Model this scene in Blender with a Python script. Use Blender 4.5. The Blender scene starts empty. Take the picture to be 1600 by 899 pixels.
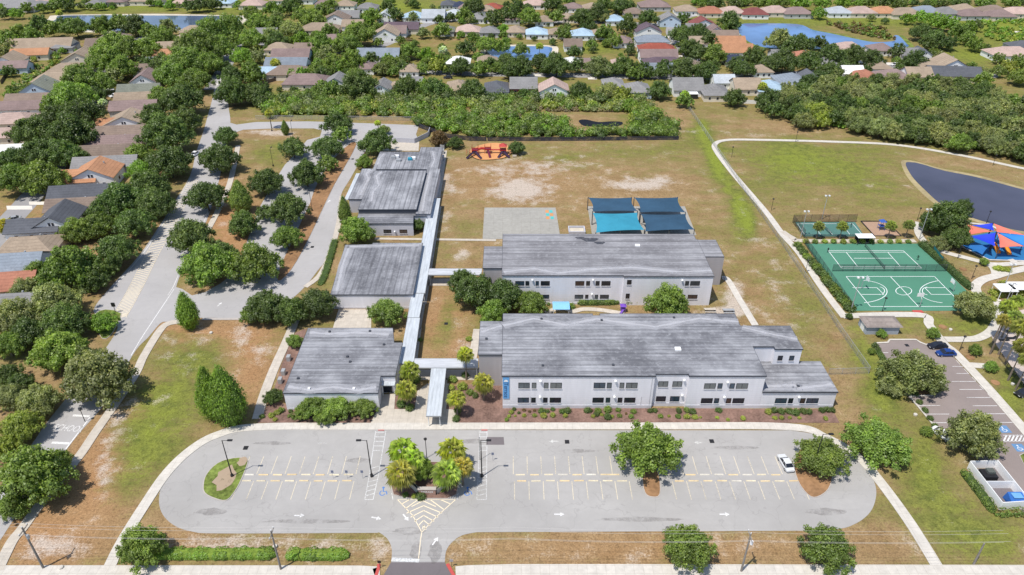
import bpy, math, random
import numpy as np
from mathutils import Vector
random.seed(7)
RNG = np.random.default_rng(11)
scene = bpy.context.scene
COL = scene.collection

# ------------------------------------------------------------------ survey
CAM_H, FPX, TILT = 106.0, 1130.0, math.radians(31.9)
S_, C_ = math.sin(TILT), math.cos(TILT)
def P(px, py, h=0.0):
    """world point of a surveyed spot at height h"""
    v = (py - 449.5) / FPX
    z = (CAM_H - h) / (S_ + v * C_)
    return Vector(((px - 800) * z / FPX, z * (C_ - v * S_), h))
def DH(py, h=0.0): return P(800, py, h).y
def SC(py, h=0.0):
    v = (py - 449.5) / FPX
    return FPX * (S_ + v * C_) / (CAM_H - h)
def XD(px, D, h=0.0):
    z = D * C_ + (CAM_H - h) * S_
    return (px - 800) * z / FPX
def HD(py, D):
    v = (py - 449.5) / FPX
    return CAM_H - D * (S_ + v * C_) / (C_ - v * S_)
def PP(pts, h=0.0): return [P(x, y, h) for x, y in pts]

# ------------------------------------------------------------------ tagging
LABELS = {}
def tag(o, label, cat, group=None, kind=None):
    o['label'] = label; o['category'] = cat
    if group: o['group'] = group
    if kind: o['kind'] = kind
    n = len(label.split())
    if n < 4 or n > 16: print('LABELLEN', n, label)
    if label in LABELS and not (group and LABELS[label] == group): print('DUPLABEL', label)
    LABELS[label] = group
    return o
def link(o): COL.objects.link(o); return o
def empty(name, loc=(0,0,0), rz=0.0):
    o = bpy.data.objects.new(name, None); link(o)
    o.location = loc; o.rotation_euler = (0, 0, rz); o.empty_display_size = 0.5
    return o
def kids(o): return [c for c in bpy.data.objects if c.parent == o]
ONES = ['', 'first','second','third','fourth','fifth','sixth','seventh','eighth','ninth','tenth','eleventh','twelfth','thirteenth','fourteenth','fifteenth','sixteenth','seventeenth','eighteenth','nineteenth']
TENS = ['', '', 'twenty','thirty','forty','fifty','sixty','seventy','eighty','ninety']
TENTH = ['', '', 'twentieth','thirtieth','fortieth','fiftieth','sixtieth','seventieth','eightieth','ninetieth']
def ordn(n):
    if n < 20: return ONES[n]
    return TENTH[n//10] if n % 10 == 0 else TENS[n//10] + '-' + ONES[n%10]

# ------------------------------------------------------------------ materials
def newmat(name):
    m = bpy.data.materials.new(name); m.use_nodes = True
    nt = m.node_tree; nt.nodes.clear()
    out = nt.nodes.new('ShaderNodeOutputMaterial')
    b = nt.nodes.new('ShaderNodeBsdfPrincipled')
    nt.links.new(b.outputs[0], out.inputs[0])
    b.inputs['Roughness'].default_value = 0.85
    b.inputs['Specular IOR Level'].default_value = 0.25
    return m, nt, b
def N(nt, t, **kw):
    n = nt.nodes.new(t)
    for k, v in kw.items(): setattr(n, k, v)
    return n
def pos(nt, scale=(1,1,1)):
    g = N(nt, 'ShaderNodeNewGeometry'); mp = N(nt, 'ShaderNodeMapping')
    mp.inputs['Scale'].default_value = scale
    nt.links.new(g.outputs['Position'], mp.inputs[0]); return mp.outputs[0]
def noise(nt, vec, scale, detail=4, rough=0.6):
    n = N(nt, 'ShaderNodeTexNoise'); n.inputs['Scale'].default_value = scale
    n.inputs['Detail'].default_value = detail; n.inputs['Roughness'].default_value = rough
    nt.links.new(vec, n.inputs['Vector']); return n.outputs['Fac']
def mrange(nt, val, a, b, c=0.0, d=1.0):
    n = N(nt, 'ShaderNodeMapRange'); nt.links.new(val, n.inputs[0])
    for i, x in enumerate((a, b, c, d)): n.inputs[i+1].default_value = x
    return n.outputs[0]
def mixc(nt, fac, a, b, mode='MIX'):
    n = N(nt, 'ShaderNodeMix', data_type='RGBA', blend_type=mode)
    if isinstance(fac, (int, float)): n.inputs[0].default_value = fac
    else: nt.links.new(fac, n.inputs[0])
    for i, c in ((6, a), (7, b)):
        if isinstance(c, (tuple, list)): n.inputs[i].default_value = (*c[:3], 1)
        else: nt.links.new(c, n.inputs[i])
    return n.outputs[2]
def math_(nt, op, a, b=0.0):
    n = N(nt, 'ShaderNodeMath', operation=op)
    for i, c in ((0, a), (1, b)):
        if isinstance(c, (int, float)): n.inputs[i].default_value = c
        else: nt.links.new(c, n.inputs[i])
    return n.outputs[0]
def bump(nt, b, h, strength=0.3, dist=0.1):
    n = N(nt, 'ShaderNodeBump'); n.inputs['Strength'].default_value = strength; n.inputs['Distance'].default_value = dist
    nt.links.new(h, n.inputs['Height']); nt.links.new(n.outputs[0], b.inputs['Normal'])
def grey(c): return (c, c, c)
def simple(name, col, var=0.12, scale=1.5, rough=0.7, metal=0.0, spec=0.3, stretch=(1,1,1)):
    m, nt, b = newmat(name)
    v = pos(nt, stretch)
    f = mrange(nt, noise(nt, v, scale, 5), 0.3, 0.7)
    f2 = mrange(nt, noise(nt, v, scale*0.13, 3), 0.35, 0.65)
    f = math_(nt, 'ADD', math_(nt, 'MULTIPLY', f, 0.5), math_(nt, 'MULTIPLY', f2, 0.5))
    c = mixc(nt, f, tuple(x*(1-var) for x in col), tuple(min(1, x*(1+var)) for x in col))
    nt.links.new(c, b.inputs['Base Color'])
    b.inputs['Roughness'].default_value = rough; b.inputs['Metallic'].default_value = metal
    b.inputs['Specular IOR Level'].default_value = spec
    return m
M = {}
def asphalt(name, col, crack=0.5, patch=0.15):
    m, nt, b = newmat(name); v = pos(nt)
    big = mrange(nt, noise(nt, v, 0.06, 5, 0.65), 0.35, 0.65)
    mid = mrange(nt, noise(nt, v, 0.5, 6, 0.7), 0.3, 0.7)
    fine = mrange(nt, noise(nt, v, 6, 3, 0.7), 0.3, 0.7)
    c = mixc(nt, big, tuple(x*(1-patch) for x in col), tuple(x*(1+patch*0.6) for x in col))
    c = mixc(nt, mid, mixc(nt, 0.5, c, tuple(x*0.86 for x in col)), c)
    c = mixc(nt, math_(nt, 'MULTIPLY', fine, 0.25), c, tuple(x*0.75 for x in col))
    # tyre streaks running with the lanes
    st = mrange(nt, noise(nt, pos(nt, (0.04, 0.9, 1)), 0.9, 4, 0.6), 0.55, 0.75)
    c = mixc(nt, math_(nt, 'MULTIPLY', st, 0.22), c, tuple(x*0.72 for x in col))
    # cracks
    vo = N(nt, 'ShaderNodeTexVoronoi', feature='DISTANCE_TO_EDGE'); vo.inputs['Scale'].default_value = 0.11
    mx = N(nt, 'ShaderNodeVectorMath', operation='ADD'); nn = N(nt, 'ShaderNodeTexNoise'); nn.inputs['Scale'].default_value = 0.4
    nt.links.new(v, nn.inputs['Vector']); sc = N(nt, 'ShaderNodeVectorMath', operation='SCALE'); sc.inputs['Scale'].default_value = 5
    nt.links.new(nn.outputs['Color'], sc.inputs[0]); nt.links.new(v, mx.inputs[0]); nt.links.new(sc.outputs[0], mx.inputs[1])
    nt.links.new(mx.outputs[0], vo.inputs['Vector'])
    cr = mrange(nt, vo.outputs['Distance'], 0.004, 0.012, crack, 0.0)
    c = mixc(nt, cr, c, tuple(x*0.55 for x in col))
    nt.links.new(c, b.inputs['Base Color']); b.inputs['Roughness'].default_value = 0.95
    b.inputs['Specular IOR Level'].default_value = 0.15
    return m
def roofmat(name, along, col=(.192,.194,.215), light=(.45,.455,.48), seam=1.3, stain=0.85):
    """weathered sheet roof with streaks: along 'x' or 'y'"""
    m, nt, b = newmat(name)
    sx = (0.035, 1.0, 1) if along == 'x' else (1.0, 0.035, 1)
    v = pos(nt, sx)
    s1 = mrange(nt, noise(nt, v, 1.1, 6, 0.7), 0.36, 0.66)
    s2 = mrange(nt, noise(nt, v, 3.5, 4, 0.7), 0.35, 0.65)
    v0 = pos(nt)
    blot = mrange(nt, noise(nt, v0, 0.09, 6, 0.65), 0.38, 0.66)
    spk = mrange(nt, noise(nt, v0, 0.9, 6, 0.8), 0.5, 0.72)
    c = mixc(nt, math_(nt, 'MULTIPLY', s1, 0.8), tuple(x*0.50 for x in col), tuple(x*1.22 for x in col))
    c = mixc(nt, math_(nt, 'MULTIPLY', s2, 0.45), c, tuple(x*0.45 for x in col))
    c = mixc(nt, math_(nt, 'MULTIPLY', math_(nt, 'MULTIPLY', blot, mrange(nt, s1, 0, 1, .35, 1)), stain), c, light)
    c = mixc(nt, math_(nt, 'MULTIPLY', spk, 0.5), c, light)
    # lap seams
    w = N(nt, 'ShaderNodeTexWave', wave_type='BANDS', bands_direction='Y' if along == 'x' else 'X')
    w.inputs['Scale'].default_value = 0.314/seam; w.inputs['Distortion'].default_value = 0.6; w.inputs['Detail'].default_value = 2
    w.inputs['Detail Scale'].default_value = 0.15
    nt.links.new(v0, w.inputs['Vector'])
    sm = mrange(nt, w.outputs['Fac'], 0.76, 0.98, 0.0, 0.40)
    c = mixc(nt, sm, c, tuple(x*0.4 for x in col))
    nt.links.new(c, b.inputs['Base Color']); b.inputs['Roughness'].default_value = 0.8
    bump(nt, b, s1, 0.25, 0.05)
    return m
def objcol(name, var=0.2, scale=2.0, rough=0.85, seam=0.0, spec=0.2):
    m, nt, b = newmat(name)
    oi = N(nt, 'ShaderNodeObjectInfo'); v = pos(nt)
    f = mrange(nt, noise(nt, v, scale, 5, 0.7), 0.3, 0.7, 1-var, 1+var)
    f2 = mrange(nt, noise(nt, v, scale*0.15, 3), 0.35, 0.65, 1-var*0.6, 1+var*0.6)
    ff = math_(nt, 'MULTIPLY', f, f2)
    if seam:
        g = N(nt, 'ShaderNodeNewGeometry'); sp = N(nt, 'ShaderNodeSeparateXYZ'); nt.links.new(g.outputs['Position'], sp.inputs[0])
        w = math_(nt, 'FRACT', math_(nt, 'MULTIPLY', sp.outputs[2], 1/seam))
        ff = math_(nt, 'MULTIPLY', ff, mrange(nt, w, 0.0, 0.25, 0.72, 1.0))
    vm = N(nt, 'ShaderNodeVectorMath', operation='SCALE'); nt.links.new(oi.outputs['Color'], vm.inputs[0]); nt.links.new(ff, vm.inputs['Scale'])
    nt.links.new(vm.outputs[0], b.inputs['Base Color']); b.inputs['Roughness'].default_value = rough
    b.inputs['Specular IOR Level'].default_value = spec
    return m
def leafmat(name, source='object', trans=0.40):
    m = bpy.data.materials.new(name); m.use_nodes = True; nt = m.node_tree; nt.nodes.clear()
    out = N(nt, 'ShaderNodeOutputMaterial')
    if source == 'object':
        oi = N(nt, 'ShaderNodeObjectInfo'); base = oi.outputs['Color']
    else:
        a0 = N(nt, 'ShaderNodeAttribute'); a0.attribute_name = 'col'; base = a0.outputs['Color']
    at = N(nt, 'ShaderNodeAttribute'); at.attribute_name = 'tint'
    t = at.outputs['Fac']
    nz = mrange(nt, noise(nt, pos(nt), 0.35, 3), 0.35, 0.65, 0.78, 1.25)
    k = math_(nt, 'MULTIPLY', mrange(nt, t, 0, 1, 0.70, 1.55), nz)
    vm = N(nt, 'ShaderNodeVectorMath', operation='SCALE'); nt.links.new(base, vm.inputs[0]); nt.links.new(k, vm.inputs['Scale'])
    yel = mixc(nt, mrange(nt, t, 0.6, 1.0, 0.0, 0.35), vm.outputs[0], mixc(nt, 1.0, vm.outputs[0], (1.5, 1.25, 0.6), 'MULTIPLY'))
    d = N(nt, 'ShaderNodeBsdfDiffuse'); tr = N(nt, 'ShaderNodeBsdfTranslucent'); gl = N(nt, 'ShaderNodeBsdfGlossy')
    gl.inputs['Roughness'].default_value = 0.5; gl.inputs['Color'].default_value = (1, 1, 1, 1)
    nt.links.new(yel, d.inputs[0]); nt.links.new(mixc(nt, 1.0, yel, (1.1, 1.3, 0.5), 'MULTIPLY'), tr.inputs[0])
    mx = N(nt, 'ShaderNodeMixShader'); mx.inputs[0].default_value = trans
    nt.links.new(d.outputs[0], mx.inputs[1]); nt.links.new(tr.outputs[0], mx.inputs[2])
    m2 = N(nt, 'ShaderNodeMixShader'); m2.inputs[0].default_value = 0.03
    nt.links.new(mx.outputs[0], m2.inputs[1]); nt.links.new(gl.outputs[0], m2.inputs[2])
    nt.links.new(m2.outputs[0], out.inputs[0])
    return m
def meshfence(name, col, alpha):
    m = bpy.data.materials.new(name); m.use_nodes = True; nt = m.node_tree; nt.nodes.clear()
    out = N(nt, 'ShaderNodeOutputMaterial'); b = N(nt, 'ShaderNodeBsdfPrincipled'); t = N(nt, 'ShaderNodeBsdfTransparent')
    b.inputs['Roughness'].default_value = 0.6
    v = pos(nt); f = mrange(nt, noise(nt, v, 0.5, 4), 0.3, 0.7, alpha*0.75, alpha*1.2)
    b.inputs['Base Color'].default_value = (*col, 1)
    mx = N(nt, 'ShaderNodeMixShader'); nt.links.new(f, mx.inputs[0])
    nt.links.new(t.outputs[0], mx.inputs[1]); nt.links.new(b.outputs[0], mx.inputs[2]); nt.links.new(mx.outputs[0], out.inputs[0])
    return m
def worn(name, col, keep=0.75, scale=3.0, cap=None):
    """paint worn through: transparent where the paint has gone"""
    m = bpy.data.materials.new(name); m.use_nodes = True; nt = m.node_tree; nt.nodes.clear()
    out = N(nt, 'ShaderNodeOutputMaterial'); b = N(nt, 'ShaderNodeBsdfPrincipled'); t = N(nt, 'ShaderNodeBsdfTransparent')
    b.inputs['Roughness'].default_value = 0.8; b.inputs['Base Color'].default_value = (*col, 1)
    v = pos(nt); n1 = noise(nt, v, scale, 5, 0.75); n2 = noise(nt, v, 0.12, 3)
    s = math_(nt, 'ADD', n1, math_(nt, 'MULTIPLY', n2, 0.6))
    f = mrange(nt, s, 0.80-0.35*keep, 1.05-0.35*keep, 0.25*keep if cap is None else 0, min(1, 0.6+0.4*keep) if cap is None else cap)
    mx = N(nt, 'ShaderNodeMixShader'); nt.links.new(f, mx.inputs[0])
    nt.links.new(t.outputs[0], mx.inputs[1]); nt.links.new(b.outputs[0], mx.inputs[2]); nt.links.new(mx.outputs[0], out.inputs[0])
    return m
def watermat(name, col, scale=0.3, spec=0.5):
    m, nt, b = newmat(name); v = pos(nt)
    f = mrange(nt, noise(nt, v, 0.03, 3), 0.35, 0.65)
    nt.links.new(mixc(nt, f, tuple(x*0.75 for x in col), tuple(x*1.2 for x in col)), b.inputs['Base Color'])
    b.inputs['Roughness'].default_value = 0.08; b.inputs['IOR'].default_value = 1.33
    b.inputs['Specular IOR Level'].default_value = spec
    bump(nt, b, noise(nt, v, 1.2, 4), 0.12, 0.05); return m

M['asphalt'] = asphalt('pale_worn_asphalt', (.385,.37,.355), .25, .14)
M['avenue'] = asphalt('avenue_asphalt', (.40,.385,.38), .2, .1)
M['dark_asphalt'] = asphalt('dark_asphalt', (.17,.15,.155), .2)
M['mauve_asphalt'] = asphalt('mauve_asphalt', (.27,.225,.21), .15)
M['street'] = asphalt('street_asphalt', (.3,.29,.29), .2)
def concrete(name, col, joint=1.6):
    m, nt, b = newmat(name); v = pos(nt)
    f = mrange(nt, noise(nt, v, 0.8, 6, 0.7), 0.3, 0.7); g = mrange(nt, noise(nt, v, 0.08, 3), 0.35, 0.65)
    c = mixc(nt, f, tuple(x*0.82 for x in col), tuple(min(.9, x*1.08) for x in col)); c = mixc(nt, math_(nt,'MULTIPLY',g,.25), c, tuple(x*0.7 for x in col))
    br = N(nt, 'ShaderNodeTexBrick'); br.offset = 0.0; br.inputs['Scale'].default_value = 1.0
    br.inputs['Brick Width'].default_value = joint; br.inputs['Row Height'].default_value = joint; br.inputs['Mortar Size'].default_value = 0.05
    br.inputs['Color1'].default_value = (1,1,1,1); br.inputs['Color2'].default_value = (.94,.94,.94,1); br.inputs['Mortar'].default_value = (.84,.83,.82,1)
    nt.links.new(v, br.inputs['Vector'])
    nt.links.new(mixc(nt, 1.0, c, br.outputs['Color'], 'MULTIPLY'), b.inputs['Base Color']); return m
M['concrete'] = concrete('concrete', (.54,.485,.415))
M['white_concrete'] = concrete('new_white_concrete', (.60,.56,.50))
M['court_concrete'] = concrete('old_court_concrete', (.36,.345,.31), 3.0)
M['wall'] = None
def siding(name, col, pitch=0.6):
    m, nt, b = newmat(name); v = pos(nt)
    g = N(nt, 'ShaderNodeSeparateXYZ'); nt.links.new(v, g.inputs[0])
    w = math_(nt, 'FRACT', math_(nt, 'MULTIPLY', g.outputs[2], 1/pitch))
    ln = mrange(nt, w, 0.0, 0.10, 0.88, 1.0)
    st = mrange(nt, noise(nt, pos(nt, (1,1,.12)), 0.9, 4), 0.3, 0.7, 0.93, 1.04)
    vm = N(nt, 'ShaderNodeVectorMath', operation='SCALE'); vm.inputs[0].default_value = col
    nt.links.new(math_(nt, 'MULTIPLY', ln, st), vm.inputs['Scale']); nt.links.new(vm.outputs[0], b.inputs['Base Color'])
    b.inputs['Roughness'].default_value = 0.7; return m
M['wall'] = siding('pale_siding', (.74,.73,.765))
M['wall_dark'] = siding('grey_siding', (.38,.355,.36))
M['wall_mid'] = siding('mid_grey_siding', (.50,.50,.55))
M['plinth'] = simple('plinth_paint', (.60,.59,.62))
M['roof_x'] = roofmat('weathered_roof_east_west', 'x')
M['roof_y'] = roofmat('weathered_roof_north_south', 'y', seam=1.6)
M['roof_mid'] = roofmat('weathered_roof_smooth', 'x', (.25,.245,.262), (.44,.44,.46), 3.5, 0.6)
M['fascia'] = simple('fascia_dark', (.06,.065,.08))
def canopy(name, col, seam, axis):
    m, nt, b = newmat(name); v = pos(nt)
    s = N(nt, 'ShaderNodeSeparateXYZ'); nt.links.new(v, s.inputs[0])
    w = math_(nt, 'FRACT', math_(nt, 'MULTIPLY', s.outputs[axis], 1/seam)); ln = mrange(nt, w, 0, .3, .82, 1.0)
    n_ = mrange(nt, noise(nt, pos(nt, (1,.15,1) if axis == 0 else (.15,1,1)), 1.2, 5, .7), .3, .7, .72, 1.08)
    vm = N(nt, 'ShaderNodeVectorMath', operation='SCALE'); vm.inputs[0].default_value = col; nt.links.new(math_(nt, 'MULTIPLY', ln, n_), vm.inputs['Scale'])
    nt.links.new(vm.outputs[0], b.inputs['Base Color']); b.inputs['Roughness'].default_value = .45; return m
M['canopy_steel'] = canopy('pale_blue_steel', (.53,.565,.60), .75, 0)
M['canopy_steel_x'] = canopy('pale_steel', (.54,.555,.585), .9, 1)
M['roof_soft'] = worn('soft_roof_deposit', (.50,.50,.53), .8, .8, .40)
M['cricket'] = worn('white_roof_deposit', (.56,.56,.59), 0.9, .7, .55)
M['glass'] = simple('dark_window_glass', (.018,.022,.032), .4, .6, .12, 0, .6)
M['glass_b'] = simple('bluish_window_glass', (.03,.05,.075), .5, .5, .08, 0, .8); M['glass_r'] = simple('brownish_window_glass', (.06,.04,.035), .4, .6, .15, 0, .5); M['blind_b'] = simple('window_half_blinds', (.10,.115,.125), .5, 1.5, .3)
M['blind'] = simple('window_with_blinds', (.16,.17,.17), .2, 3, .4)
M['frame'] = simple('window_frame_paint', (.52,.52,.54))
M['white'] = simple('white_paint', (.80,.80,.80), .06)
M['paint_white'] = worn('worn_white_paint', (.74,.73,.72), .75)
M['paint_old'] = worn('old_white_paint', (.66,.65,.62), .55)
M['paint_yellow'] = worn('worn_yellow_paint', (.68,.60,.45), .68)
M['paint_cream'] = worn('cream_paint', (.74,.64,.47), .95)
M['paint_red'] = worn('red_paint', (.45,.07,.06), 1.0)
M['paint_blue'] = worn('blue_paint', (.08,.20,.50), .9)
M['stopbar'] = objcol('wheel_stop_paint', .2, 4)
M['black'] = simple('black_metal', (.02,.02,.022), .2, 2, .5)
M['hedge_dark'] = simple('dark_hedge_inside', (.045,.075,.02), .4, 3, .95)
M['bank'] = simple('pond_bank_soil', (.33,.27,.15), .3, .6, .95, 0, .1)
M['hedge_inside'] = simple('hedge_inside', (.15,.215,.03), .4, 3, .95)
M['galv'] = simple('galvanised_steel', (.42,.43,.44), .1, 3, .5, .3)
M['wood_pole'] = simple('weathered_pole', (.22,.20,.18), .25, 3, .9, 0, .2, (6,6,.5))
M['bark'] = simple('bark', (.11,.085,.065), .35, 4, .95, 0, .1)
M['palmbark'] = simple('palm_bark', (.2,.165,.13), .35, 6, .95, 0, .1)
M['leaf'] = leafmat('foliage')
M['leafcol'] = leafmat('foliage_mixed', 'attr')
M['paintcol'] = objcol('painted_surface', .05, 1.0, .35, 0, .5)
M['shingle'] = objcol('roof_shingle', .16, 1.6, .9, .5)
M['housewall'] = objcol('house_wall', .05, .8, .85)
M['clear'] = simple('white_light_dome', (.85,.85,.85), .04)
M['kerb'] = simple('kerb_concrete', (.42,.38,.35), .15)
M['mulch'] = simple('red_brown_mulch', (.20,.125,.10), .5, 2.2, .95, 0, .1)
M['pine'] = simple('rust_brown_straw', (.27,.155,.08), .4, 1.3, .95, 0, .1)
M['turf'] = simple('island_grass', (.15,.19,.045), .75, 1.6, .95, 0, .1)
M['sand'] = simple('pale_sand', (.52,.47,.38), .2, 1.0, .95, 0, .1)
M['sandy_soil'] = worn('bare_sandy_soil', (.40,.30,.21), .9, .8, .85)
M['water_blue'] = watermat('blue_pond_water', (.10,.19,.38), spec=.4)
M['water_mid'] = watermat('grey_blue_pond_water', (.10,.14,.22), spec=.6)
M['water_slate'] = watermat('slate_pond_water', (.064,.062,.090), spec=.8)
M['water_dark'] = watermat('dark_pool_water', (.012,.012,.014), spec=.05)
M['court_green'] = asphalt('green_court_paint', (.085,.235,.160), 0, .12)
M['court_dark'] = asphalt('dark_green_court_paint', (.09,.19,.165), 0, .1)
M['orange'] = simple('orange_safety_surface', (.56,.27,.11), .15, .6)
M['sail_navy'] = simple('navy_sail', (.028,.072,.125), .2, .4, .75)
M['sail_teal'] = simple('teal_sail', (.035,.25,.36), .15, .4, .75)
M['brick'] = None
def brick(name):
    m, nt, b = newmat(name); br = N(nt, 'ShaderNodeTexBrick'); br.inputs['Scale'].default_value = 3
    br.inputs['Color1'].default_value = (.30,.17,.13,1); br.inputs['Color2'].default_value = (.38,.24,.19,1); br.inputs['Mortar'].default_value = (.45,.4,.36,1)
    nt.links.new(pos(nt), br.inputs['Vector']); nt.links.new(br.outputs['Color'], b.inputs['Base Color']); return m
M['brick'] = brick('brick')
M['chain_grey'] = meshfence('chain_link_grey', (.40,.40,.38), .30)
M['chain_dark'] = meshfence('chain_link_dark', (.02,.03,.035), .45)
M['chain_black'] = meshfence('windscreen_mesh', (.03,.03,.045), .9)

# ------------------------------------------------------------------ mesh builder
class MB:
    def __init__(s): s.v = []; s.f = []
    def add(s, vs, fs):
        n = len(s.v); s.v += [tuple(v) for v in vs]; s.f += [tuple(i+n for i in f) for f in fs]; return s
    def box(s, x0, x1, y0, y1, z0, z1):
        return s.add([(x0,y0,z0),(x1,y0,z0),(x1,y1,z0),(x0,y1,z0),(x0,y0,z1),(x1,y0,z1),(x1,y1,z1),(x0,y1,z1)],
                     [(0,3,2,1),(4,5,6,7),(0,1,5,4),(1,2,6,5),(2,3,7,6),(3,0,4,7)])
    def obox(s, c, ux, lx, ly, lz, z0=0.0):
        """box centred at c (x,y), x axis along unit ux, sizes lx ly lz, bottom at z0"""
        ux = Vector((ux[0], ux[1], 0)).normalized(); uy = Vector((-ux.y, ux.x, 0)); c = Vector((c[0], c[1], 0))
        q = [c + ux*a*lx/2 + uy*b*ly/2 for a, b in ((-1,-1),(1,-1),(1,1),(-1,1))]
        return s.add([(p.x,p.y,z0) for p in q]+[(p.x,p.y,z0+lz) for p in q],
                     [(0,3,2,1),(4,5,6,7),(0,1,5,4),(1,2,6,5),(2,3,7,6),(3,0,4,7)])
    def prism(s, pts, z0, z1, bottom=False):
        pts = [(p[0], p[1]) for p in pts]
        a = sum(pts[i][0]*pts[(i+1)%len(pts)][1]-pts[(i+1)%len(pts)][0]*pts[i][1] for i in range(len(pts)))
        if a < 0: pts = pts[::-1]
        n = len(pts)
        fs = [tuple(range(n, 2*n))] + [(i, (i+1)%n, n+(i+1)%n, n+i) for i in range(n)]
        if bottom: fs.append(tuple(range(n))[::-1])
        return s.add([(x,y,z0) for x,y in pts]+[(x,y,z1) for x,y in pts], fs)
    def sheet(s, pts, z):
        pts = [(p[0], p[1]) for p in pts]
        a = sum(pts[i][0]*pts[(i+1)%len(pts)][1]-pts[(i+1)%len(pts)][0]*pts[i][1] for i in range(len(pts)))
        if a < 0: pts = pts[::-1]
        return s.add([(x,y,z) for x,y in pts], [tuple(range(len(pts)))])
    def ribbon(s, pts, w, z, thick=0.0):
        pts = [Vector((p[0], p[1], 0)) for p in pts]; L = []; R = []
        for i, p in enumerate(pts):
            a = pts[max(0,i-1)]; b = pts[min(len(pts)-1,i+1)]; d = (b-a).normalized(); n = Vector((-d.y, d.x, 0))
            ww = w[i] if isinstance(w, (list, tuple)) else w
            L.append(p+n*ww/2); R.append(p-n*ww/2)
        k = len(pts)
        vs = [(p.x,p.y,z) for p in L]+[(p.x,p.y,z) for p in R]
        fs = [(k+i, k+i+1, i+1, i) for i in range(k-1)]
        if thick:
            vs += [(p.x,p.y,z-thick) for p in L]+[(p.x,p.y,z-thick) for p in R]
            fs += [(i, i+1, 2*k+i+1, 2*k+i) for i in range(k-1)] + [(k+i+1, k+i, 3*k+i, 3*k+i+1) for i in range(k-1)]
            fs += [(0, 2*k, 3*k, k), (k-1, 2*k-1, 4*k-1, 3*k-1)]
        return s.add(vs, fs)
    def tube(s, path, r, n=6, cap=True):
        path = [Vector(p) for p in path]; base = len(s.v); vs = []; fs = []
        for i, p in enumerate(path):
            a = path[max(0,i-1)]; b = path[min(len(path)-1,i+1)]; d = (b-a).normalized()
            u = d.cross(Vector((0,0,1)));
            if u.length < 1e-3: u = Vector((1,0,0))
            u.normalize(); w = d.cross(u); rr = r[i] if isinstance(r, (list, tuple)) else r
            for k in range(n):
                t = 2*math.pi*k/n; vs.append(p + (u*math.cos(t)+w*math.sin(t))*rr)
        for i in range(len(path)-1):
            for k in range(n):
                fs.append((i*n+k, i*n+(k+1)%n, (i+1)*n+(k+1)%n, (i+1)*n+k))
        if cap: fs += [tuple(range(n))[::-1], tuple(range((len(path)-1)*n, len(path)*n))]
        return s.add(vs, fs)
    def lathe(s, c, prof, n=12):
        vs = []; fs = []
        for r, z in prof:
            for k in range(n):
                t = 2*math.pi*k/n; vs.append((c[0]+r*math.cos(t), c[1]+r*math.sin(t), c[2]+z))
        for i in range(len(prof)-1):
            for k in range(n): fs.append((i*n+k, i*n+(k+1)%n, (i+1)*n+(k+1)%n, (i+1)*n+k))
        fs += [tuple(range(n))[::-1], tuple(range((len(prof)-1)*n, len(prof)*n))]
        return s.add(vs, fs)
    def build(s, name, mat, parent=None, base=None, smooth=False):
        if base is None:
            base = parent.location if parent is not None and parent.rotation_euler[2] == 0 else Vector((0,0,0))
            if parent is None and s.v:
                xs = [v[0] for v in s.v]; ys = [v[1] for v in s.v]; zs = [v[2] for v in s.v]
                base = Vector(((min(xs)+max(xs))/2, (min(ys)+max(ys))/2, min(zs)))
        base = Vector(base)
        me = bpy.data.meshes.new(name); me.from_pydata([(v[0]-base.x, v[1]-base.y, v[2]-base.z) for v in s.v], [], s.f)
        me.materials.append(M[mat] if isinstance(mat, str) else mat)
        if smooth: me.polygons.foreach_set('use_smooth', [True]*len(me.polygons))
        me.update()
        o = bpy.data.objects.new(name, me); link(o)
        if parent is not None: o.parent = parent
        else: o.location = base
        return o
def local(name, mb, mat, parent, smooth=False): return mb.build(name, mat, parent, base=(0,0,0), smooth=smooth)
def cr(pts, n=6, closed=False):
    """catmull-rom through surveyed points"""
    pts = [Vector(p[:2]) for p in pts]; out = []; k = len(pts)
    rng = range(k) if closed else range(k-1)
    for i in rng:
        if closed: a, b, c, d = pts[i-1], pts[i], pts[(i+1)%k], pts[(i+2)%k]
        else: a, b, c, d = pts[max(0,i-1)], pts[i], pts[i+1], pts[min(k-1,i+2)]
        for j in range(n):
            t = j/n
            out.append(0.5*((2*b)+(c-a)*t+(2*a-5*b+4*c-d)*t*t+(3*b-a-3*c+d)*t**3))
    if not closed: out.append(pts[-1])
    return out
def struct(o): o['kind'] = 'structure'; return o

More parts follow.
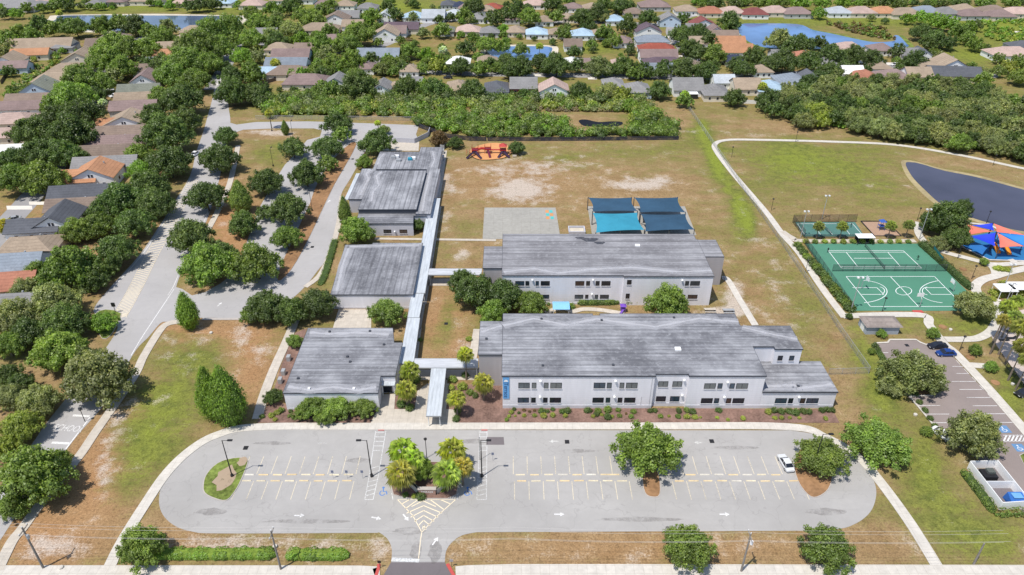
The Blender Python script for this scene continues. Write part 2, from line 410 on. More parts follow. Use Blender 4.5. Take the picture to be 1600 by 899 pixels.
# ------------------------------------------------------------------ ground
def axis(a, b, s, lo, hi, out):
    xs = list(np.arange(a, b+s, s)); x = a; st = s
    while x > lo: st *= out; x -= st; xs.insert(0, x)
    x = xs[-1]; st = s
    while x < hi: st *= out; x += st; xs.append(x)
    return np.array(xs)
def make_ground():
    xs = axis(-135, 175, 1.8, -2500, 2500, 1.05); ys = axis(70, 330, 1.8, -600, 4000, 1.03)
    X, Y = np.meshgrid(xs, ys); X = X.ravel(); Y = Y.ravel()
    # survey coordinates of each vertex (only used to paint soil zones on the ground once)
    Yc = np.maximum(Y, 30); z = Yc*C_ + CAM_H*S_; px = 800 + X/z*FPX; py = 449.5 + (CAM_H*C_ - Yc*S_)/z*FPX
    def gs(cx, cy, rx, ry, w): return w*np.exp(-(((px-cx)/rx)**2+((py-cy)/ry)**2))
    g = np.full(X.shape, 0.42); sd = np.full(X.shape, 0.10); rd = np.zeros(X.shape)
    g += np.where(py < 150, .22, 0) + gs(1300,275,150,55,.30) + gs(240,660,90,60,.12) + gs(1150,380,40,120,.10)+gs(620,230,1,1,0) + sum(gs(a,b,8,16,.55) for a,b in ((1108,228),(1116,248),(1126,268),(1138,292),(1152,316),(1162,336),(1172,352),(1100,205))) + gs(1000,220,350,30,.10)+gs(1240,420,25,90,.1)
    Gl = [(265,615,60,65,.42),(225,710,50,70,.45),(310,560,40,30,.15),(330,560,60,30,.15),(190,760,30,30,.25),(150,680,35,60,-.35),(60,830,80,60,-.35),(200,820,100,60,-.3),
          (390,560,35,60,-.3),(300,510,80,12,-.3),(420,235,40,35,.30),(400,210,60,8,-.4),(395,390,40,60,-.25),(345,330,30,70,-.2),
          (500,470,25,90,.15),(1000,240,200,15,.15),(860,245,60,12,.2),(800,290,120,40,-.18),(1000,300,120,30,-.22),(720,360,30,30,-.02),(900,330,20,40,.05),
          (1120,260,15,30,.35),(1160,340,20,40,.35),(1200,420,30,60,.15),(1260,500,30,60,.22),(1180,460,25,50,-.22),(1080,190,40,15,-.1),(1090,200,15,20,.5),
          (1230,250,50,25,.35),(1300,260,80,30,.18),(1240,200,100,10,-.2),(1380,310,60,30,.15),(1290,300,50,15,-.15),
          (1370,600,25,60,.6),(1450,720,40,60,.45),(1560,850,120,50,.45),(1480,780,60,60,.3),(1400,640,20,60,.3),(1330,600,30,30,-.1),(1400,850,60,50,-.12),
          (1430,505,60,20,.40),(1530,510,60,20,.45),(1580,620,40,60,.5),(1340,540,20,50,.4),(1480,720,20,50,-.2),(1540,760,14,50,-.1),
          (900,860,250,22,-.25),(1200,860,150,22,-.2),(420,845,160,8,.1),(500,870,120,20,-.15),(400,60,60,30,.3),(300,10,400,9,.45),(1350,30,250,12,.4),(1570,45,60,18,.55),(1530,85,60,14,.5),
          (700,500,20,60,.25),(680,470,12,40,-.45),(720,520,14,60,-.35),(705,400,40,18,.10),(1000,150,300,30,.2),(480,175,90,14,.45),(610,10,60,10,.4),(920,75,40,8,.45),(1290,345,60,10,-.15)]
    for a in Gl: g += gs(*a)
    Sl = [(300,530,90,60,.10),(200,690,60,110,.05),(330,600,60,60,.06),(1000,860,400,25,.10),(430,850,180,20,.18),(900,270,200,60,.08),(1200,450,60,120,.08),(812,298,45,20,.55),(765,265,25,8,.25),(700,285,18,28,.30),(998,290,45,12,.42),(690,340,20,30,.15),(1040,283,20,5,.25),(160,720,10,50,.45),(180,660,8,30,.4),
          (200,640,8,40,.25),(80,860,60,25,.28),(120,850,40,20,.2),(330,845,50,12,.25),(400,860,80,14,.25),(560,860,50,12,.15),(380,520,14,25,.35),(410,560,20,30,.22),
          (730,545,12,30,.45),(425,208,45,5,.45),(400,185,40,5,.1),(1150,470,16,28,.55),(1120,488,40,10,.5),(1180,365,10,25,.15),(1420,180,60,8,.1),(930,205,200,3,.3),(700,195,25,6,.35),
          (840,260,60,14,.22),(720,400,16,10,.3),(680,480,8,40,.12),(345,330,10,60,.2),(1180,210,50,4,.15),(1440,290,60,6,.2),(870,880,200,10,.06),(1170,850,40,20,.12),(1390,860,50,20,.1),(1240,470,40,80,.07)]
    for a in Sl: sd += gs(*a)
    Rl = [(60,840,90,60,.6),(150,740,50,70,.6),(210,650,35,60,.4),(390,590,40,60,.5),(300,515,70,18,.5),(280,850,60,25,.3),(300,540,50,20,.25),(230,640,20,40,.25),(700,510,50,60,.5),(395,380,50,70,.6),(345,330,20,70,.6),(400,530,50,30,.35),
          (800,280,110,40,.25),(1000,340,60,40,.15),(1000,860,300,30,.30),(1200,450,50,60,.10),(100,350,150,120,.30),(800,80,700,60,.22),(1290,750,60,30,.2),(430,860,100,30,.15)]
    for a in Rl: rd += gs(*a)
    v = np.stack([X, Y, np.zeros_like(X)], 1); nx, ny = len(xs), len(ys)
    i = np.arange(nx-1)[None,:] + np.arange(ny-1)[:,None]*nx
    f = np.stack([i, i+1, i+nx+1, i+nx], -1).reshape(-1, 4)
    me = bpy.data.meshes.new('ground'); me.vertices.add(len(v)); me.vertices.foreach_set('co', v.ravel())
    me.loops.add(f.size); me.loops.foreach_set('vertex_index', f.ravel().astype(np.int32))
    me.polygons.add(len(f)); me.polygons.foreach_set('loop_start', np.arange(0, f.size, 4, dtype=np.int32))
    me.update(calc_edges=True)
    for nm, arr in (('green', g), ('sandy', sd), ('red', rd)):
        a = me.attributes.new(nm, 'FLOAT', 'POINT'); a.data.foreach_set('value', np.clip(arr, 0, 1.3).astype(np.float32))
    m, nt, b = newmat('grass_and_soil'); vv = pos(nt)
    def at(n): a = N(nt, 'ShaderNodeAttribute'); a.attribute_name = n; return a.outputs['Fac']
    n1 = noise(nt, vv, 0.045, 6, 0.62); n2 = noise(nt, vv, 0.35, 6, 0.7); n3 = noise(nt, vv, 3.0, 4, 0.75); n4 = noise(nt, pos(nt, (1,1,1)), 0.16, 6, 0.7)
    n5 = noise(nt, pos(nt, (.35,1,1)), 0.14, 5, .7)
    s = math_(nt, 'ADD', math_(nt, 'ADD', math_(nt, 'MULTIPLY', n1, 1.0), math_(nt, 'MULTIPLY', math_(nt, 'SUBTRACT', n5, .5), 1.1)), math_(nt, 'ADD', math_(nt, 'MULTIPLY', n2, 0.9), math_(nt, 'MULTIPLY', n3, 0.85)))
    gr = mrange(nt, math_(nt, 'ADD', s, at('green')), 1.68, 2.22)
    dry = mixc(nt, mrange(nt, n4, .35, .65), (.235,.155,.075), (.335,.235,.125))
    dry = mixc(nt, math_(nt, 'MULTIPLY', at('red'), 0.9), dry, (.40,.205,.10))
    grn = mixc(nt, mrange(nt, n2, .35, .65), (.110,.135,.030), (.21,.195,.058))
    grn = mixc(nt, mrange(nt, math_(nt, 'ADD', at('green'), math_(nt, 'MULTIPLY', math_(nt, 'SUBTRACT', n2, .5), 1.6)), .70, 1.3), grn, (.20,.235,.038))
    c = mixc(nt, gr, dry, grn)
    sn = mrange(nt, math_(nt, 'ADD', math_(nt, 'ADD', n4, math_(nt, 'MULTIPLY', n3, .45)), math_(nt,'MULTIPLY', at('sandy'), .75)), .93, 1.13, 0, .85)
    c = mixc(nt, sn, c, (.49,.42,.36))
    fine = mrange(nt, n3, .3, .7, .58, 1.30); vm = N(nt, 'ShaderNodeVectorMath', operation='SCALE'); nt.links.new(c, vm.inputs[0]); nt.links.new(fine, vm.inputs['Scale'])
    tuft = mrange(nt, noise(nt, vv, 1.1, 5, .75), .50, .66, 1.06, .70); vm2 = N(nt, 'ShaderNodeVectorMath', operation='SCALE'); nt.links.new(vm.outputs[0], vm2.inputs[0]); nt.links.new(tuft, vm2.inputs['Scale'])
    nt.links.new(vm2.outputs[0], b.inputs['Base Color']); b.inputs['Roughness'].default_value = 1; b.inputs['Specular IOR Level'].default_value = .05
    bump(nt, b, n3, .5, .15)
    me.materials.append(m); o = bpy.data.objects.new('ground', me); link(o); struct(o)
make_ground()

# ------------------------------------------------------------------ paving
Z_ST, Z_AS, Z_AV, Z_MK, Z_SW = .024, .040, .032, .052, .12
def S(name, pts, mat, z, smooth=0, world=False):
    w = pts if world else PP(pts)
    if smooth: w = cr(w, smooth, True)
    return struct(MB().sheet(w, z).build(name, mat))
RZ = [0]
def R(name, pts, w, mat, z=Z_SW, n=6, thick=.1):
    RZ[0] += 1; z += RZ[0]*.0025 if thick else 0
    return struct(MB().ribbon(cr(PP(pts), n), w, z, thick).build(name, mat))
# parking loop
lot = [(347,677),(287,707),(260,742),(249,774),(252,800),(270,820),(300,831),(350,834),(590,833)]
lotw = cr(PP(lot), 5) + cr(PP([(592,832),(605,842),(612,858),(611,881)]), 5)
r1 = cr(PP([(695,881),(697,862),(706,848),(722,837),(745,832)]), 5)
r2 = cr(PP([(1200,830),(1300,828),(1336,819),(1360,800),(1369,774),(1365,751),(1350,729),(1320,700),(1275,680),(1235,673)]), 5)
S('parking_asphalt', lotw + r1 + r2 + PP([(400,672)]), 'asphalt', Z_AS, world=True)
S('driveway_apron', [(611,879),(695,879),(716,915),(590,915)], 'dark_asphalt', Z_AS+.004)
S('road', [(-400,911),(2000,911),(2000,1150),(-400,1150)], 'avenue', Z_ST)
R('sidewalk', [(-60,893.5),(300,893.5),(560,894),(588,897)], 2.4, 'white_concrete', thick=.1, n=2)
R('sidewalk', [(712,896),(800,892.5),(1200,893),(1700,894)], 2.6, 'white_concrete', thick=.1, n=2)
S('kerb', [(-60,899),(590,903),(590,905),(-60,905)], 'kerb', .1)
S('kerb', [(708,903),(1700,900),(1700,905),(708,905)], 'kerb', .1)
R('fire_lane_kerb', [(592,882),(591,890),(586,905)], .55, 'paint_red', .15)
R('fire_lane_kerb', [(699,882),(704,891),(712,905)], .55, 'paint_red', .15)
# avenue
left = [(-70,860),(0,770),(65,672),(102,625),(135,585),(165,545),(184,512),(172,500),(146,486),(172,450),(217,400),(250,352),(270,320),(297,275),(306,240),(318,205),(325,180),(333,150),(338,120),(345,90),(352,60)]
right = [(364,60),(362,110),(358,140),(357,165),(360,190),(355,215),(352,240),(345,270),(335,310),(320,352),(300,392),(285,422),(275,450),(272,480),(262,500),(250,506),(232,527),(212,548),(185,595),(160,636),(125,676),(100,708),(37,790),(0,845),(-50,920)]
S('avenue', cr(PP(left), 4) + cr(PP(right), 4), 'avenue', Z_AV, world=True)
drive = [(255,503),(283,503),(316,497),(385,497),(425,490),(470,455),(495,425),(512,400),(527,350),(532,307),(547,280),(560,257),(572,235),(590,224)]
drv2 = [(655,222),(650,210),(655,196),(520,191),(480,190),(400,191),(370,195),(352,190),(350,214),(380,203),(430,201),(490,201),(503,204),(500,214),(480,219),(462,240),(445,258),(425,290),(408,320),(398,345),(385,380),(372,420),(345,443),(320,457),(300,462),(285,452),(272,448)]
S('school_drive', cr(PP(drive), 4) + PP(drv2), 'avenue', Z_AV+.006, world=True)
R('kerb_strip', [(477,449),(500,430),(516,396),(529,350),(534,307)], 1.6, 'concrete')
R('kerb_strip', [(316,499),(385,499)], .9, 'kerb')
S('paved_yard', [(589,222),(655,222),(654,236),(589,236)], 'concrete', .05)
# islands: raised
def island(pts, mat, sm=3, z=.16):
    w = cr(PP(pts), sm, True) if sm else PP(pts)
    struct(MB().prism([p for p in w], 0, z-.02).build('island_kerb', 'kerb'))
    c = sum((Vector((p[0],p[1],0)) for p in w), Vector())/len(w)
    struct(MB().sheet([c+(Vector((p[0],p[1],0))-c)*(1-.18/max(.5,(Vector((p[0],p[1],0))-c).length)) for p in w], z).build('island_planting', mat))
island([(317,760),(322,742),(340,724),(365,716),(387,717),(385,732),(377,752),(368,768),(354,783),(335,780),(320,772)], 'turf')
island([(606,742),(614,774),(640,780),(700,780),(714,774),(720,742),(704,722),(622,722)], 'mulch', 0)
island([(1003,748),(1008,772),(1020,778),(1031,774),(1031,748),(1022,728),(1010,730)], 'pine')
island([(1240,724),(1246,752),(1262,774),(1276,778),(1294,766),(1302,742),(1300,712),(1278,694),(1252,700)], 'pine')
island([(548,224),(557,226),(541,257),(522,290),(503,330),(483,372),(464,408),(447,432),(434,440),(437,420),(458,375),(483,320),(497,285),(520,250)], 'pine', 2)
island([(150,512),(148,492),(165,484),(190,490),(182,510),(172,526),(160,530)], 'turf', 2)
c = P(352,748); struct(MB().sheet([(c.x+2.0*math.cos(t*.5)*(1+.25*math.sin(3*t)), c.y+3.0*math.sin(t*.5)*(1+.2*math.cos(2*t))) for t in range(12)], .175).build('bare_soil', 'sandy_soil'))
c = P(379,722); struct(MB().sheet([(c.x+.9*math.cos(t*.5)*(1+.25*math.sin(3*t)), c.y+1.3*math.sin(t*.5)) for t in range(12)], .175).build('bare_soil', 'sandy_soil'))
# pavements
R('sidewalk', [(-4,893),(6,872),(20,845),(37,824),(77,769),(122,716),(150,675),(185,625),(212,585),(225,557),(250,517),(264,506),(283,503)], 2.0, 'concrete')
R('sidewalk', [(290,425),(310,386),(333,345),(346,318),(358,290),(366,258),(372,228)], 1.9, 'concrete')
R('sidewalk', [(402,655),(412,620),(427,580),(445,540),(457,512),(466,490)], 2.2, 'concrete')
R('sidewalk', [(170,889),(192,845),(226,790),(262,738),(300,702),(340,680),(400,668),(580,667),(1000,666.5),(1230,667.5),(1290,684),(1340,714),(1374,752),(1422,818),(1466,889)], 2.1, 'white_concrete')
struct(MB().prism(PP([(579,662),(590,640),(596,617),(618,616),(616,640),(648,640),(652,612),(668,600),(702,600),(697,640),(712,641),(712,662)]), 0, .125).build('entry_plaza', 'concrete'))
R('path', [(738,562),(742,540),(746,515)], 2.0, 'concrete')
struct(MB().prism(PP([(529,484),(580,484),(580,514),(520,514)]), 0, .1).build('service_court', 'concrete'))
R('path', [(694,236),(683,309)], 2.3, 'concrete')
R('path', [(586,373.5),(775,376)], 1.2, 'concrete')
struct(MB().prism(PP([(757,325),(868,325),(876,374),(754,374)]), 0, .1).build('play_court', 'court_concrete'))
struct(MB().prism(PP([(918,323),(1070,323),(1088,368),(925,368)]), 0, .1).build('shade_court', 'court_concrete'))
R('path', [(1128,435),(1137,438),(1156,470),(1180,509)], 1.8, 'white_concrete')
# courtyard paths between the two big buildings
R('path', [(853,490),(868,484),(884,483),(895,487),(910,484),(925,484),(945,486),(975,491)], 1.7, 'concrete')
# park paths
R('path', [(1700,283),(1600,264),(1500,243),(1400,227),(1300,222),(1180,219),(1135,219.5),(1117,226),(1121,240),(1148,275),(1195,330),(1222,366),(1250,398),(1284,450),(1320,497)], 2.1, 'white_concrete')
R('path', [(1222,362),(1238,372),(1260,377),(1430,377)], 2.0, 'concrete')
R('path', [(1316,494.5),(1438,493),(1452,509),(1475,538),(1492,552),(1540,603),(1600,672),(1640,720),(1700,800)], 2.3, 'white_concrete')
R('path', [(1477,531),(1505,531),(1528,529),(1548,518),(1558,500),(1562,484),(1556,468)], 2.2, 'white_concrete')
R('path', [(1528,462),(1524,448),(1535,438),(1555,432),(1580,425),(1640,412)], 2.6, 'white_concrete')
R('path', [(1556,431),(1552,420),(1540,412),(1515,405),(1480,396),(1460,389),(1442,376),(1434,362),(1436,348)], 2.2, 'white_concrete')
R('path', [(1545,413),(1562,414),(1580,413),(1620,411)], 2.0, 'white_concrete')
R('path', [(1578,406),(1590,413)], 2.0, 'white_concrete', n=2)
R('path', [(1510,571),(1545,573)], 2.0, 'white_concrete', n=2)
# right hand car park
cp = [(1366,537),(1387,536),(1390,532),(1431,532),(1438,536),(1449,540),(1474,541),(1491,560),(1540,612),(1597,676),(1625,720),(1720,860),(1640,860),(1560,750),(1545,729),(1500,700),(1463,668),(1420,622),(1376,563)]
S('car_park', cp, 'mauve_asphalt', Z_AS)
R('car_park_kerb', [(1366,537),(1387,536),(1390,531.5),(1431,531.5),(1438,536),(1449,540),(1474,540)], .5, 'white_concrete', .14, n=1)
R('car_park_kerb', [(1421,620),(1461,668)], .4, 'white_concrete', .14, n=1)
island([(1395,572),(1425,570),(1449,600),(1456,618),(1424,619)], 'pine', 0)
R('island_edge', [(1449,604),(1456,619),(1421,620)], .4, 'white_concrete', .18, n=1)
island([(1592,712),(1604,706),(1620,730),(1600,728)], 'turf', 0)
S('yard_floor', [(1511,733),(1555,732),(1602,794),(1562,796)], 'dark_asphalt', .05)
# mulch beds
S('mulch_bed', [(716,661),(722,640),(747,600),(784,600),(786,636),(1300,640),(1312,661)], 'mulch', .03)
S('mulch_bed', [(402,661),(411,640),(430,625),(446,632),(593,640),(579,661)], 'mulch', .03)
S('mulch_bed', [(617,600),(652,600),(648,640),(616,640)], 'mulch', .034)
S('mulch_bed', [(697,605),(745,600),(722,640),(697,640)], 'mulch', .036)
S('mulch_bed', [(428,610),(440,570),(450,545),(462,520),(480,513),(443,625)], 'mulch', .03)
S('mulch_bed', [(623,590),(652,470),(662,430),(668,430),(644,570),(640,590)], 'mulch', .03)
# playground surfaces
struct(MB().prism(cr(PP([(734,237),(742,231),(756,226),(775,224),(790,227),(800,233),(800,240),(788,247),(768,250),(750,250),(738,245)]), 4, True), 0, .18).build('playground_surface', 'orange'))
R('playground_edging', [(734,239),(738,246),(750,250.6),(768,250.6),(788,247.6),(799,241)], .2, 'black', .22)
struct(MB().sheet(PP([(1345,347),(1385,347),(1407,369),(1366,369)]), .05).build('sand_court', simple('tan_play_surface', (.36,.235,.16))))
R('sand_court_edging', [(1345,346.5),(1385,346.5),(1408,369.5),(1366,369.5),(1345,346.5)], .3, 'black', .2, n=1)
struct(MB().prism(PP([(1500,384),(1512,370),(1556,362),(1605,368),(1610,408),(1546,406),(1533,400)]), 0, .1).build('splash_play_surface', simple('deep_blue_surface', (.02,.14,.33))))
R('white_edging', [(1499,385),(1533,401),(1546,407),(1612,409)], .5, 'white_concrete', .16, n=1)
R('white_edging', [(1503,346),(1520,350),(1545,353),(1562,360),(1580,366)], 1.0, 'white_concrete', .15, n=3)
# ponds
def pond(pts, mat, sm=5, bank=1.5, bmat='sand'):
    w = cr(PP(pts), sm, True); c = sum((Vector((*p,0)) for p in w), Vector())/len(w)
    struct(MB().sheet([c+(Vector((*p,0))-c)*(1+bank/(Vector((*p,0))-c).length) for p in w], .02).build('pond_bank', bmat))
    struct(MB().sheet(w, .05).build('pond_water', mat))
pond([(1415,256),(1425,254),(1441,257),(1475,267),(1525,277),(1600,297),(1680,318),(1700,372),(1600,362),(1550,350),(1515,339),(1472,320),(1445,297),(1425,276)], 'water_slate', 5, 2.2, 'bank')
pond([(1150,44),(1160,38),(1175,37),(1245,38),(1270,47),(1300,53),(1332,60),(1365,66),(1398,64),(1396,57),(1404,56),(1416,68),(1419,73),(1400,76),(1360,74),(1300,76),(1210,76),(1175,68),(1158,55)], 'water_blue', 4, 3, 'turf')
pond([(78,44),(88,30),(104,24.5),(240,24.5),(360,25.5),(376,28),(350,42),(250,47),(150,48)], 'water_mid', 3, 6)
pond([(762,77),(790,73),(855,73),(862,80),(850,93),(800,94),(770,88)], 'water_blue', 3, 4)
S('pool_water', [(904,189),(915,187),(935,191),(955,190),(972,191),(970,196),(950,199),(930,198),(912,197)], 'water_dark', .05, 3)
# courts
gw = PP([(1258,381),(1435,381),(1520,464),(1518,486),(1331,486)])
struct(MB().sheet(gw, .05).build('court_surface', 'court_green'))
struct(MB().sheet(PP([(1242,347.5),(1336,347.5),(1351,370),(1256,370)]), .05).build('court_surface', simple('dark_court_paint', (.075,.175,.15), .15)))
ln = MB()
def seg(a, b, w=.12, z=.062, mb=None):
    a = P(*a); b = P(*b); (mb or ln).ribbon([a, b], w, z)
for a, b in (((1294,392),(1411,392)),((1411,392),(1440,419.5)),((1440,419.5),(1315,419.5)),((1315,419.5),(1294,392)),((1297,394.5),(1413,394.5)),((1312,417),(1437.5,417)),
             ((1322,394.5),(1340,417)),((1387,394.5),(1407,417)),((1334,404),(1396,404)),
             ((1322,432.5),(1460,432.5)),((1460,432.5),(1506,479.3)),((1506,479.3),(1360,479.5)),((1360,479.5),(1322,432.5)),((1391,432.5),(1435,479.4)),
             ((1346,460.5),(1381,460.5)),((1370,450),(1381,460.5)),((1332,450),(1370,450)),((1455,460.5),(1486,460.5)),((1445,450),(1455,460.5)),((1445,450),(1478,450))):
    seg(a, b, .16)
def arc(c, rx, ry, t0, t1, n=20):
    p = [P(c[0]+rx*math.cos(t0+(t1-t0)*i/n)+ry*.0, c[1]-ry*math.sin(t0+(t1-t0)*i/n)) for i in range(n+1)]
    ln.ribbon(p, .16, .062)
arc((1412,455), 12.5, 6.5, 0, 6.2832)
arc((1340,456), 46, 18, -1.35, 1.35); arc((1482,456), 45, 18, 1.9, 4.5)
arc((1374,455), 8, 6, -1.5, 1.5, 10); arc((1449,455), 8, 6, 1.6, 4.7, 10)
for a, b in (((1246,350),(1332,350)),((1332,350),(1347,367)),((1347,367),(1257,367)),((1257,367),(1246,350)),((1286,350),(1301,367)),((1270,350),(1282,367)),((1315,350),(1328,367))): seg(a, b, .12)
struct(ln.build('court_lines', 'white'))
for i, (x0, y0, c) in enumerate(((852,329,'o'),(858,329,'t'),(853,334,'t'),(859,334,'o'),(853,339,'o'),(860,339,'t'))):
    q = [(x0,y0),(x0+5,y0),(x0+5.5,y0+4),(x0+.5,y0+4)]
    S('painted_square', q, simple('square_paint_'+c, (.55,.25,.10) if c == 'o' else (.08,.42,.40)), .11)
# ------------------------------------------------------------------ painted markings
yl = MB(); T0, T1, B0, B1 = 713.5, 741.5, 752.5, 781
s742 = SC(742); stall = 22.15/s742
def stall_x(px0, py, k): return (px0-800)/SC(py) + k*stall
xa = stall_x(423, 742, 0)
lines_up = [xa + k*stall for k in range(-2, 7)] + [stall_x(802, 742, 0) + k*stall for k in list(range(0, 8)) + list(range(12, 20))]
lines_dn = [stall_x(419, 752, 0) + k*stall for k in range(-2, 7)] + [stall_x(804, 752, 0) + k*stall for k in list(range(0, 9)) + list(range(11, 21))]
for x in lines_up: yl.ribbon([(x, DH(T1)), (x, DH(T0))], .14, Z_MK)
for x in lines_dn: yl.ribbon([(x, DH(B1)), (x, DH(B0))], .14, Z_MK)
struct(yl.build('stall_lines', 'paint_yellow'))
gm = MB()
for cx_, cy_, rx_, ry_ in ((425,693,4,.5),(740,690,5,.6),(560,720,2.5,.7),(900,705,4,.5),(640,830,3,.8),(680,862,1.2,2.4),(650,862,1.0,2.2),(1150,700,5,.5),(330,800,3,.8),(1000,812,8,.5),(480,815,8,.5),(1290,800,4,.8)):
    c = P(cx_, cy_); gm.sheet([(c.x+rx_*math.cos(t*.5)*(1+.2*math.sin(3*t)), c.y+ry_*math.sin(t*.5)*(1+.2*math.cos(2*t))) for t in range(12)], Z_AS+.007)
struct(gm.build('tyre_grime', worn('tyre_grime', (.20,.18,.17), .4, .6, .30)))
ws = MB()
def quadline(pts, w, mb, z=Z_MK):
    w_ = PP(pts)
    for i in range(len(w_)-1): mb.ribbon([w_[i], w_[i+1]], w, z)
for (xa_, xb_, xc_, xd_) in ((587,603,570,583),(750,761,745,760)):
    quadline([(xa_,674),((xa_*.4+xc_*.6),745),(xc_,781),(xd_,781),((xb_*.4+xd_*.6),745),(xb_,674)], .12, ws)
    for k in range(15):
        if 5 <= k <= 7 or k in (1,3): 
            if k in (1,3): pass
            else: continue
        y = 676 + k*7.1; t = (y-674)/107; t2 = max(0, (y-4-674)/107)
        a = P(xa_+(xc_-xa_)*t, y); b = P(xb_+(xd_-xb_)*t2, y-(4 if k>7 else 0)); ws.ribbon([a, b], .14, Z_MK)
quadline([(612,874.5),(655,876.5)], .75, ws)
quadline([(612,771),(614,781)], .15, ws); quadline([(716,771),(714,781)], .15, ws)
struct(ws.build('crossing_lines', worn('worn_crossing_paint', (.75,.75,.74), .55)))
ch = MB()
quadline([(621,781),(645,806),(659,832),(657,845),(654,874)], .16, ch); quadline([(712,781),(684,806),(659,832)], .16, ch); quadline([(621,781),(712,781)], .1, ch)
for k in range(6):
    y = 783+k*7.6; hw = 33-k*6.2; quadline([(662-hw*1.0, y+13-k*1.2),(662, y),(664+hw*1.0, y+13-k*1.2)] if k else [(643,792),(661,783),(681,792)], .2, ch)
quadline([(628,788),(640,781)], .2, ch); quadline([(704,788),(688,781)], .2, ch); quadline([(694,797),(672,781)],.2,ch); quadline([(634,795),(652,782)],.2,ch)
struct(ch.build('chevron_lines', 'paint_cream'))
def arrow(cx, cy, ang, L=2.6, mat='paint_white', bend=0):
    c = P(cx, cy); mb = MB(); ca, sa = math.cos(ang), math.sin(ang)
    def t(pts): return [(c.x+(x*ca-y*sa)*L/2, c.y+(x*sa+y*ca)*L/2) for x, y in pts]
    mb.sheet(t([(-1,-.14),(.15,-.14),(.15,-.5),(1,0),(.15,.5),(.15,.14),(-1,.14)]), Z_MK)
    if bend: mb.sheet(t([(-1,-.14),(-.75,-.14),(-.75,bend),(-1,bend)]), Z_MK+.004)
    struct(mb.build('lane_arrow', mat))
for cx, cy, an, b_ in ((468,806,0,0),(588,810,-.25,0),(634,809,-.9,-.6),(874,804,0,0),(1132,804,0,0),(680,846,1.1,0)): arrow(cx, cy, an, 1.9, 'paint_white', 0)
for cx, cy in ((503,693),(865,690),(1092,692)): arrow(cx, cy, math.pi, 2.0, 'paint_old')
for cx, cy in ((465,297),(514,315),(522,289),(343,476)): arrow(cx, cy, 1.3, 2.0, 'paint_white')
for cx, cy in ((599,768),(731,768)):
    c = P(cx, cy); mb = MB()
    mb.lathe((c.x-.1, c.y+.9, Z_MK), [(.25,0),(.25,.004)], 10)
    mb.ribbon([(c.x-.1,c.y+.7),(c.x,c.y-.1),(c.x+.6,c.y-.1),(c.x+.8,c.y-.8)], .22, Z_MK)
    mb.ribbon([(c.x+.5*math.cos(a)-.1, c.y-.45+.6*math.sin(a)) for a in [x*.4+2 for x in range(11)]], .18, Z_MK+.002)
    struct(mb.build('accessible_bay_symbol', 'paint_blue'))
for (x, y) in ((596,671.5),(757,671.5)):
    c = P(x, y); struct(MB().box(c.x-.65, c.x+.65, c.y-.35, c.y+.35, .0, .135).build('tactile_pad', 'paint_red'))
c = P(1434,487.5); struct(MB().box(c.x-1.3, c.x+1.3, c.y-.6, c.y+.6, .0, .13).build('tactile_pad', 'paint_red'))
for (x, y) in ((886,691),(1112,690),(384,700.5),(551,249),(488,386.5),(697,506),(1417,540)):
    c = P(x, y); tag(MB().box(c.x-.45,c.x+.45,c.y-.5,c.y+.5,.03,.13 if y < 400 or y>600 else .06).build('drain_grate','black'), 'dark drain grate at the %s' % {886:'top lane straight below the long front building',1112:'top lane below the building\'s recessed bays',384:'top lane above the turf island',551:'far end of the school drive',488:'near stretch of the school drive',697:'middle of the grass courtyard',1417:'far end of the mauve car park'}[x], 'drain grate', 'drain grates')
S('asphalt_patch', [(761,683.5),(787,683.5),(788,695.5),(760,695.5)], 'dark_asphalt', Z_MK)
# avenue markings
av = MB()
def off(pts, lo=0): return cr(PP(pts), 4)
av.ribbon(off([(62,706),(100,652)]), .0001, Z_MK)
mk = MB(); 
mk.ribbon(off([(178,449),(221,400),(254,352),(274,320),(299,278)]), .16, Z_MK)
mk.ribbon(off([(262,462),(272,446),(283,420),(298,392),(317,352),(331,312)]), .16, Z_MK)
mk.ribbon(off([(272,452),(240,500),(219,532),(205,556)]), .2, Z_MK)
mk.ribbon([P(114,649.5), P(140,651)], .6, Z_MK); mk.ribbon([P(81,692), P(108,693.5)], .6, Z_MK)
mk.ribbon(off([(141,652),(123,676),(103,702)]), .28, Z_MK)
struct(mk.build('lane_lines', 'paint_white'))
hz = MB()
cen = off([(183,497),(200,468),(215,440),(235,400),(262,352),(281,318),(300,282)])
hz.ribbon([Vector((*p,0))+Vector((-1.5,0,0)) for p in cen], .12, Z_MK); hz.ribbon([Vector((*p,0))+Vector((2.3,0,0)) for p in cen], .12, Z_MK)
for i in range(len(cen)-1):
    for j in range(3):
        p = Vector((*cen[i],0)).lerp(Vector((*cen[i+1],0)), j/3); 
        hz.ribbon([p+Vector((-1.4,-1.0,0)), p+Vector((2.2,1.0,0))], .3, Z_MK)
struct(hz.build('median_hatching', 'paint_cream'))
cu = bpy.data.curves.new('school_letters', 'FONT'); cu.body = 'SCHOOL'; cu.size = 2.6; cu.align_x = 'CENTER'; cu.align_y = 'CENTER'
to = bpy.data.objects.new('tmp', cu); link(to); bpy.context.view_layer.update()
me = bpy.data.meshes.new_from_object(to); bpy.data.objects.remove(to)
o = bpy.data.objects.new('school_lettering', me); link(o); p = P(107,670); o.location = (p.x, p.y, Z_MK); o.rotation_euler = (0,0,-.12); o.scale = (.62,1.0,1); me.materials.append(M['paint_white']); struct(o)
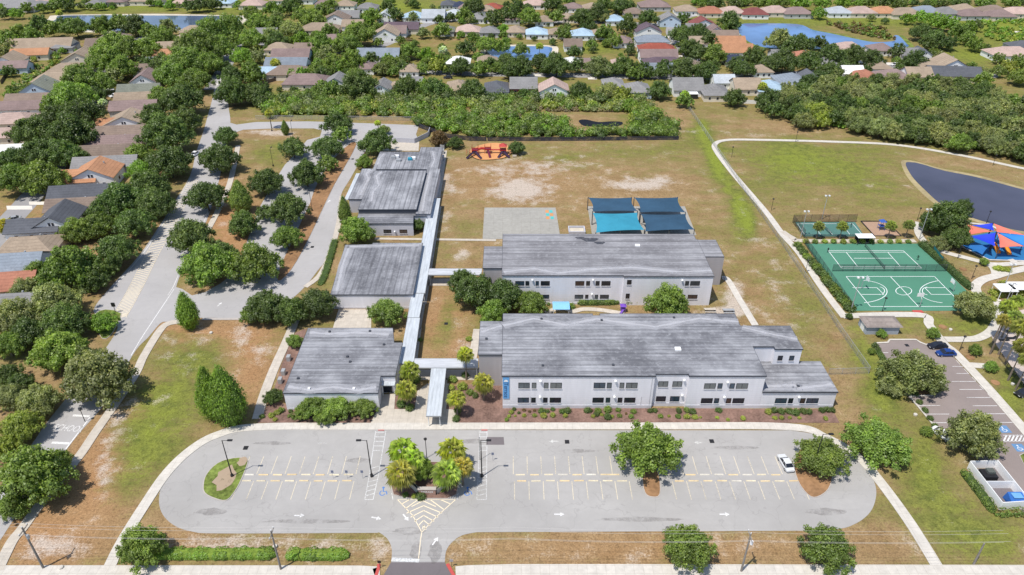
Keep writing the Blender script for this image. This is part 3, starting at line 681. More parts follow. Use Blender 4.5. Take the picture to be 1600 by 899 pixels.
# car park markings right
cpm = MB()
for k, (x0, x1, y) in enumerate(((1488,1512,573),(1494,1514,584),(1487,1524,596.5),(1499,1534,609),(1510,1547,621.5),(1520,1558,634.5),(1532,1570,647),(1545,1585,660.5),(1434,1469,634),(1444,1483,647.5),(1456,1490,661),(1370,1388,551.5),(1376,1392,562))):
    cpm.ribbon([P(x0,y), P(x1,y)], .14, Z_MK)
for k in range(8): cpm.ribbon([P(1494+k*12.2, 563.5+k*13), P(1500+k*12.2, 570+k*13)], .12, Z_MK)
for k in range(9): cpm.ribbon([P(1568+k*6, 690), P(1573+k*6, 680)], .3, Z_MK)
cpm.ribbon([P(1565,690), P(1640,690)], .12, Z_MK); cpm.ribbon([P(1567,680.5), P(1640,680.5)], .12, Z_MK)
struct(cpm.build('bay_lines', 'paint_white'))
for (x, y) in ((1568,671),(1592,700)):
    c = P(x, y); struct(MB().box(c.x-1.0,c.x+1.2,c.y-1.1,c.y+1.1,.0,Z_MK).build('accessible_bay_panel', simple('bay_blue', (.12,.24,.42))))
    c2 = MB(); c2.lathe((c.x, c.y+.6, Z_MK+.004), [(.18,0),(.18,.004)], 10); c2.ribbon([(c.x,c.y+.4),(c.x,c.y-.1),(c.x+.45,c.y-.1),(c.x+.6,c.y-.6)], .16, Z_MK+.004)
    c2.ribbon([(c.x+.4*math.cos(a), c.y-.3+.45*math.sin(a)) for a in [q*.4+2 for q in range(11)]], .13, Z_MK+.006); struct(c2.build('accessible_symbol', 'paint_white'))
# suburb streets
R('street', [(-60,470),(0,365),(40,318),(80,270),(110,215),(140,165),(165,122),(192,85),(218,62),(250,52)], 8.5, 'street', Z_ST, thick=0)
R('street', [(352,62),(420,70),(470,105),(640,112),(760,116),(900,118),(1100,121),(1300,112),(1450,103),(1560,120)], 8, 'street', Z_ST+.002, thick=0)
R('street', [(1100,120),(1085,95),(1065,72),(1050,50),(1062,30),(1100,20)], 8, 'street', Z_ST+.004, thick=0)
R('street', [(330,140),(345,115),(360,90),(380,60),(430,45),(500,55),(560,75),(600,70),(680,35),(800,34),(960,36),(1050,40)], 7.5, 'street', Z_ST+.006, thick=0)
R('street', [(-50,8),(150,8),(400,6)], 8, 'street', Z_ST+.008, thick=0)

# ------------------------------------------------------------------ school buildings
def inset(pts, d):
    """offset a polygon outward by d (negative: inward)"""
    n = len(pts); a = sum(pts[i][0]*pts[(i+1)%n][1]-pts[(i+1)%n][0]*pts[i][1] for i in range(n))
    s = 1 if a > 0 else -1; out = []
    for i in range(n):
        p0, p1, p2 = Vector(pts[i-1][:2]), Vector(pts[i][:2]), Vector(pts[(i+1)%n][:2])
        e1 = (p1-p0).normalized(); e2 = (p2-p1).normalized()
        n1 = Vector((e1.y, -e1.x))*s; n2 = Vector((e2.y, -e2.x))*s; b = n1+n2
        if b.length < 1e-4: b = n1
        b = b/ max(.3, b.dot(n1)); out.append(p1 + b*d)
    return out
def block(root, pts, h, wall='wall', roof='roof_x', z0=0.0, over=.18, seg=None):
    """walls, a thin dark fascia and the roof sheet, each its own part"""
    MB().prism(pts, z0, h-.28).build('wall', wall, root)
    MB().prism(inset(pts, over), h-.28, h-.03, True).build('fascia', 'fascia', root)
    MB().prism(inset(pts, over-.10), h-.03, h).build('roof', roof, root)
def window(root, px0, px1, py0, py1, D, blind=False, name='window'):
    h1, h0 = HD(py0, D), HD(py1, D); x0, x1 = XD(px0, D, h1), XD(px1, D, h1)
    f = MB(); t = .07
    for b in ((x0,x1,h1-t,h1),(x0,x1,h0,h0+t),(x0,x0+t,h0+t,h1-t),(x1-t,x1,h0+t,h1-t)): f.box(b[0],b[1],D-.06,D+.02,b[2],b[3])
    if x1-x0 > 1.6: xm = (x0+x1)/2; f.box(xm-.04,xm+.04,D-.05,D+.02,h0+t,h1-t)
    w = f.build(name, 'black', root)
    g = MB().box(x0+t,x1-t,D-.02,D+.02,h0+t,h1-t); g.v = [(a-root.location.x, b_-root.location.y, c-root.location.z) for a,b_,c in g.v]
    pn = local('pane', g, random.choice(['blind','blind','blind_b','glass_b']) if blind else random.choice(['glass','glass_b','glass_r','glass']), w)
    s = MB().box(x0-.08,x1+.08,D-.16,D-.061,h0-.12,h0-.01); s.v = [(a-root.location.x, b_-root.location.y, c-root.location.z) for a,b_,c in s.v]
    local('sill', s, 'frame' if blind else 'plinth', w)
def floodlight(root, px, py, D):
    h = HD(py, D); x = XD(px, D, h)
    MB().lathe((x, D-.3, h-.2), [(.28,0),(.30,.12),(.22,.30),(.08,.38)], 10).build('wall_lamp', 'clear', root)
def rect(x0, x1, y0, y1): return [(x0,y0),(x1,y0),(x1,y1),(x0,y1)]
HF = 9.1; HL = 4.75
# ---- front long building
DF = DH(587, HF); X = lambda px, D=DF, h=HF: XD(px, D, h)
bld = empty('school_building', ((X(785)+X(1197))/2, DF+12, 0))
tag(bld, 'long pale grey two-storey school block facing the car loop with a blue banner', 'school building', 'school blocks')
DB = DH(490.5, HF); DR = DF+.7
x0, x1 = X(785), X(1197); xr0, xr1 = X(1024), X(1078)
xe1 = X(1254, DH(545, HF)); De = DH(545, HF); De2 = DH(541, HF); xm = XD(1176, De2, HF); xs = XD(1210, De2, HF); xb = XD(1156, DH(509,HF), HF); Dbk = DH(509.5, HF)
main = [(x0,DF),(xr0,DF),(xr0,DR),(xr1,DR),(xr1,DF+.02),(x1,DF+.02),(x1,De2),(x1+.001,De2)]
main = [(x0,DF),(xr0,DF),(xr0,DR),(xr1,DR),(xr1,DF),(x1,DF),(x1,De2),(xs,De2),(xs,De),(xe1,De),(xe1,Dbk),(xb,Dbk),(xb,DB),(X(938,DB),DB),(X(938,DB),DB-.8),(X(925,DB),DB-.8),(X(925,DB),DB),(x0,DB)]
block(bld, main, HF)
# low east wing
xl = X(1197)+.02; xw1 = XD(1308.5, DH(612,HL), HL); DL = DF+.0
wing = [(xl,DL),(xw1,DL),(XD(1281,DH(565,HL),HL),DH(565,HL)),(xe1+.02,DH(565,HL)),(xe1+.02,De-.02),(xs,De-.02),(xs,De2-.02),(xl,De2-.02)]
MB().prism(wing, 0, HL-.28).build('wall', 'wall', bld)
MB().prism([(xl,DL-.18),(xw1+.18,DL-.18),(XD(1281,DH(565,HL),HL)+.18,DH(565,HL)+.1),(xe1+.03,DH(565,HL)+.1),(xe1+.03,De-.03),(xs,De-.03),(xs,De2-.03),(xl,De2-.03)], HL-.28, HL).build('roof', 'roof_x', bld)
MB().box(xl, xw1+.2, DL-.24, DL-.18, HL-.3, HL+.03).build('fascia', 'fascia', bld)
# west wing set back
Dw = DH(553, HF); xw0 = XD(748, Dw, HF)
wst = [(xw0,Dw),(x0-.02,Dw),(x0-.02,DH(502,HF)),(xw0,DH(502,HF))]
block(bld, wst, HF-.1, 'wall_dark')
MB().box(x0, xr0, DF-.08, DF-.001, 0, .92).build('plinth', 'plinth', bld)
MB().box(xr1, xw1, DF-.08, DF-.001, 0, .92).build('plinth', 'plinth', bld)
MB().box(xr0+.02, xr1-.02, DR-.08, DR-.001, 0, .92).build('plinth', 'plinth', bld)
for a, b in ((810,827.6),(860,878),(928,946),(978.6,996.4)): window(bld, a, b, 598.2, 607, DF, True)
for a, b in ((831,838),(850,857),(948.6,956),(968.5,975.6)): window(bld, a, b, 598.2, 607, DF, True)
for a, b in ((1029,1044.4),(1051.4,1066.4)): window(bld, a, b, 596, 604.5, DR, True)
for a, b in ((1101,1119),(1122,1129.4),(1141,1148.6),(1151,1169.4)): window(bld, a, b, 599.2, 607.6, DF, True)
for a, b in ((809,826.4),(830,837),(848.6,855.6),(859,876.6),(926,943.4),(946.6,953.6),(965.4,972.6),(975.6,993)): window(bld, a, b, 621.5, 629.5, DF)
for a, b in ((1025.4,1040.6),(1047.4,1062)): window(bld, a, b, 619.4, 627.6, DR)
for a, b in ((1096,1114),(1116.4,1124),(1135.4,1143),(1145.4,1163.4),(1212,1230),(1232.6,1240),(1251.4,1259),(1261,1279.6)): window(bld, a, b, 622.4, 630.4, DF)
for a, b in ((1216,1223.6),(1234,1241.6)): window(bld, a, b, 556, 563.6, De)
for a, b in ((844.8,594),(962,594),(1137,595.6),(844,618.6),(960,618.6),(1131.6,619),(1248.4,619)): floodlight(bld, a, b, DF)
for a, b in ((1069,592.5),(1065.6,616)): floodlight(bld, a, b, DR)
for a in (1019.5, 1006, 829): MB().box(X(a),X(a)+.08,DF-.07,DF-.002,.6,HF-.4 if a > 1010 else 3.4).build('downpipe', 'frame', bld)
def crickets(root, pts, h, w):
    q = PP(pts, h); p = []
    for a, b in zip(q, q[1:]):
        for i in range(7): p.append(a.lerp(b, i/7)+Vector((0,random.uniform(-.12,.12),0)))
    p.append(q[-1]); k = len(p)
    MB().ribbon(p, w*2.6, h+.012).build('roof_stain', 'roof_soft', root)
    MB().ribbon(p, [w*random.uniform(.4,1.0) for i in range(k)], h+.02).build('roof_deposit', 'cricket', root)
def roofbox(root, px, py, h, sx, sy, sz, mat, name='roof_vent'):
    c = P(px, py, h); MB().box(c.x-sx/2,c.x+sx/2,c.y-sy/2,c.y+sy/2,h,h+sz).build(name, mat, root)
crickets(bld, [(786,509),(834,498),(884,508),(932,498.5),(1024,511),(1092,498),(1154,503)], HF, 1.0)
crickets(bld, [(1160,512),(1205,522),(1246,530)], HF, .9)
crickets(bld, [(751,519),(784,509)], HF-.1, .9)
crickets(bld, [(1198,604),(1240,602),(1252,607),(1300,600)], HL, .9)
roofbox(bld, 1059, 546.5, HF, 1.3, 1.2, .35, 'white', 'roof_hatch')
for x, y in ((760,530),(848,572),(958,571),(1053,497),(940,501),(846,499),(1247,604)): roofbox(bld, x, y, HF-.1 if x < 784 else (HL if x > 1200 else HF), .5, .5, .3, 'fascia')
# banner
bx0, bx1 = X(785.6), X(795.6); bz1, bz0 = HD(589.5, DF), HD(622.5, DF)
ban = empty('banner', ((bx0+bx1)/2, DF-.12, bz0)); tag(ban, 'tall blue vertical banner with white crest and dark lettering on the west corner', 'banner')
MB().box(bx0, bx1, DF-.14, DF-.09, bz0, bz1).build('banner_cloth', simple('banner_blue', (.14,.36,.66), .1, .8), ban)
em = MB(); cx, cz = (bx0+bx1)/2, bz1-1.15
em.add([(cx+.45*math.cos(t), DF-.15, cz+.55*math.sin(t)) for t in [math.pi*i/10 for i in range(11)]], [tuple(range(11))]); em.build('emblem', 'white', ban)
MB().box(bx0+.1, bx1-.1, DF-.155, DF-.145, cz-.38, cz-.22).build('emblem_bar', simple('banner_dark_blue', (.04,.13,.33)), ban)
cu = bpy.data.curves.new('t', 'FONT'); cu.body = 'Terrace'; cu.size = 1.25; cu.align_x = 'CENTER'; cu.align_y = 'CENTER'; cu.extrude = .004
to = bpy.data.objects.new('tmp', cu); link(to); bpy.context.view_layer.update(); me = bpy.data.meshes.new_from_object(to); bpy.data.objects.remove(to)
me.materials.append(simple('lettering_navy', (.02,.05,.15))); o = bpy.data.objects.new('lettering', me); link(o); o.parent = ban
o.location = (0, -.04, (bz1-bz0)*.40); o.rotation_euler = (math.radians(90), math.radians(90), 0)
# ---- middle building
DM = DH(430, HF); XM = lambda px, D=None, h=HF: XD(px, D or DM, h)
mid = empty('school_building', (XM(950), DM+12, 0)); tag(mid, 'second pale grey two-storey block behind the front one, in front of the sails', 'school building', 'school blocks')
mb0, mb1 = XM(785), XM(1114.5); DMB = DH(366, HF); DMe = DH(401, HF)
xe = XD(1132, DMe, HF); De_b = DH(374.5, HF); xcut = XD(1087, De_b, HF)
block(mid, [(mb0,DM),(XM(975),DM),(XM(975),DM-.5),(mb1,DM-.5),(mb1,De_b),(xcut,De_b),(xcut,DMB),(mb0,DMB)], HF, 'wall', 'roof_mid')
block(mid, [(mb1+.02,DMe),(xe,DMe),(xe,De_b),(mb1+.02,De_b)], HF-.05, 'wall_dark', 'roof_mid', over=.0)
Dmw = DH(418, HF); block(mid, [(XD(755,Dmw,HF),Dmw),(mb0-.02,Dmw),(mb0-.02,DH(385,HF)),(XD(755,Dmw,HF),DH(385,HF))], HF-.1, 'wall_dark', 'roof_mid')
for a, b in ((805,819),(821,827),(837,842),(845,859),(899,913),(916,922),(931,937),(940,954)): window(mid, a, b, 439.4, 446.8, DM)
window(mid, 980, 987, 437.6, 445, DM-.5); window(mid, 978, 984, 459, 467, DM-.5)
for a, b in ((1071,1077),(1079,1094)): window(mid, a, b, 439.4, 446.8, DM-.5)
for a, b in ((898,911.4),(914.4,919.4),(929.4,934.6),(937.6,951.4),(845,858)): window(mid, a, b, 460.8, 467.2, DM)
for a, b in ((1065,1071),(1075,1090)): window(mid, a, b, 460.8, 467.2, DM-.5)
for a, b, d in ((832,436.5,0),(926.6,436.5,0),(1066,437,-.5),(925,458.5,0)): floodlight(mid, a, b, DM+d)
MB().box(mb0, XM(975), DM-.07, DM-.001, 0, .5).build('plinth', 'plinth', mid)
crickets(mid, [(787,425),(835,420),(872,427),(925,421),(985,418),(1060,425),(1112,423)], HF, 1.0)
roofbox(mid, 996, 384.5, HF, 1.3, 1.0, .35, 'white', 'roof_hatch')
pt = MB(); 
for a, b, r in ((922,375,2.2),(937,380,1.4),(906,372,1.2)):
    c = P(a, b, HF); pt.add([(c.x+r*math.cos(t)*(1+.3*math.sin(3*t)), c.y+r*.7*math.sin(t)*(1+.3*math.cos(2*t)), HF+.02) for t in [i*math.pi/8 for i in range(16)]], [tuple(range(16))])
pt.build('dark_roof_patch', worn('dark_stain', (.05,.055,.07), .6, 1.2), mid)
# ---- west column
def bl2(pts, h): return [(P(x,y,h).x, P(x,y,h).y) for x, y in pts]
HA = 4.9
adm = empty('school_building', (*P(535,575,0)[:2], 0)); tag(adm, 'single-storey school office with ridged grey roof beside the entrance canopy', 'school building', 'school blocks')
A_ = bl2([(443,613.5),(590,613.5),(594,587),(617,587),(628,536),(615,536),(613,513),(482,513)], HA)
block(adm, A_, HA, 'wall')
DA = DH(613.5, HA)
crickets(adm, [(450,604),(483,610),(520,605),(560,610),(588,605)], HA, 1.0); crickets(adm, [(484,520),(515,522),(560,520),(608,523)], HA, 1.1)
for x, y in ((483,608),(553,608),(515,519),(578,518),(600,539),(547,566),(466,592),(543,558)): roofbox(adm, x, y, HA, .5, .5, .3, 'white' if x in (483,553) else 'fascia')
MB().box(XD(444,DA,HA), XD(590,DA,HA), DA-.07, DA-.001, 0, .5).build('plinth', 'plinth', adm)
pc = P(607,597,3.2); MB().box(pc.x-1.5,pc.x+1.5,pc.y-1.2,pc.y+2.6,3.0,3.2).build('porch_roof', 'canopy_steel', adm)
for dx in (-1.3,1.3): MB().box(pc.x+dx-.08,pc.x+dx+.08,pc.y-1.05,pc.y-.9,.13,3.0).build('porch_post', 'white', adm)
d0 = P(607,612,0); MB().box(d0.x-1.0,d0.x+1.0,A_[2][1]-.06,A_[2][1]-.005,.14,2.4).build('door', 'glass', adm)
for q in ((460,560),(452,582),(447,595)):
    c = P(q[0]-5, q[1]+3, 0); MB().box(c.x-.9,c.x-.1,c.y-.6,c.y+.6,0,1.3).build('air_conditioner', 'galv', adm)
HB = 4.5
bb = empty('school_building', (*P(585,440,0)[:2], 0)); tag(bb, 'square single-storey block with grey roof between the office and the sports hall', 'school building', 'school blocks')
B_ = bl2([(517,460),(645,460),(660,380),(583,380),(582,383),(540,383)], HB); block(bb, B_, HB, 'wall', 'roof_y')
DBf = DH(460, HB); MB().box(B_[0][0], B_[1][0], DBf-.07, DBf-.001, 0, .5).build('plinth', 'plinth', bb)
crickets(bb, [(526,455),(532,430),(535,415),(545,388)], HB, .9); crickets(bb, [(546,386),(600,384),(655,383)], HB, .8)
cc = empty('school_building', (*P(620,300,0)[:2], 0)); tag(cc, 'sports hall with raised ridged roof at the far end of the long walkway', 'school building', 'school blocks')
block(cc, bl2([(557,349),(645,349),(645.5,337),(666,337),(667,329),(562,329)], 4.4), 4.4, 'wall_mid', 'roof_x')
G_ = bl2([(560,327),(650,327),(662,267),(585,267)], 6.0)
block(cc, [(G_[0][0],G_[0][1]),(G_[1][0],G_[1][1]),(G_[1][0],G_[2][1]),(G_[0][0],G_[2][1])], 6.0, 'fascia', 'roof_y')
gx0, gx1, gy0, gy1 = G_[0][0], G_[1][0], G_[0][1], G_[2][1]
lw = P(545,311,5.0).x; le = P(672,335,5.0).x; dd = DH(311, 5.0); d2 = DH(264, 5.0); 
block(cc, [(lw,dd),(gx0-.02,dd),(gx0-.02,d2),(lw,d2)], 5.0, 'wall_mid', 'roof_y')
d3 = DH(334, 5.0)
block(cc, [(gx1+.02,d3),(le,d3),(le,d2),(gx1+.02,d2)], 5.0, 'wall_mid', 'roof_y')
d4 = DH(237, 5.0); d5 = DH(230, 5.0)
block(cc, [(P(583,264,5).x,d2+.02),(le,d2+.02),(P(684,262,5).x,d2+.02),(P(684,262,5).x,d5),(P(655,240,5).x,d5),(P(655,240,5).x,d4),(P(583,264,5).x,d4)][:1]+[(P(684,262,5).x,d2+.02),(P(684,262,5).x,d5),(P(655,240,5).x,d5),(P(655,240,5).x,d4),(P(583,264,5).x,d4)], 4.9, 'wall_mid', 'roof_y')
crickets(cc, [(563,305),(570,290),(576,280),(572,272),(580,266)], 5.0, .9); crickets(cc, [(580,315),(583,300),(592,290),(588,275),(596,269)], 6.0, .8)
crickets(cc, [(660,330),(664,305),(668,290),(672,270)], 5.0, .8); crickets(cc, [(590,258),(593,248),(600,240)], 4.9, .8); crickets(cc, [(674,262),(679,250),(676,236)], 4.9, .8)
D4 = DH(349, 4.4)
for a, b in ((599,611),(624,636)): window(cc, a, b, 359, 365, D4)
floodlight(cc, 617, 361, D4)
for (x, y, m_) in ((620,246,'white'),(623,252,'galv'),(641,250,'sail_teal'),(646,249,'white'),(615,247,'galv')): roofbox(cc, x, y, 4.9, 1.6, 1.4, .8, m_, 'roof_unit')
MB().box(P(548,290,3.6).x, lw-.03, DH(312,3.6), DH(271,3.6), 3.4, 3.6).build('canopy', 'canopy_steel', cc)
for t in (.05,.5,.95): 
    yy = DH(312,3.6)*(1-t)+DH(271,3.6)*t; MB().box(P(548,290,3.6).x+.1, P(548,290,3.6).x+.3, yy-.1, yy+.1, 0, 3.4).build('canopy_post', 'white', cc)
for (x, y) in ((686,240),(686,250),(683,258),(681,268),(679,283),(687,232)):
    c = P(x, y, 0); MB().box(c.x+.3,c.x+2.0,c.y-1.2,c.y+1.0,0,1.7).build('air_conditioner', 'galv', cc)
# ---- covered walkways
def walkway(label, pts4, h, mat='canopy_steel', posts=None, base=None):
    w = [P(x,y,h) for x,y in pts4]; c = sum(w, Vector())/4; r = empty('covered_walkway', (c.x, c.y, 0)); tag(r, label, 'covered walkway', 'school walkways')
    MB().prism(w, h-.16, h, True).build('roof', mat, r)
    b0, b1 = inset(w, .02), inset(w, .06)
    for i in range(4): MB().add([(*b1[i],h-.3),(*b1[(i+1)%4],h-.3),(*b1[(i+1)%4],h+.03),(*b1[i],h+.03),(*b0[i],h-.3),(*b0[(i+1)%4],h-.3),(*b0[(i+1)%4],h+.03),(*b0[i],h+.03)],[(0,1,2,3),(7,6,5,4),(3,2,6,7),(4,5,1,0)]).build('fascia', 'galv', r)
    q = inset(w, -.35); 
    L = (Vector(q[3])-Vector(q[0])).length; n = max(1, int(L/5.5))
    for i in range(n+1):
        for a, b in ((q[0],q[3]),(q[1],q[2])):
            p = Vector(a).lerp(Vector(b), i/n); MB().box(p.x-.07,p.x+.07,p.y-.07,p.y+.07,.05,h-.16).build('post', 'white', r)
    MB().prism(inset(w, .2), 0, .11).build('walk_slab', 'concrete', r)
walkway('long pale blue steel walkway roof, northern length beside the sports hall', [(645,458),(664,458),(688,310),(671,310)], 3.3)
walkway('middle length of the long steel walkway beside the courtyard grass', [(637,496),(655,496),(662,459),(643,459)], 3.45)
walkway('southern length of the long steel walkway ending by the cross canopy', [(624,568),(646,568),(656,497),(637,497)], 3.3)
walkway('pale cross canopy between the office and the front block', [(646,574.5),(747,574.5),(747,560.5),(648,560.5)], 3.5, 'canopy_steel_x')
walkway('short pale canopy leading to the middle two-storey block', [(669,429.5),(752,429.5),(753,420),(671,420)], 3.5, 'canopy_steel_x')
walkway('entrance canopy reaching toward the car loop on white posts', [(666,650),(689,650),(697,575),(674,575)], 3.3)
# dark screened base under the cross canopy
# ---- school shade sails
def hip_sail(label, c4, h, mat, peak=.9):
    w = [P(x,y,h) for x,y in c4]; c = sum(w, Vector())/4; r = empty('shade_sail', (c.x, c.y, 0)); tag(r, label, 'shade sail', 'shade sails over the play court')
    n = 12; mb = MB(); vs = []; fs = []
    for i in range(n+1):
        for j in range(n+1):
            u, v = i/n, j/n
            uu = u + (.5-u)*.10*4*v*(1-v) * (abs(2*u-1)**2); vv = v + (.5-v)*.10*4*u*(1-u)*(abs(2*v-1)**2)
            p = (w[0]*(1-uu)+w[1]*uu)*(1-vv)+(w[3]*(1-uu)+w[2]*uu)*vv
            m_ = min(u, 1-u, v*1.1, (1-v)*1.1)*2; vs.append((p.x, p.y, h-.0+peak*min(1, m_)**1.2))
    for i in range(n):
        for j in range(n): fs.append((i*(n+1)+j, (i+1)*(n+1)+j, (i+1)*(n+1)+j+1, i*(n+1)+j+1))
    mb.add(vs, fs); mb.build('canopy', mat, r, smooth=False)
    for p in w: MB().tube([(p.x,p.y,0),(p.x,p.y,h+.15)], .13, 8).build('post', 'fascia', r)
hip_sail('navy shade sail at the far left of the four', [(926,331),(996,330),(987,309),(919,309)], 4.6, 'sail_navy')
hip_sail('navy shade sail at the far right of the four', [(1000,332),(1071,332),(1059,308.5),(991,309)], 4.6, 'sail_navy')
hip_sail('bright teal shade sail, the only one of its colour', [(931,364),(1007,359.5),(996,332.5),(926,333)], 4.4, 'sail_teal')
hip_sail('navy shade sail nearest the roof, right of the teal one', [(1008,362),(1085,359),(1071,334.5),(1001,334.5)], 4.4, 'sail_navy')

# ------------------------------------------------------------------ vegetation
def quads_mesh(name, C, Nn, size, tint, mat, extra=None, aspect=1.0, col=None):
    """leaf sprays: centres C, facing Nn, half size, as separate small faces + optional core"""
    n = len(C); r = RNG.normal(size=(n,3)); U = np.cross(Nn, r); U /= np.linalg.norm(U,axis=1)[:,None]+1e-9; W = np.cross(Nn, U)
    s = size[:,None]; U = U*s; W = W*s*aspect
    k = RNG.uniform(.45,1.15,(4,n,1))
    V = np.stack([C-U*k[0], C-W*k[1], C+U*k[2], C+W*k[3]], 1).reshape(-1,3); F = np.arange(4*n).reshape(-1,4)
    T = np.repeat(tint, 4)
    loops = F.ravel(); starts = np.arange(0, 4*n, 4)
    CC = np.repeat(col, 4, 0) if col is not None else None
    if extra is not None:
        ev, ef, et = extra[:3]; loops = np.concatenate([loops, (ef+len(V)).ravel()]); starts = np.concatenate([starts, 4*n+np.arange(0, ef.size, 3)])
        T = np.concatenate([T, et])
        if CC is not None: CC = np.concatenate([CC, extra[3]])
        V = np.concatenate([V, ev])
    me = bpy.data.meshes.new(name); me.vertices.add(len(V)); me.vertices.foreach_set('co', V.astype(np.float32).ravel())
    me.loops.add(len(loops)); me.loops.foreach_set('vertex_index', loops.astype(np.int32))
    me.polygons.add(len(starts)); me.polygons.foreach_set('loop_start', starts.astype(np.int32)); me.update(calc_edges=True)
    a = me.attributes.new('tint', 'FLOAT', 'POINT'); a.data.foreach_set('value', T.astype(np.float32))
    if CC is not None:
        a = me.attributes.new('col', 'FLOAT_COLOR', 'POINT'); a.data.foreach_set('color', np.concatenate([CC, np.ones((len(CC),1))],1).astype(np.float32).ravel())
    me.materials.append(M[mat]); return me
def ico():
    t = (1+5**.5)/2
    v = np.array([(-1,t,0),(1,t,0),(-1,-t,0),(1,-t,0),(0,-1,t),(0,1,t),(0,-1,-t),(0,1,-t),(t,0,-1),(t,0,1),(-t,0,-1),(-t,0,1)], float); v /= np.linalg.norm(v[0])
    f = np.array([(0,11,5),(0,5,1),(0,1,7),(0,7,10),(0,10,11),(1,5,9),(5,11,4),(11,10,2),(10,7,6),(7,1,8),(3,9,4),(3,4,2),(3,2,6),(3,6,8),(3,8,9),(4,9,5),(2,4,11),(6,2,10),(8,6,7),(9,8,1)])
    return v, f
IV, IF = ico()
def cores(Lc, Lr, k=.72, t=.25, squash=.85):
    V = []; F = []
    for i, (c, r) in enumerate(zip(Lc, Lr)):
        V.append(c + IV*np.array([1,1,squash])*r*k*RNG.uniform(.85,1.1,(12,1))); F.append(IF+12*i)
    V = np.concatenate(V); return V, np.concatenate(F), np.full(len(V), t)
def lobed(name, Lc, Lr, n, leaf, mat='leaf', up=.25, clumpvar=.30, zlo=None, corek=.66):
    """leaves scattered over the outside of many lobes"""
    w = Lr**2; w = w/w.sum(); idx = RNG.choice(len(Lr), n, p=w)
    d = RNG.normal(size=(n,3)); d[:,2] += up; d /= np.linalg.norm(d,axis=1)[:,None]
    rad = Lr[idx]*RNG.uniform(.62,1.22,n); C = Lc[idx] + d*rad[:,None]
    keep = np.ones(n, bool)
    for c, r in zip(Lc, Lr): keep &= ~(np.linalg.norm(C-c,axis=1) < r*.62)
    C, d, idx = C[keep], d[keep], idx[keep]
    nn = d*1.0 + RNG.normal(size=d.shape)*.55 + np.array([0,0,.35]); nn /= np.linalg.norm(nn,axis=1)[:,None]
    ct = RNG.normal(0, clumpvar, len(Lr)); z0, z1 = C[:,2].min(), C[:,2].max()
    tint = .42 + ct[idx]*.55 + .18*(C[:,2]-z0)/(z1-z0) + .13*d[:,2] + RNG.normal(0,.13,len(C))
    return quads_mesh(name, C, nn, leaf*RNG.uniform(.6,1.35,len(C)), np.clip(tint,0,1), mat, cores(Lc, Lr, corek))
def oak_crown(name, n, leaf, nl=34, flat=.40, zc=.48, gap=.0):
    c = []; r = []
    for i in range(nl):
        a = i*2.39996 + RNG.uniform(-.3,.3); q = math.sqrt((i+.5)/nl); rr = q*RNG.uniform(.62,.84)
        z = zc + flat*math.sqrt(max(0,1-q*q))*RNG.uniform(.55,1.05) - .10*q + RNG.uniform(-.05,.05)
        c.append((rr*math.cos(a), rr*math.sin(a), z)); r.append(RNG.uniform(.12,.25)*(1.1-.25*q))
        if i % 2 == 0: c.append((rr*.85*math.cos(a+.3), rr*.85*math.sin(a+.3), zc-.08*RNG.uniform(0,1)-.03)); r.append(RNG.uniform(.16,.24))
    for i in range(5): c.append((RNG.uniform(-.3,.3), RNG.uniform(-.3,.3), zc+.1)); r.append(.33)
    for i in range(16):
        a = i*6.283/16+RNG.uniform(-.25,.25); q = RNG.uniform(.76,.95); c.append((q*math.cos(a), q*math.sin(a), zc+RNG.uniform(-.16,.16))); r.append(RNG.uniform(.07,.15))
    for i in range(8):
        a = RNG.uniform(0,6.28); q = RNG.uniform(.1,.6); c.append((q*math.cos(a), q*math.sin(a), zc+flat*math.sqrt(1-q*q)*1.08)); r.append(RNG.uniform(.08,.14))
    return lobed(name, np.array(c), np.array(r), n, leaf)
def cone_crown(name, n, leaf, ht=2.0, nl=80, belly=.30):
    c = []; r = []
    for i in range(nl):
        t = (i+.5)/nl; prof = (min(1, t/belly)**.5 if t < belly else (1-((t-belly)/(1-belly))**1.5)); a = i*2.39996
        rr = .62*prof; c.append((rr*math.cos(a), rr*math.sin(a), .12+t*(ht-.3))); r.append(.18+.20*prof)
    for i in range(8): t = i/8; c.append((0,0,.2+t*(ht-.6))); r.append(.42*(1-t*.6))
    for i in range(60):
        t = RNG.uniform(.03,.95); prof = (min(1, t/belly)**.5 if t < belly else (1-((t-belly)/(1-belly))**1.5)); a = RNG.uniform(0,6.28); rr = .92*prof
        c.append((rr*math.cos(a), rr*math.sin(a), .12+t*(ht-.25))); r.append(RNG.uniform(.07,.14))
    return lobed(name, np.array(c), np.array(r), n, leaf, clumpvar=.34)
def ball_crown(name, n, leaf, nl=12, h=.8):
    c = []; r = []
    for i in range(nl):
        d = RNG.normal(size=3); d /= np.linalg.norm(d); d[2] = abs(d[2]); c.append((d[0]*.5, d[1]*.5, .35*h+d[2]*.42*h)); r.append(RNG.uniform(.36,.5))
    return lobed(name, np.array(c), np.array(r), n, leaf, clumpvar=.12)
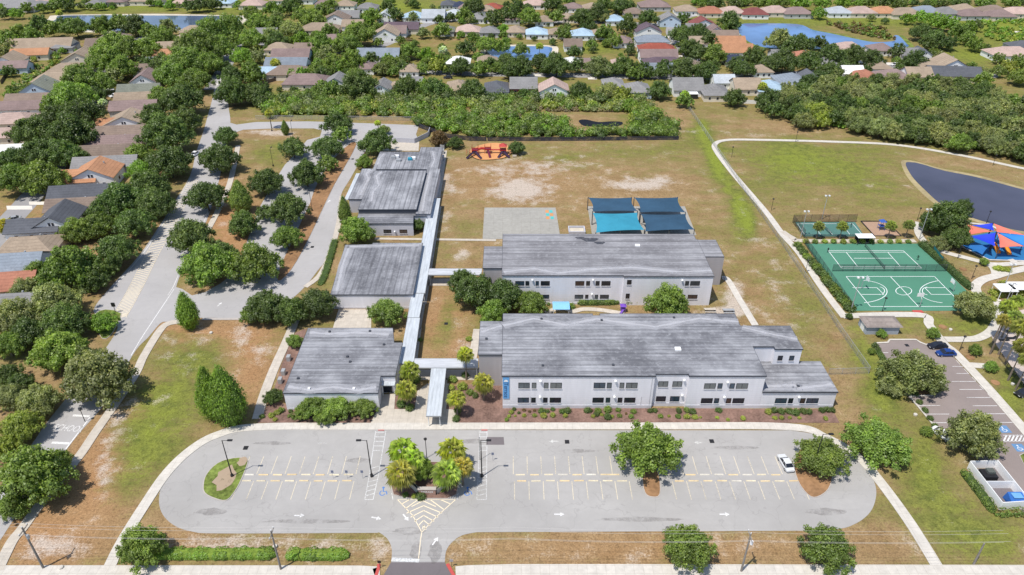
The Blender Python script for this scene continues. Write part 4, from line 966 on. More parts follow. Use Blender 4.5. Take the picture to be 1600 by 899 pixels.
def trunk_mesh(name, h, r, spread=.5, n=5, mat='bark', seed=0):
    rd = random.Random(seed); mb = MB()
    top = Vector((rd.uniform(-.04,.04), rd.uniform(-.04,.04), h))
    mb.tube([(0,0,-.02),(0,0,h*.12),(top.x*.5,top.y*.5,h*.6),top], [r*1.5,r*1.05,r*.9,r*.75], 8)
    for i in range(n):
        a = i*6.283/n+rd.uniform(-.4,.4); e = Vector((math.cos(a)*spread, math.sin(a)*spread, h+spread*rd.uniform(.35,.75)))
        m = top.lerp(e, .5)+Vector((0,0,.06)); mb.tube([top-Vector((0,0,h*.12)), m, e], [r*.6,r*.38,r*.15], 6)
        for s in (-.5,.5): 
            e2 = e+Vector((math.cos(a+s)*.2, math.sin(a+s)*.2, .12)); mb.tube([m, e2], [r*.3,r*.08], 5)
    me = bpy.data.meshes.new(name); me.from_pydata(mb.v, [], mb.f); me.materials.append(M[mat]); me.update(); return me
def palm_crown(name, nf=34, blades=11, droop=.9, skirt=True):
    V = []; F = []; T = []
    def q(a, b, c, d, t):
        k = len(V); V.extend([a,b,c,d]); F.append((k,k+1,k+2)); F.append((k,k+2,k+3)); T.extend([t]*4)
    for i in range(nf):
        az = i*2.39996; el = math.radians(82 - 125*(i/nf)**.9 + RNG.uniform(-8,8)); dry = i > nf*.93
        L = RNG.uniform(.42,.52)
        d = np.array([math.cos(az)*math.cos(el), math.sin(az)*math.cos(el), math.sin(el)]); side = np.array([-math.sin(az), math.cos(az), 0]); upv = np.cross(side, d)*-1
        if upv[2] < 0: upv = -upv
        p0 = d*L*.85 + np.array([0,0,1.0]); base = np.array([0,0,1.0])
        q(base-side*.012, base+side*.012, p0+side*.01, p0-side*.01, .3)
        for b in range(blades):
            s = (b-(blades-1)/2)/((blades-1)/2); ang = s*1.25
            bd = d*math.cos(ang) + side*math.sin(ang); bl = .56*(1-.25*abs(s))*RNG.uniform(.85,1.1)
            mid = p0 + bd*bl*.6 + upv*.02; tip = p0 + bd*bl - np.array([0,0,droop*.22*(1+abs(s))])*RNG.uniform(.7,1.2)
            wd = np.cross(bd, upv)*.040; t = (.12 if dry else np.clip(.45+.35*math.sin(el)+RNG.normal(0,.24),0,1))
            q(p0, mid-wd, tip, mid+wd, t)
    me = bpy.data.meshes.new(name); V = np.array(V); me.from_pydata(V.tolist(), [], F)
    a = me.attributes.new('tint','FLOAT','POINT'); a.data.foreach_set('value', np.array(T, dtype=np.float32)); me.materials.append(M['leaf']); return me
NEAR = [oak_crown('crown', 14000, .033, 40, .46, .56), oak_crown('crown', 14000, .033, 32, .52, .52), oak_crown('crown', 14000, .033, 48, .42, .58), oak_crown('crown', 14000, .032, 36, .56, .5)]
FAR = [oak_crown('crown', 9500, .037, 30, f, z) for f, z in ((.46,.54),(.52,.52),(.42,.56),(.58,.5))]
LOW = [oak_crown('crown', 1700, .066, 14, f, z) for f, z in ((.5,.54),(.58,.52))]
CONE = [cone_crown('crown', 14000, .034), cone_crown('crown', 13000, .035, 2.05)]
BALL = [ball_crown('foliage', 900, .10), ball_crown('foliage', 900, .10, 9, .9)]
TRK = [trunk_mesh('trunk', .36, .035, .5, 5, seed=i) for i in range(3)]
CTRK = trunk_mesh('trunk', .3, .05, .1, 3, seed=9)
PCR = [palm_crown('crown'), palm_crown('crown', 30, 11, 1.2)]
SPARSE = oak_crown('crown', 3500, .045, 16, .4, .5)
GREEN = dict(d=(.094,.142,.034), m=(.160,.230,.042), l=(.27,.31,.055), o=(.215,.245,.088), b=(.15,.10,.035), g=(.17,.285,.034))
LOOK = dict(d='dark green', m='mid green', l='yellow-green', o='grey-green', b='bronze', g='bright green')
TREES = []
def put(name, root, me, col=None, scale=(1,1,1), rz=0, loc=(0,0,0)):
    o = bpy.data.objects.new(name, me); link(o); o.parent = root; o.scale = scale; o.rotation_euler = (0,0,rz); o.location = loc
    if col: o.color = (*col, 1)
    return o
def vcol(c, v=.14):
    k = 1+random.uniform(-v, v); return tuple(max(0, x*k*(1+random.uniform(-.05,.05))) for x in GREEN[c])
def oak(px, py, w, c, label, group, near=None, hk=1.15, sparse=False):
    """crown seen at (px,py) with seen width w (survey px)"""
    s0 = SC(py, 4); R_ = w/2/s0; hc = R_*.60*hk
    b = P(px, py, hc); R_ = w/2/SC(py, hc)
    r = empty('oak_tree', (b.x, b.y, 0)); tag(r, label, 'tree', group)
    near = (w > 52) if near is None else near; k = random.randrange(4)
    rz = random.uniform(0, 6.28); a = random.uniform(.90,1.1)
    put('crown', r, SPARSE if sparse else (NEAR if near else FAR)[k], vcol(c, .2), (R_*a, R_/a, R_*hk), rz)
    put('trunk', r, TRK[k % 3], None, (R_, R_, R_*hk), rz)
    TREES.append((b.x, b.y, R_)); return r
def cone(px, py, w, h, c, label, group=None, name='conical_tree'):
    """base centre from crown foot (px,py), seen width w, seen height h"""
    b = P(px, py, 0); R_ = w/2/SC(py, 2)*1.15
    lo, hi = 1, 25
    for _ in range(30):
        m_ = (lo+hi)/2; v = math.atan2(CAM_H-m_, b.y); yy = 449.5+FPX*math.tan(v-TILT)
        if py-yy < h: lo = m_
        else: hi = m_
    r = empty(name, (b.x, b.y, 0)); tag(r, label, 'tree', group)
    put('crown', r, CONE[random.randrange(2)], vcol(c), (R_, R_, lo/2.0), random.uniform(0,6.28)); put('trunk', r, CTRK, None, (R_*2, R_*2, R_*1.2)); return r
def palm(px, py, w, label, group, h=6.0, c=(.42,.43,.13), name='palm_tree', kind=0):
    b = P(px, py, h); R_ = w/2/SC(py, h)
    r = empty(name, (b.x, b.y, 0)); tag(r, label, 'palm', group)
    put('crown', r, PCR[kind], tuple(x*random.uniform(.9,1.12) for x in c), (R_*1.08,R_*1.08,R_*1.0), random.uniform(0,6.28), (0,0,h-R_*1.0))
    mb = MB(); mb.tube([(0,0,-.02),(0.02,0,h*.3),(.06,.03,h*.7),(0,0,h)], [.24,.19,.17,.20], 8)
    local('trunk', mb, 'palmbark', r); return r
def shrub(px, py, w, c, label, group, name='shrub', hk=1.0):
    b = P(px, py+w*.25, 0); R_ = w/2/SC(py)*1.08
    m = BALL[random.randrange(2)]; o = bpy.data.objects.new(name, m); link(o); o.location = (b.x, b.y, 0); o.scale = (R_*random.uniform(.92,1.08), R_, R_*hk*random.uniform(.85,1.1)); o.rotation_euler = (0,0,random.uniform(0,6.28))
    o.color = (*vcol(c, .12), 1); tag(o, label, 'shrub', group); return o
def hedge(pts, w, h, c, label, dens=26, leaf=.13):
    p = cr(PP(pts), 6) if len(pts) > 2 else [Vector(q[:2]) for q in PP(pts)]; k = len(p)
    L = [0]
    for i in range(1, k): L.append(L[-1]+(p[i]-p[i-1]).length)
    n = int(L[-1]*dens*(w+2*h)); c0 = sum((Vector((*q,0)) for q in p), Vector())/k
    t = RNG.uniform(0, L[-1], n); C = np.zeros((n,3)); NN = np.zeros((n,3))
    for i, ti in enumerate(t):
        j = min(k-2, max(0, int(np.searchsorted(L, ti))-1)); u = (ti-L[j])/(L[j+1]-L[j]+1e-9); q = p[j].lerp(p[j+1], u); d = (p[j+1]-p[j]).normalized(); nn = Vector((-d.y, d.x))
        e = min(1, min(ti, L[-1]-ti)/(w*.5)+.35)*(1+.12*math.sin(ti*1.7)+.08*math.sin(ti*4.1))
        a = RNG.uniform(-.25, math.pi+.25); ca, sa = math.cos(a), math.sin(a)
        sx = abs(ca)**.55*(1 if ca > 0 else -1)*w/2*e; sz = max(.05, h*e*(.45+.55*max(sa,-.2)**1 if sa > 0 else .3))
        C[i] = (q.x+nn.x*sx-c0.x, q.y+nn.y*sx-c0.y, sz); NN[i] = (nn.x*ca, nn.y*ca, max(.2,sa)+.3)
    NN += RNG.normal(0,.45,NN.shape); NN /= np.linalg.norm(NN,axis=1)[:,None]
    tint = np.clip(.45+.22*NN[:,2]*0+RNG.normal(0,.16,n)+.12*np.sin(t*.9),0,1)
    me = quads_mesh('hedge', C, NN, leaf*RNG.uniform(.7,1.3,n), tint, 'leaf')
    o = bpy.data.objects.new('hedge', me); link(o); o.location = (c0.x, c0.y, 0); o.color = (*GREEN[c],1); tag(o, label, 'hedge')
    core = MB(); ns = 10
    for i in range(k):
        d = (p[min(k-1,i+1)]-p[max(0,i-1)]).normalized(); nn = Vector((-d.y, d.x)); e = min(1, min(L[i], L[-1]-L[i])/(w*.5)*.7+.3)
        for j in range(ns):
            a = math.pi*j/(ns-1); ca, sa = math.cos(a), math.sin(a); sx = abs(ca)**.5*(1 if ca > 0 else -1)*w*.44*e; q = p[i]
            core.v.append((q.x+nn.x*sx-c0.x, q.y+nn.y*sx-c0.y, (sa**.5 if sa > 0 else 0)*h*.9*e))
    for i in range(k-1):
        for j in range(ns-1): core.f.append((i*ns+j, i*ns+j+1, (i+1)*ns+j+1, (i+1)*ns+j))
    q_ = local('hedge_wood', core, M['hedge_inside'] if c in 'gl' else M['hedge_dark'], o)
    return o
PEND = []
def row(phrase, group, items, order='in the row', **kw):
    for i, it in enumerate(items):
        x, y, w, c = it[:4]
        big = 'broad' if w > 75 else ('small' if w < 34 else 'rounded')
        if 'inner drive' in phrase: w *= 1.12
        if 'belt west' in phrase or 'back street' in phrase: w *= .90 if i > 16 else 1.0
        PEND.append((x, y, w, c, '%s %s tree, %s %s' % (big, LOOK[c], ordn(i+1), phrase), group))
# --- named trees of the school grounds
def one(x, y, w, c, label, **kw): oak(x, y, w, c, label, None, near=True, **kw)
one(1010,700,112,'m','spreading green oak on the straw island in the middle of the car park')
one(1285,714,92,'m','bright green tree on the right-hand parking island beside the white car', hk=.8)
one(1370,690,112,'m','broad green tree at the right end of the loop beside the sidewalk', hk=.8)
one(1425,580,98,'o','large grey-green tree shading the upper part of the mauve car park')
one(1452,595,60,'o','lower grey-green tree on the car park island corner', hk=.8)
one(1395,600,60,'o','grey-green tree leaning over the left kerb of the mauve car park', hk=.7)
one(1523,680,96,'o','grey-green tree at the lower left of the mauve car park')
one(1525,477,64,'o','dense round grey-green tree at the lower right corner of the green court')
one(222,853,84,'m','round green tree beside the left end of the front hedge')
one(1075,855,90,'m','round green tree in the roadside verge below the lot, left of a pole')
one(1295,857,90,'m','round green tree in the roadside verge right of the utility pole')
one(603,489,62,'m','round green tree in the service court beside the long walkway')
one(415,478,72,'d','dark tree at the left of the clump west of the square block')
one(455,486,64,'d','dark tree in the middle of the clump west of the square block')
one(497,474,66,'d','dark tree at the right of the clump touching the square block')
one(392,492,40,'m','small leafy tree at the left tip of the clump by the drive')
for i, (x,y,w,c,l) in enumerate(((742,455,78,'d','dark tree left in the courtyard clump west of the middle block'),(785,462,74,'d','dark tree right in the courtyard clump west of the middle block'),
    (722,438,46,'d','small dark tree at the upper left of the courtyard clump'),(770,487,56,'m','lighter tree low in the middle of the courtyard clump'),(830,475,58,'m','mid green tree in front of the middle block, right of the clump'),
    (1028,449,56,'m','upper of two green trees in front of the middle block right side'),(1043,476,80,'m','lower and larger of two green trees before the middle block'))): one(x,y,w,c,l)
one(427,620,34,'d','small dark tree at the west corner of the school office')
one(460,533,30,'m','low green bush-like tree by the path west of the office')
one(490,634,56,'m','low light tree at the left of the office front wall', hk=.9); one(525,637,58,'m','low tree in the middle of the office front wall', hk=.9)
one(567,637,48,'m','low tree near the right end of the office front wall', hk=.9); one(508,651,40,'m','smallest low tree in front of the office planting', hk=.8); one(473,645,36,'m','low bushy tree left of the others before the office', hk=.8)
one(660,735,44,'m','dense green tree between the palms of the entrance island', hk=1.3)
one(558,361,58,'m','round green tree at the south-west corner of the sports hall'); one(543,345,26,'m','small green tree touching the tall cypress by the sports hall')
one(652,352,28,'d','small dark tree at the end wall of the sports hall'); one(569,253,30,'m','small bushy tree left of the sports hall roof')
one(588,222,58,'d','dark oak by the paved yard at the back of the sports hall'); one(600,203,22,'o','pale thin tree behind the dark oak at the yard')
one(686,217,34,'b','bronze leaved tree at the back corner of the sports hall'); one(711,223,28,'d','dark tree right of the bronze one by the playground'); one(807,231,30,'d','dark tree at the right of the orange playground')
one(1480,343,76,'d','large dark tree between the courts and the colourful play sails'); one(1495,372,50,'d','dark tree just below the largest one by the play sails'); one(1468,380,40,'o','pale grey-green tree above the court screen', hk=.8)
one(1455,352,36,'d','small dark tree left of the largest one by the court path'); one(1505,325,36,'d','tree at the pond edge above the play sails')
one(1538,409,17,'m','little green tree on the lawn tip below the play sails'); one(1378,521,19,'m','little green tree before the grey shed'); one(1459,521,24,'m','young green tree by the path above the dark cars')
one(1362,549,15,'m','sapling at the left edge of the mauve car park'); one(1525,547,24,'m','young tree on the lawn beside the curved path'); one(1549,573,24,'m','young tree beside the short path to the pool fence')
one(1448,674,22,'m','small green tree at the lower end of the car park kerb strip'); one(1327,494,14,'d','little dark tree at the corner of path and fence')
cone(299,513,33,57,'g','solitary upright cypress at the corner of the school lawn'); cone(337,653,42,80,'g','left and narrower of the twin cypresses on the lawn'); cone(363,660,54,90,'g','right and broader of the twin cypresses on the lawn')
cone(541,350,20,44,'m','slim tall cypress at the west side of the sports hall'); cone(447,211,12,24,'m','small slim cypress on the bare patch by the top drive'); cone(380,332,34,52,'m','upright green tree on the verge between avenue and drive')
row('from the top of the inner drive', 'oaks along the inner school drive', [(352,212,40,'d'),(527,193,46,'d'),(533,211,32,'m'),(511,231,48,'d'),(458,231,44,'d'),(342,247,62,'d'),(478,271,58,'d'),(512,256,32,'m'),(416,285,56,'d'),(322,308,62,'d'),(448,328,66,'d'),(412,334,30,'d'),(380,350,50,'d'),(298,371,74,'d'),(448,372,48,'m'),(400,410,78,'m'),(326,412,84,'m'),(345,396,50,'d'),(355,300,0.1,'d')][:18])
# --- avenue west side, near to far
row('from the near end of the belt west of the avenue', 'trees in the belt west of the avenue', [(52,745,124,'m'),(20,790,60,'m'),(85,725,60,'m'),(32,668,72,'l'),(10,700,50,'l'),(60,625,72,'o'),(155,590,118,'o'),(125,560,60,'o'),(14,620,56,'o'),(90,548,92,'m'),(12,585,50,'d'),(30,600,50,'d'),(14,540,58,'m'),(45,520,66,'d'),(160,503,50,'g'),(100,505,80,'d'),(25,495,80,'o'),(85,470,96,'o'),(40,455,60,'o'),(105,418,112,'m'),(60,430,66,'m'),(145,440,56,'d'),(182,392,84,'d'),(165,420,50,'d'),(120,362,62,'m'),(155,352,66,'m'),(160,330,56,'d'),(210,350,76,'d'),(185,312,88,'d'),(242,320,72,'d'),(222,268,58,'g'),(230,290,84,'d'),(264,252,86,'d'),(215,240,56,'m'),(258,210,92,'d'),(238,182,62,'d'),(288,190,62,'d'),(285,155,82,'d'),(255,150,56,'m'),(305,126,62,'m'),(268,118,72,'m'),(255,100,56,'d'),(290,95,80,'m'),(322,100,60,'m'),(310,72,78,'m'),(342,75,62,'m'),(330,50,70,'m'),(358,42,58,'m'),(285,75,50,'o')])
row('from the near end beside the first back street', 'trees along the first back street', [(25,280,72,'m'),(68,278,76,'m'),(60,240,72,'d'),(100,240,66,'d'),(20,250,56,'d'),(50,205,72,'d'),(108,207,88,'d'),(85,185,60,'d'),(125,180,76,'d'),(112,152,74,'m'),(85,165,50,'m'),(125,124,72,'m'),(155,130,50,'m'),(148,148,40,'d'),(165,92,66,'m'),(190,105,54,'m'),(175,66,50,'m'),(200,74,60,'m'),(230,76,54,'m'),(255,58,50,'m'),(225,100,36,'d'),(175,120,40,'o')])
row('from the left before the top left pond', 'trees before the top left pond', [(10,60,36,'m'),(32,52,40,'m'),(50,55,34,'m'),(62,38,40,'d'),(82,46,34,'m'),(118,42,48,'m'),(100,38,30,'d'),(160,40,44,'m'),(186,36,40,'m'),(212,40,46,'d'),(235,50,36,'m'),(262,44,38,'o'),(8,80,30,'o'),(20,72,30,'o'),(14,112,26,'d'),(25,140,14,'d')])
row('from the left above the top left pond', 'trees above the top left pond', [(6,22,24,'d'),(25,22,24,'g'),(42,12,22,'m'),(66,13,22,'m'),(90,5,34,'m'),(108,7,30,'d'),(265,9,20,'g'),(298,9,30,'d'),(316,7,32,'d'),(336,6,24,'d'),(352,3,20,'m'),(372,8,18,'g'),(392,22,40,'m')])
row('from the front at the far avenue end', 'trees east of the avenue top', [(362,145,60,'d'),(396,148,46,'d'),(378,88,40,'g'),(362,120,46,'d'),(392,114,50,'m'),(408,140,36,'d'),(392,60,48,'m'),(400,88,34,'o'),(350,105,30,'d'),(372,62,36,'m')])
# --- middle suburb
row('from the left in the left central block', 'trees in the left central block', [(405,35,44,'m'),(428,15,36,'m'),(452,12,32,'d'),(470,24,34,'m'),(490,30,42,'m'),(432,40,40,'m'),(425,58,42,'o'),(455,45,42,'o'),(505,17,34,'m'),(516,8,26,'m'),(430,62,40,'d'),(470,62,34,'g'),(500,66,46,'m'),(508,84,36,'o'),(560,52,56,'m'),(548,70,40,'m'),(580,26,36,'m'),(605,10,26,'d'),(616,23,32,'d'),(645,27,22,'o'),(648,6,20,'d'),(515,48,30,'m'),(590,45,26,'m'),(535,68,40,'m')])
row('from the left around the small pond', 'trees in the central band', [(520,98,40,'m'),(550,96,50,'m'),(495,112,34,'m'),(578,92,30,'d'),(612,100,38,'m'),(640,80,38,'m'),(630,106,30,'d'),(668,86,34,'g'),(660,108,26,'m'),(683,103,34,'l'),(720,103,42,'d'),(700,95,24,'m'),(728,76,36,'d'),(765,101,30,'d'),(792,96,40,'d'),(760,70,40,'m'),(782,72,34,'m'),(740,60,26,'m'),(690,48,34,'m'),(662,52,24,'o'),(705,27,20,'d'),(726,24,32,'m'),(750,28,18,'d'),(772,29,36,'d'),(740,8,40,'d'),(800,22,36,'d'),(786,46,22,'g'),(808,8,26,'d'),(815,78,30,'m'),(800,108,44,'d'),(593,108,26,'d'),(748,90,22,'m'),(752,108,34,'m')])
row('from the left backing onto the thicket', 'trees backing onto the thicket', [(406,160,24,'d'),(419,142,12,'d'),(437,140,12,'d'),(460,142,18,'d'),(482,143,14,'d'),(505,138,34,'m'),(520,140,36,'m'),(560,132,62,'d'),(585,135,36,'d'),(636,134,46,'d'),(660,136,34,'m'),(678,138,46,'d'),(694,142,30,'m'),(738,139,50,'d'),(800,145,12,'d'),(820,148,26,'d'),(860,145,14,'d'),(882,148,12,'d'),(905,141,42,'d'),(950,142,40,'o'),(973,148,36,'l'),(1030,141,42,'d'),(1070,158,32,'m'),(1148,153,40,'d'),(1195,165,30,'d'),(985,165,28,'g')])
row('from the left around the central houses', 'trees around the central houses', [(826,26,44,'m'),(868,27,30,'m'),(862,7,34,'d'),(910,27,42,'d'),(935,20,40,'d'),(970,8,38,'d'),(942,7,30,'d'),(980,40,36,'d'),(1015,28,34,'d'),(946,52,36,'m'),(960,64,30,'m'),(880,52,30,'m'),(820,50,12,'d'),(898,82,28,'d'),(870,101,54,'d'),(845,97,42,'d'),(900,103,34,'d'),(815,104,46,'d'),(935,104,44,'o'),(975,103,44,'d'),(1002,107,32,'d'),(1036,106,34,'d'),(1070,108,48,'d'),(1103,110,48,'d'),(1068,30,28,'d'),(1064,54,44,'d'),(1090,50,40,'d'),(1108,62,34,'d'),(1080,75,40,'d'),(1095,84,36,'d'),(1116,85,44,'m'),(1140,33,42,'d'),(1180,90,48,'d'),(1165,108,38,'d'),(1148,100,30,'d'),(925,70,22,'m')])
row('from the left below the blue pond', 'trees by the blue pond', [(1218,62,46,'o'),(1252,68,46,'d'),(1235,72,36,'d'),(1280,68,32,'d'),(1225,95,54,'d'),(1202,100,40,'d'),(1262,95,50,'d'),(1300,85,50,'d'),(1295,112,48,'d'),(1335,84,40,'d'),(1362,92,46,'d'),(1403,80,32,'d'),(1430,95,44,'d'),(1458,85,24,'m'),(1320,105,30,'d')])
row('from the left along the top right edge', 'trees on the top right skyline', [(1225,3,26,'m'),(1252,4,34,'g'),(1285,4,30,'g'),(1318,4,30,'g'),(1280,21,26,'g'),(1302,23,12,'d'),(1360,4,26,'m'),(1385,3,30,'d'),(1408,6,26,'m'),(1500,4,30,'d'),(1540,4,30,'m'),(1580,3,30,'m'),(1383,33,14,'d'),(1362,28,16,'o'),(1120,5,30,'d'),(1150,6,26,'d'),(1190,5,26,'m')])
row('from the left in the upper right clump', 'trees in the upper right clump', [(1418,30,24,'g'),(1440,28,30,'g'),(1462,34,36,'g'),(1440,50,40,'d'),(1462,60,40,'d'),(1485,38,34,'g'),(1500,50,36,'m'),(1480,66,36,'d'),(1514,42,26,'g'),(1524,40,26,'d'),(1512,60,30,'m'),(1525,70,30,'m'),(1450,68,30,'d'),(1542,75,16,'d'),(1560,92,24,'m'),(1575,105,30,'l'),(1592,98,34,'m'),(1560,112,26,'m'),(1595,120,40,'m'),(1535,125,34,'m')])
# --- the wood east of the field: crowns nothing tells apart
wood = [(1215,172),(1190,168),(1205,150),(1300,108),(1240,140),(1320,110)]
poly = [(1190,158),(1215,176),(1260,190),(1330,192),(1400,208),(1440,216),(1500,226),(1540,228),(1612,248),(1625,160),(1560,150),(1500,128),(1440,125),(1380,128),(1320,120),(1290,118),(1255,135),(1215,145)]
def inside(x, y, pl):
    c = False; j = len(pl)-1
    for i in range(len(pl)):
        if (pl[i][1] > y) != (pl[j][1] > y) and x < (pl[j][0]-pl[i][0])*(y-pl[i][1])/(pl[j][1]-pl[i][1])+pl[i][0]: c = not c
        j = i
    return c
cand = []
for _ in range(9000):
    x, y = random.uniform(1185,1630), random.uniform(105,250)
    if inside(x, y, poly) and all(((x-a)/20)**2+((y-b)/9.5)**2 > 1 for a, b in cand): cand.append((x, y))
for x, y in cand:
    c = random.choice('ooodddm' if x < 1450 else 'oooddm'); 
    if abs(x-1280) < 12 and abs(y-184) < 10: c = 'l'
    PEND.append((x, y, random.uniform(34,50)*(.8+.3*(y-100)/140), c, 'oak crown packed into the dense wood beyond the field on the right', 'oaks of the dense wood'))

PEND.sort(key=lambda t: -t[2]); n1 = sum(1 for o in bpy.data.objects if o.name.startswith('oak_tree')); cut = 294-n1
for t in PEND[:cut]: oak(*t)
rest = PEND[cut:]
def mass(name, label, cat, items):
    """crowns and stems of many small trees in one mesh"""
    Vs, Fs, Ts, Cs, nq = [], [], [], [], 0
    data = []
    for me in LOW:
        v = np.zeros(len(me.vertices)*3); me.vertices.foreach_get('co', v); v = v.reshape(-1,3)
        t = np.zeros(len(v)); me.attributes['tint'].data.foreach_get('value', t)
        polys = [tuple(p.vertices) for p in me.polygons]; data.append((v, t, [p for p in polys if len(p) == 4], [p for p in polys if len(p) == 3]))
    L4 = []; L3 = []; off = 0
    for (x, y, w, c) in items:
        R_ = w/2/SC(y, 4)*1.04; b = P(x, y, R_*.69); R_ = w/2/SC(y, R_*.69)*1.04; v, t, q4, q3 = data[random.randrange(2)]
        a = random.uniform(0, 6.28); ca, sa = math.cos(a), math.sin(a)
        V = np.stack([v[:,0]*ca-v[:,1]*sa, v[:,0]*sa+v[:,1]*ca, v[:,2]*1.15], 1)*R_ + np.array([b.x, b.y, 0]); Vs.append(V); Ts.append(t)
        Cs.append(np.tile(np.array(vcol(c)), (len(V),1))); L4.append(np.array(q4)+off); L3.append(np.array(q3)+off); off += len(V)
    V = np.concatenate(Vs); c0 = V.mean(0)*np.array([1,1,0]); V = V-c0; L4 = np.concatenate(L4); L3 = np.concatenate(L3)
    me = bpy.data.meshes.new(name); me.vertices.add(len(V)); me.vertices.foreach_set('co', V.astype(np.float32).ravel())
    lo = np.concatenate([L4.ravel(), L3.ravel()]); st = np.concatenate([np.arange(0, L4.size, 4), L4.size+np.arange(0, L3.size, 3)])
    me.loops.add(len(lo)); me.loops.foreach_set('vertex_index', lo.astype(np.int32)); me.polygons.add(len(st)); me.polygons.foreach_set('loop_start', st.astype(np.int32)); me.update(calc_edges=True)
    a = me.attributes.new('tint','FLOAT','POINT'); a.data.foreach_set('value', np.concatenate(Ts).astype(np.float32))
    C4 = np.concatenate([np.concatenate(Cs), np.ones((len(V),1))], 1); a = me.attributes.new('col','FLOAT_COLOR','POINT'); a.data.foreach_set('color', C4.astype(np.float32).ravel())
    me.materials.append(M['leafcol']); o = bpy.data.objects.new(name, me); link(o); o.location = c0; tag(o, label, cat, None, 'stuff')
fill = []
def filler(pl, n, w0, w1, cs):
    xs = [p[0] for p in pl]; ys = [p[1] for p in pl]; k = 0
    while k < n:
        x, y = random.uniform(min(xs), max(xs)), random.uniform(min(ys), max(ys))
        if inside(x, y, pl): fill.append((x, y, random.uniform(w0, w1)*(.7+.5*y/150), random.choice(cs))); k += 1
filler([(400,0),(640,0),(640,30),(590,60),(640,118),(430,118),(400,60)], 70, 12, 30, 'mmmdog')
filler([(620,60),(700,68),(700,104),(860,104),(860,112),(620,112)], 26, 12, 26, 'mmdd')
filler([(640,0),(1010,0),(1010,30),(640,34)], 60, 12, 28, 'mddo')
filler([(700,52),(990,52),(1000,64),(700,66)], 22, 8, 16, 'mdg')
filler([(930,100),(1210,100),(1210,116),(930,118)], 22, 14, 28, 'mdd')
filler([(1100,30),(1140,25),(1150,50),(1170,80),(1090,84)], 16, 12, 24, 'mdd')
filler([(1290,92),(1480,88),(1560,118),(1300,118)], 26, 12, 26, 'mddo')
filler([(1080,0),(1600,0),(1600,6),(1080,6)], 60, 14, 26, 'mdgo')
filler([(0,0),(400,0),(400,8),(0,16)], 40, 12, 24, 'mdgo')
filler([(0,100),(70,60),(150,55),(110,90),(20,180),(0,190)], 30, 8, 17, 'mdgol')
filler([(390,136),(560,146),(700,152),(980,154),(980,147),(700,144),(560,138)], 30, 9, 16, 'mdg')
filler([(410,66),(560,64),(640,76),(640,116),(440,116)], 30, 12, 26, 'mmdg')
filler([(860,30),(1000,30),(1010,100),(860,100)], 34, 10, 22, 'mmddg')
filler([(640,10),(860,10),(860,60),(640,60)], 34, 8, 18, 'mmddg')
filler([(1030,20),(1100,30),(1090,100),(1060,100)], 12, 10, 20, 'mmdd')
filler([(240,60),(340,45),(345,100),(270,130)], 14, 20, 34, 'mmd')
fill = [f for f in fill if not any(abs(f[0]-x) < 1 for x in ())]
print('individual', cut+n1, 'rest', len(rest), len(fill))
# --- palms
for i, (x, y, w, l) in enumerate(((640,578,36,'fan palm at the upper left of the entrance canopy'),(634,608,38,'fan palm below the first one left of the entrance canopy'),(727,553,30,'tall thin fan palm standing over the cross canopy'),
    (755,597,38,'round fan palm before the dark west wing wall'),(713,622,34,'fan palm right of the entrance canopy beside the plaza'),
    (628,702,50,'rear left palm of the entrance island'),(626,738,54,'front left palm of the entrance island'),(706,702,50,'rear right palm of the entrance island'),(698,738,54,'front right palm of the entrance island'),(646,716,40,'palm between the two left ones on the entrance island'),(722,728,40,'outermost right palm on the entrance island'))):
    palm(x, y, w, l, 'fan palms at the school entrance', 5.2 if i != 2 else 7.5, kind=i % 2)
for i, (x, y) in enumerate(((1280,353),(1317,353),(1393,352),(1421,351))): palm(x, y, 20, 'fan palm, %s from the left in the row behind the tennis court' % ordn(i+1), 'palms behind the tennis court', 4.6, (.28,.32,.11))
for i, (x, y, w, h) in enumerate(((1576,478,30,11),(1586,495,30,11),(1570,500,26,10),(1597,510,34,11),(1600,540,34,10),(1590,470,26,11),(1610,560,34,9))): palm(x, y, w, 'tall slender palm by the pool deck, %s from the back' % ordn(i+1), 'tall palms by the pool deck', h, (.34,.36,.11), kind=1)
palm(92,20,12,'lone palm on the bank of the top left pond',None,6); palm(8,352,30,'palm in the front garden at the left edge',None,4); palm(105,135,14,'small palm in a backyard by the left fence',None,5)
palm(590,192,12,'thin palm behind the paved yard',None,6); palm(420,176,16,'thin palm by the drive at the top left of the lawn',None,7); palm(430,98,18,'palm beside the blue-grey roof left of centre',None,5)
palm(602,52,16,'palm before the tan house with the solar cage',None,5); palm(843,72,14,'palm at the edge of the small central pond',None,6); palm(1192,135,18,'palm between two houses at the right of the back row',None,5); palm(1070,148,18,'palm behind the white porch house',None,4); palm(692,78,16,'silver palm beside the small pond',None,4,(.5,.6,.55)); palm(160,160,16,'silver palm in the first back street',None,5,(.5,.6,.55))
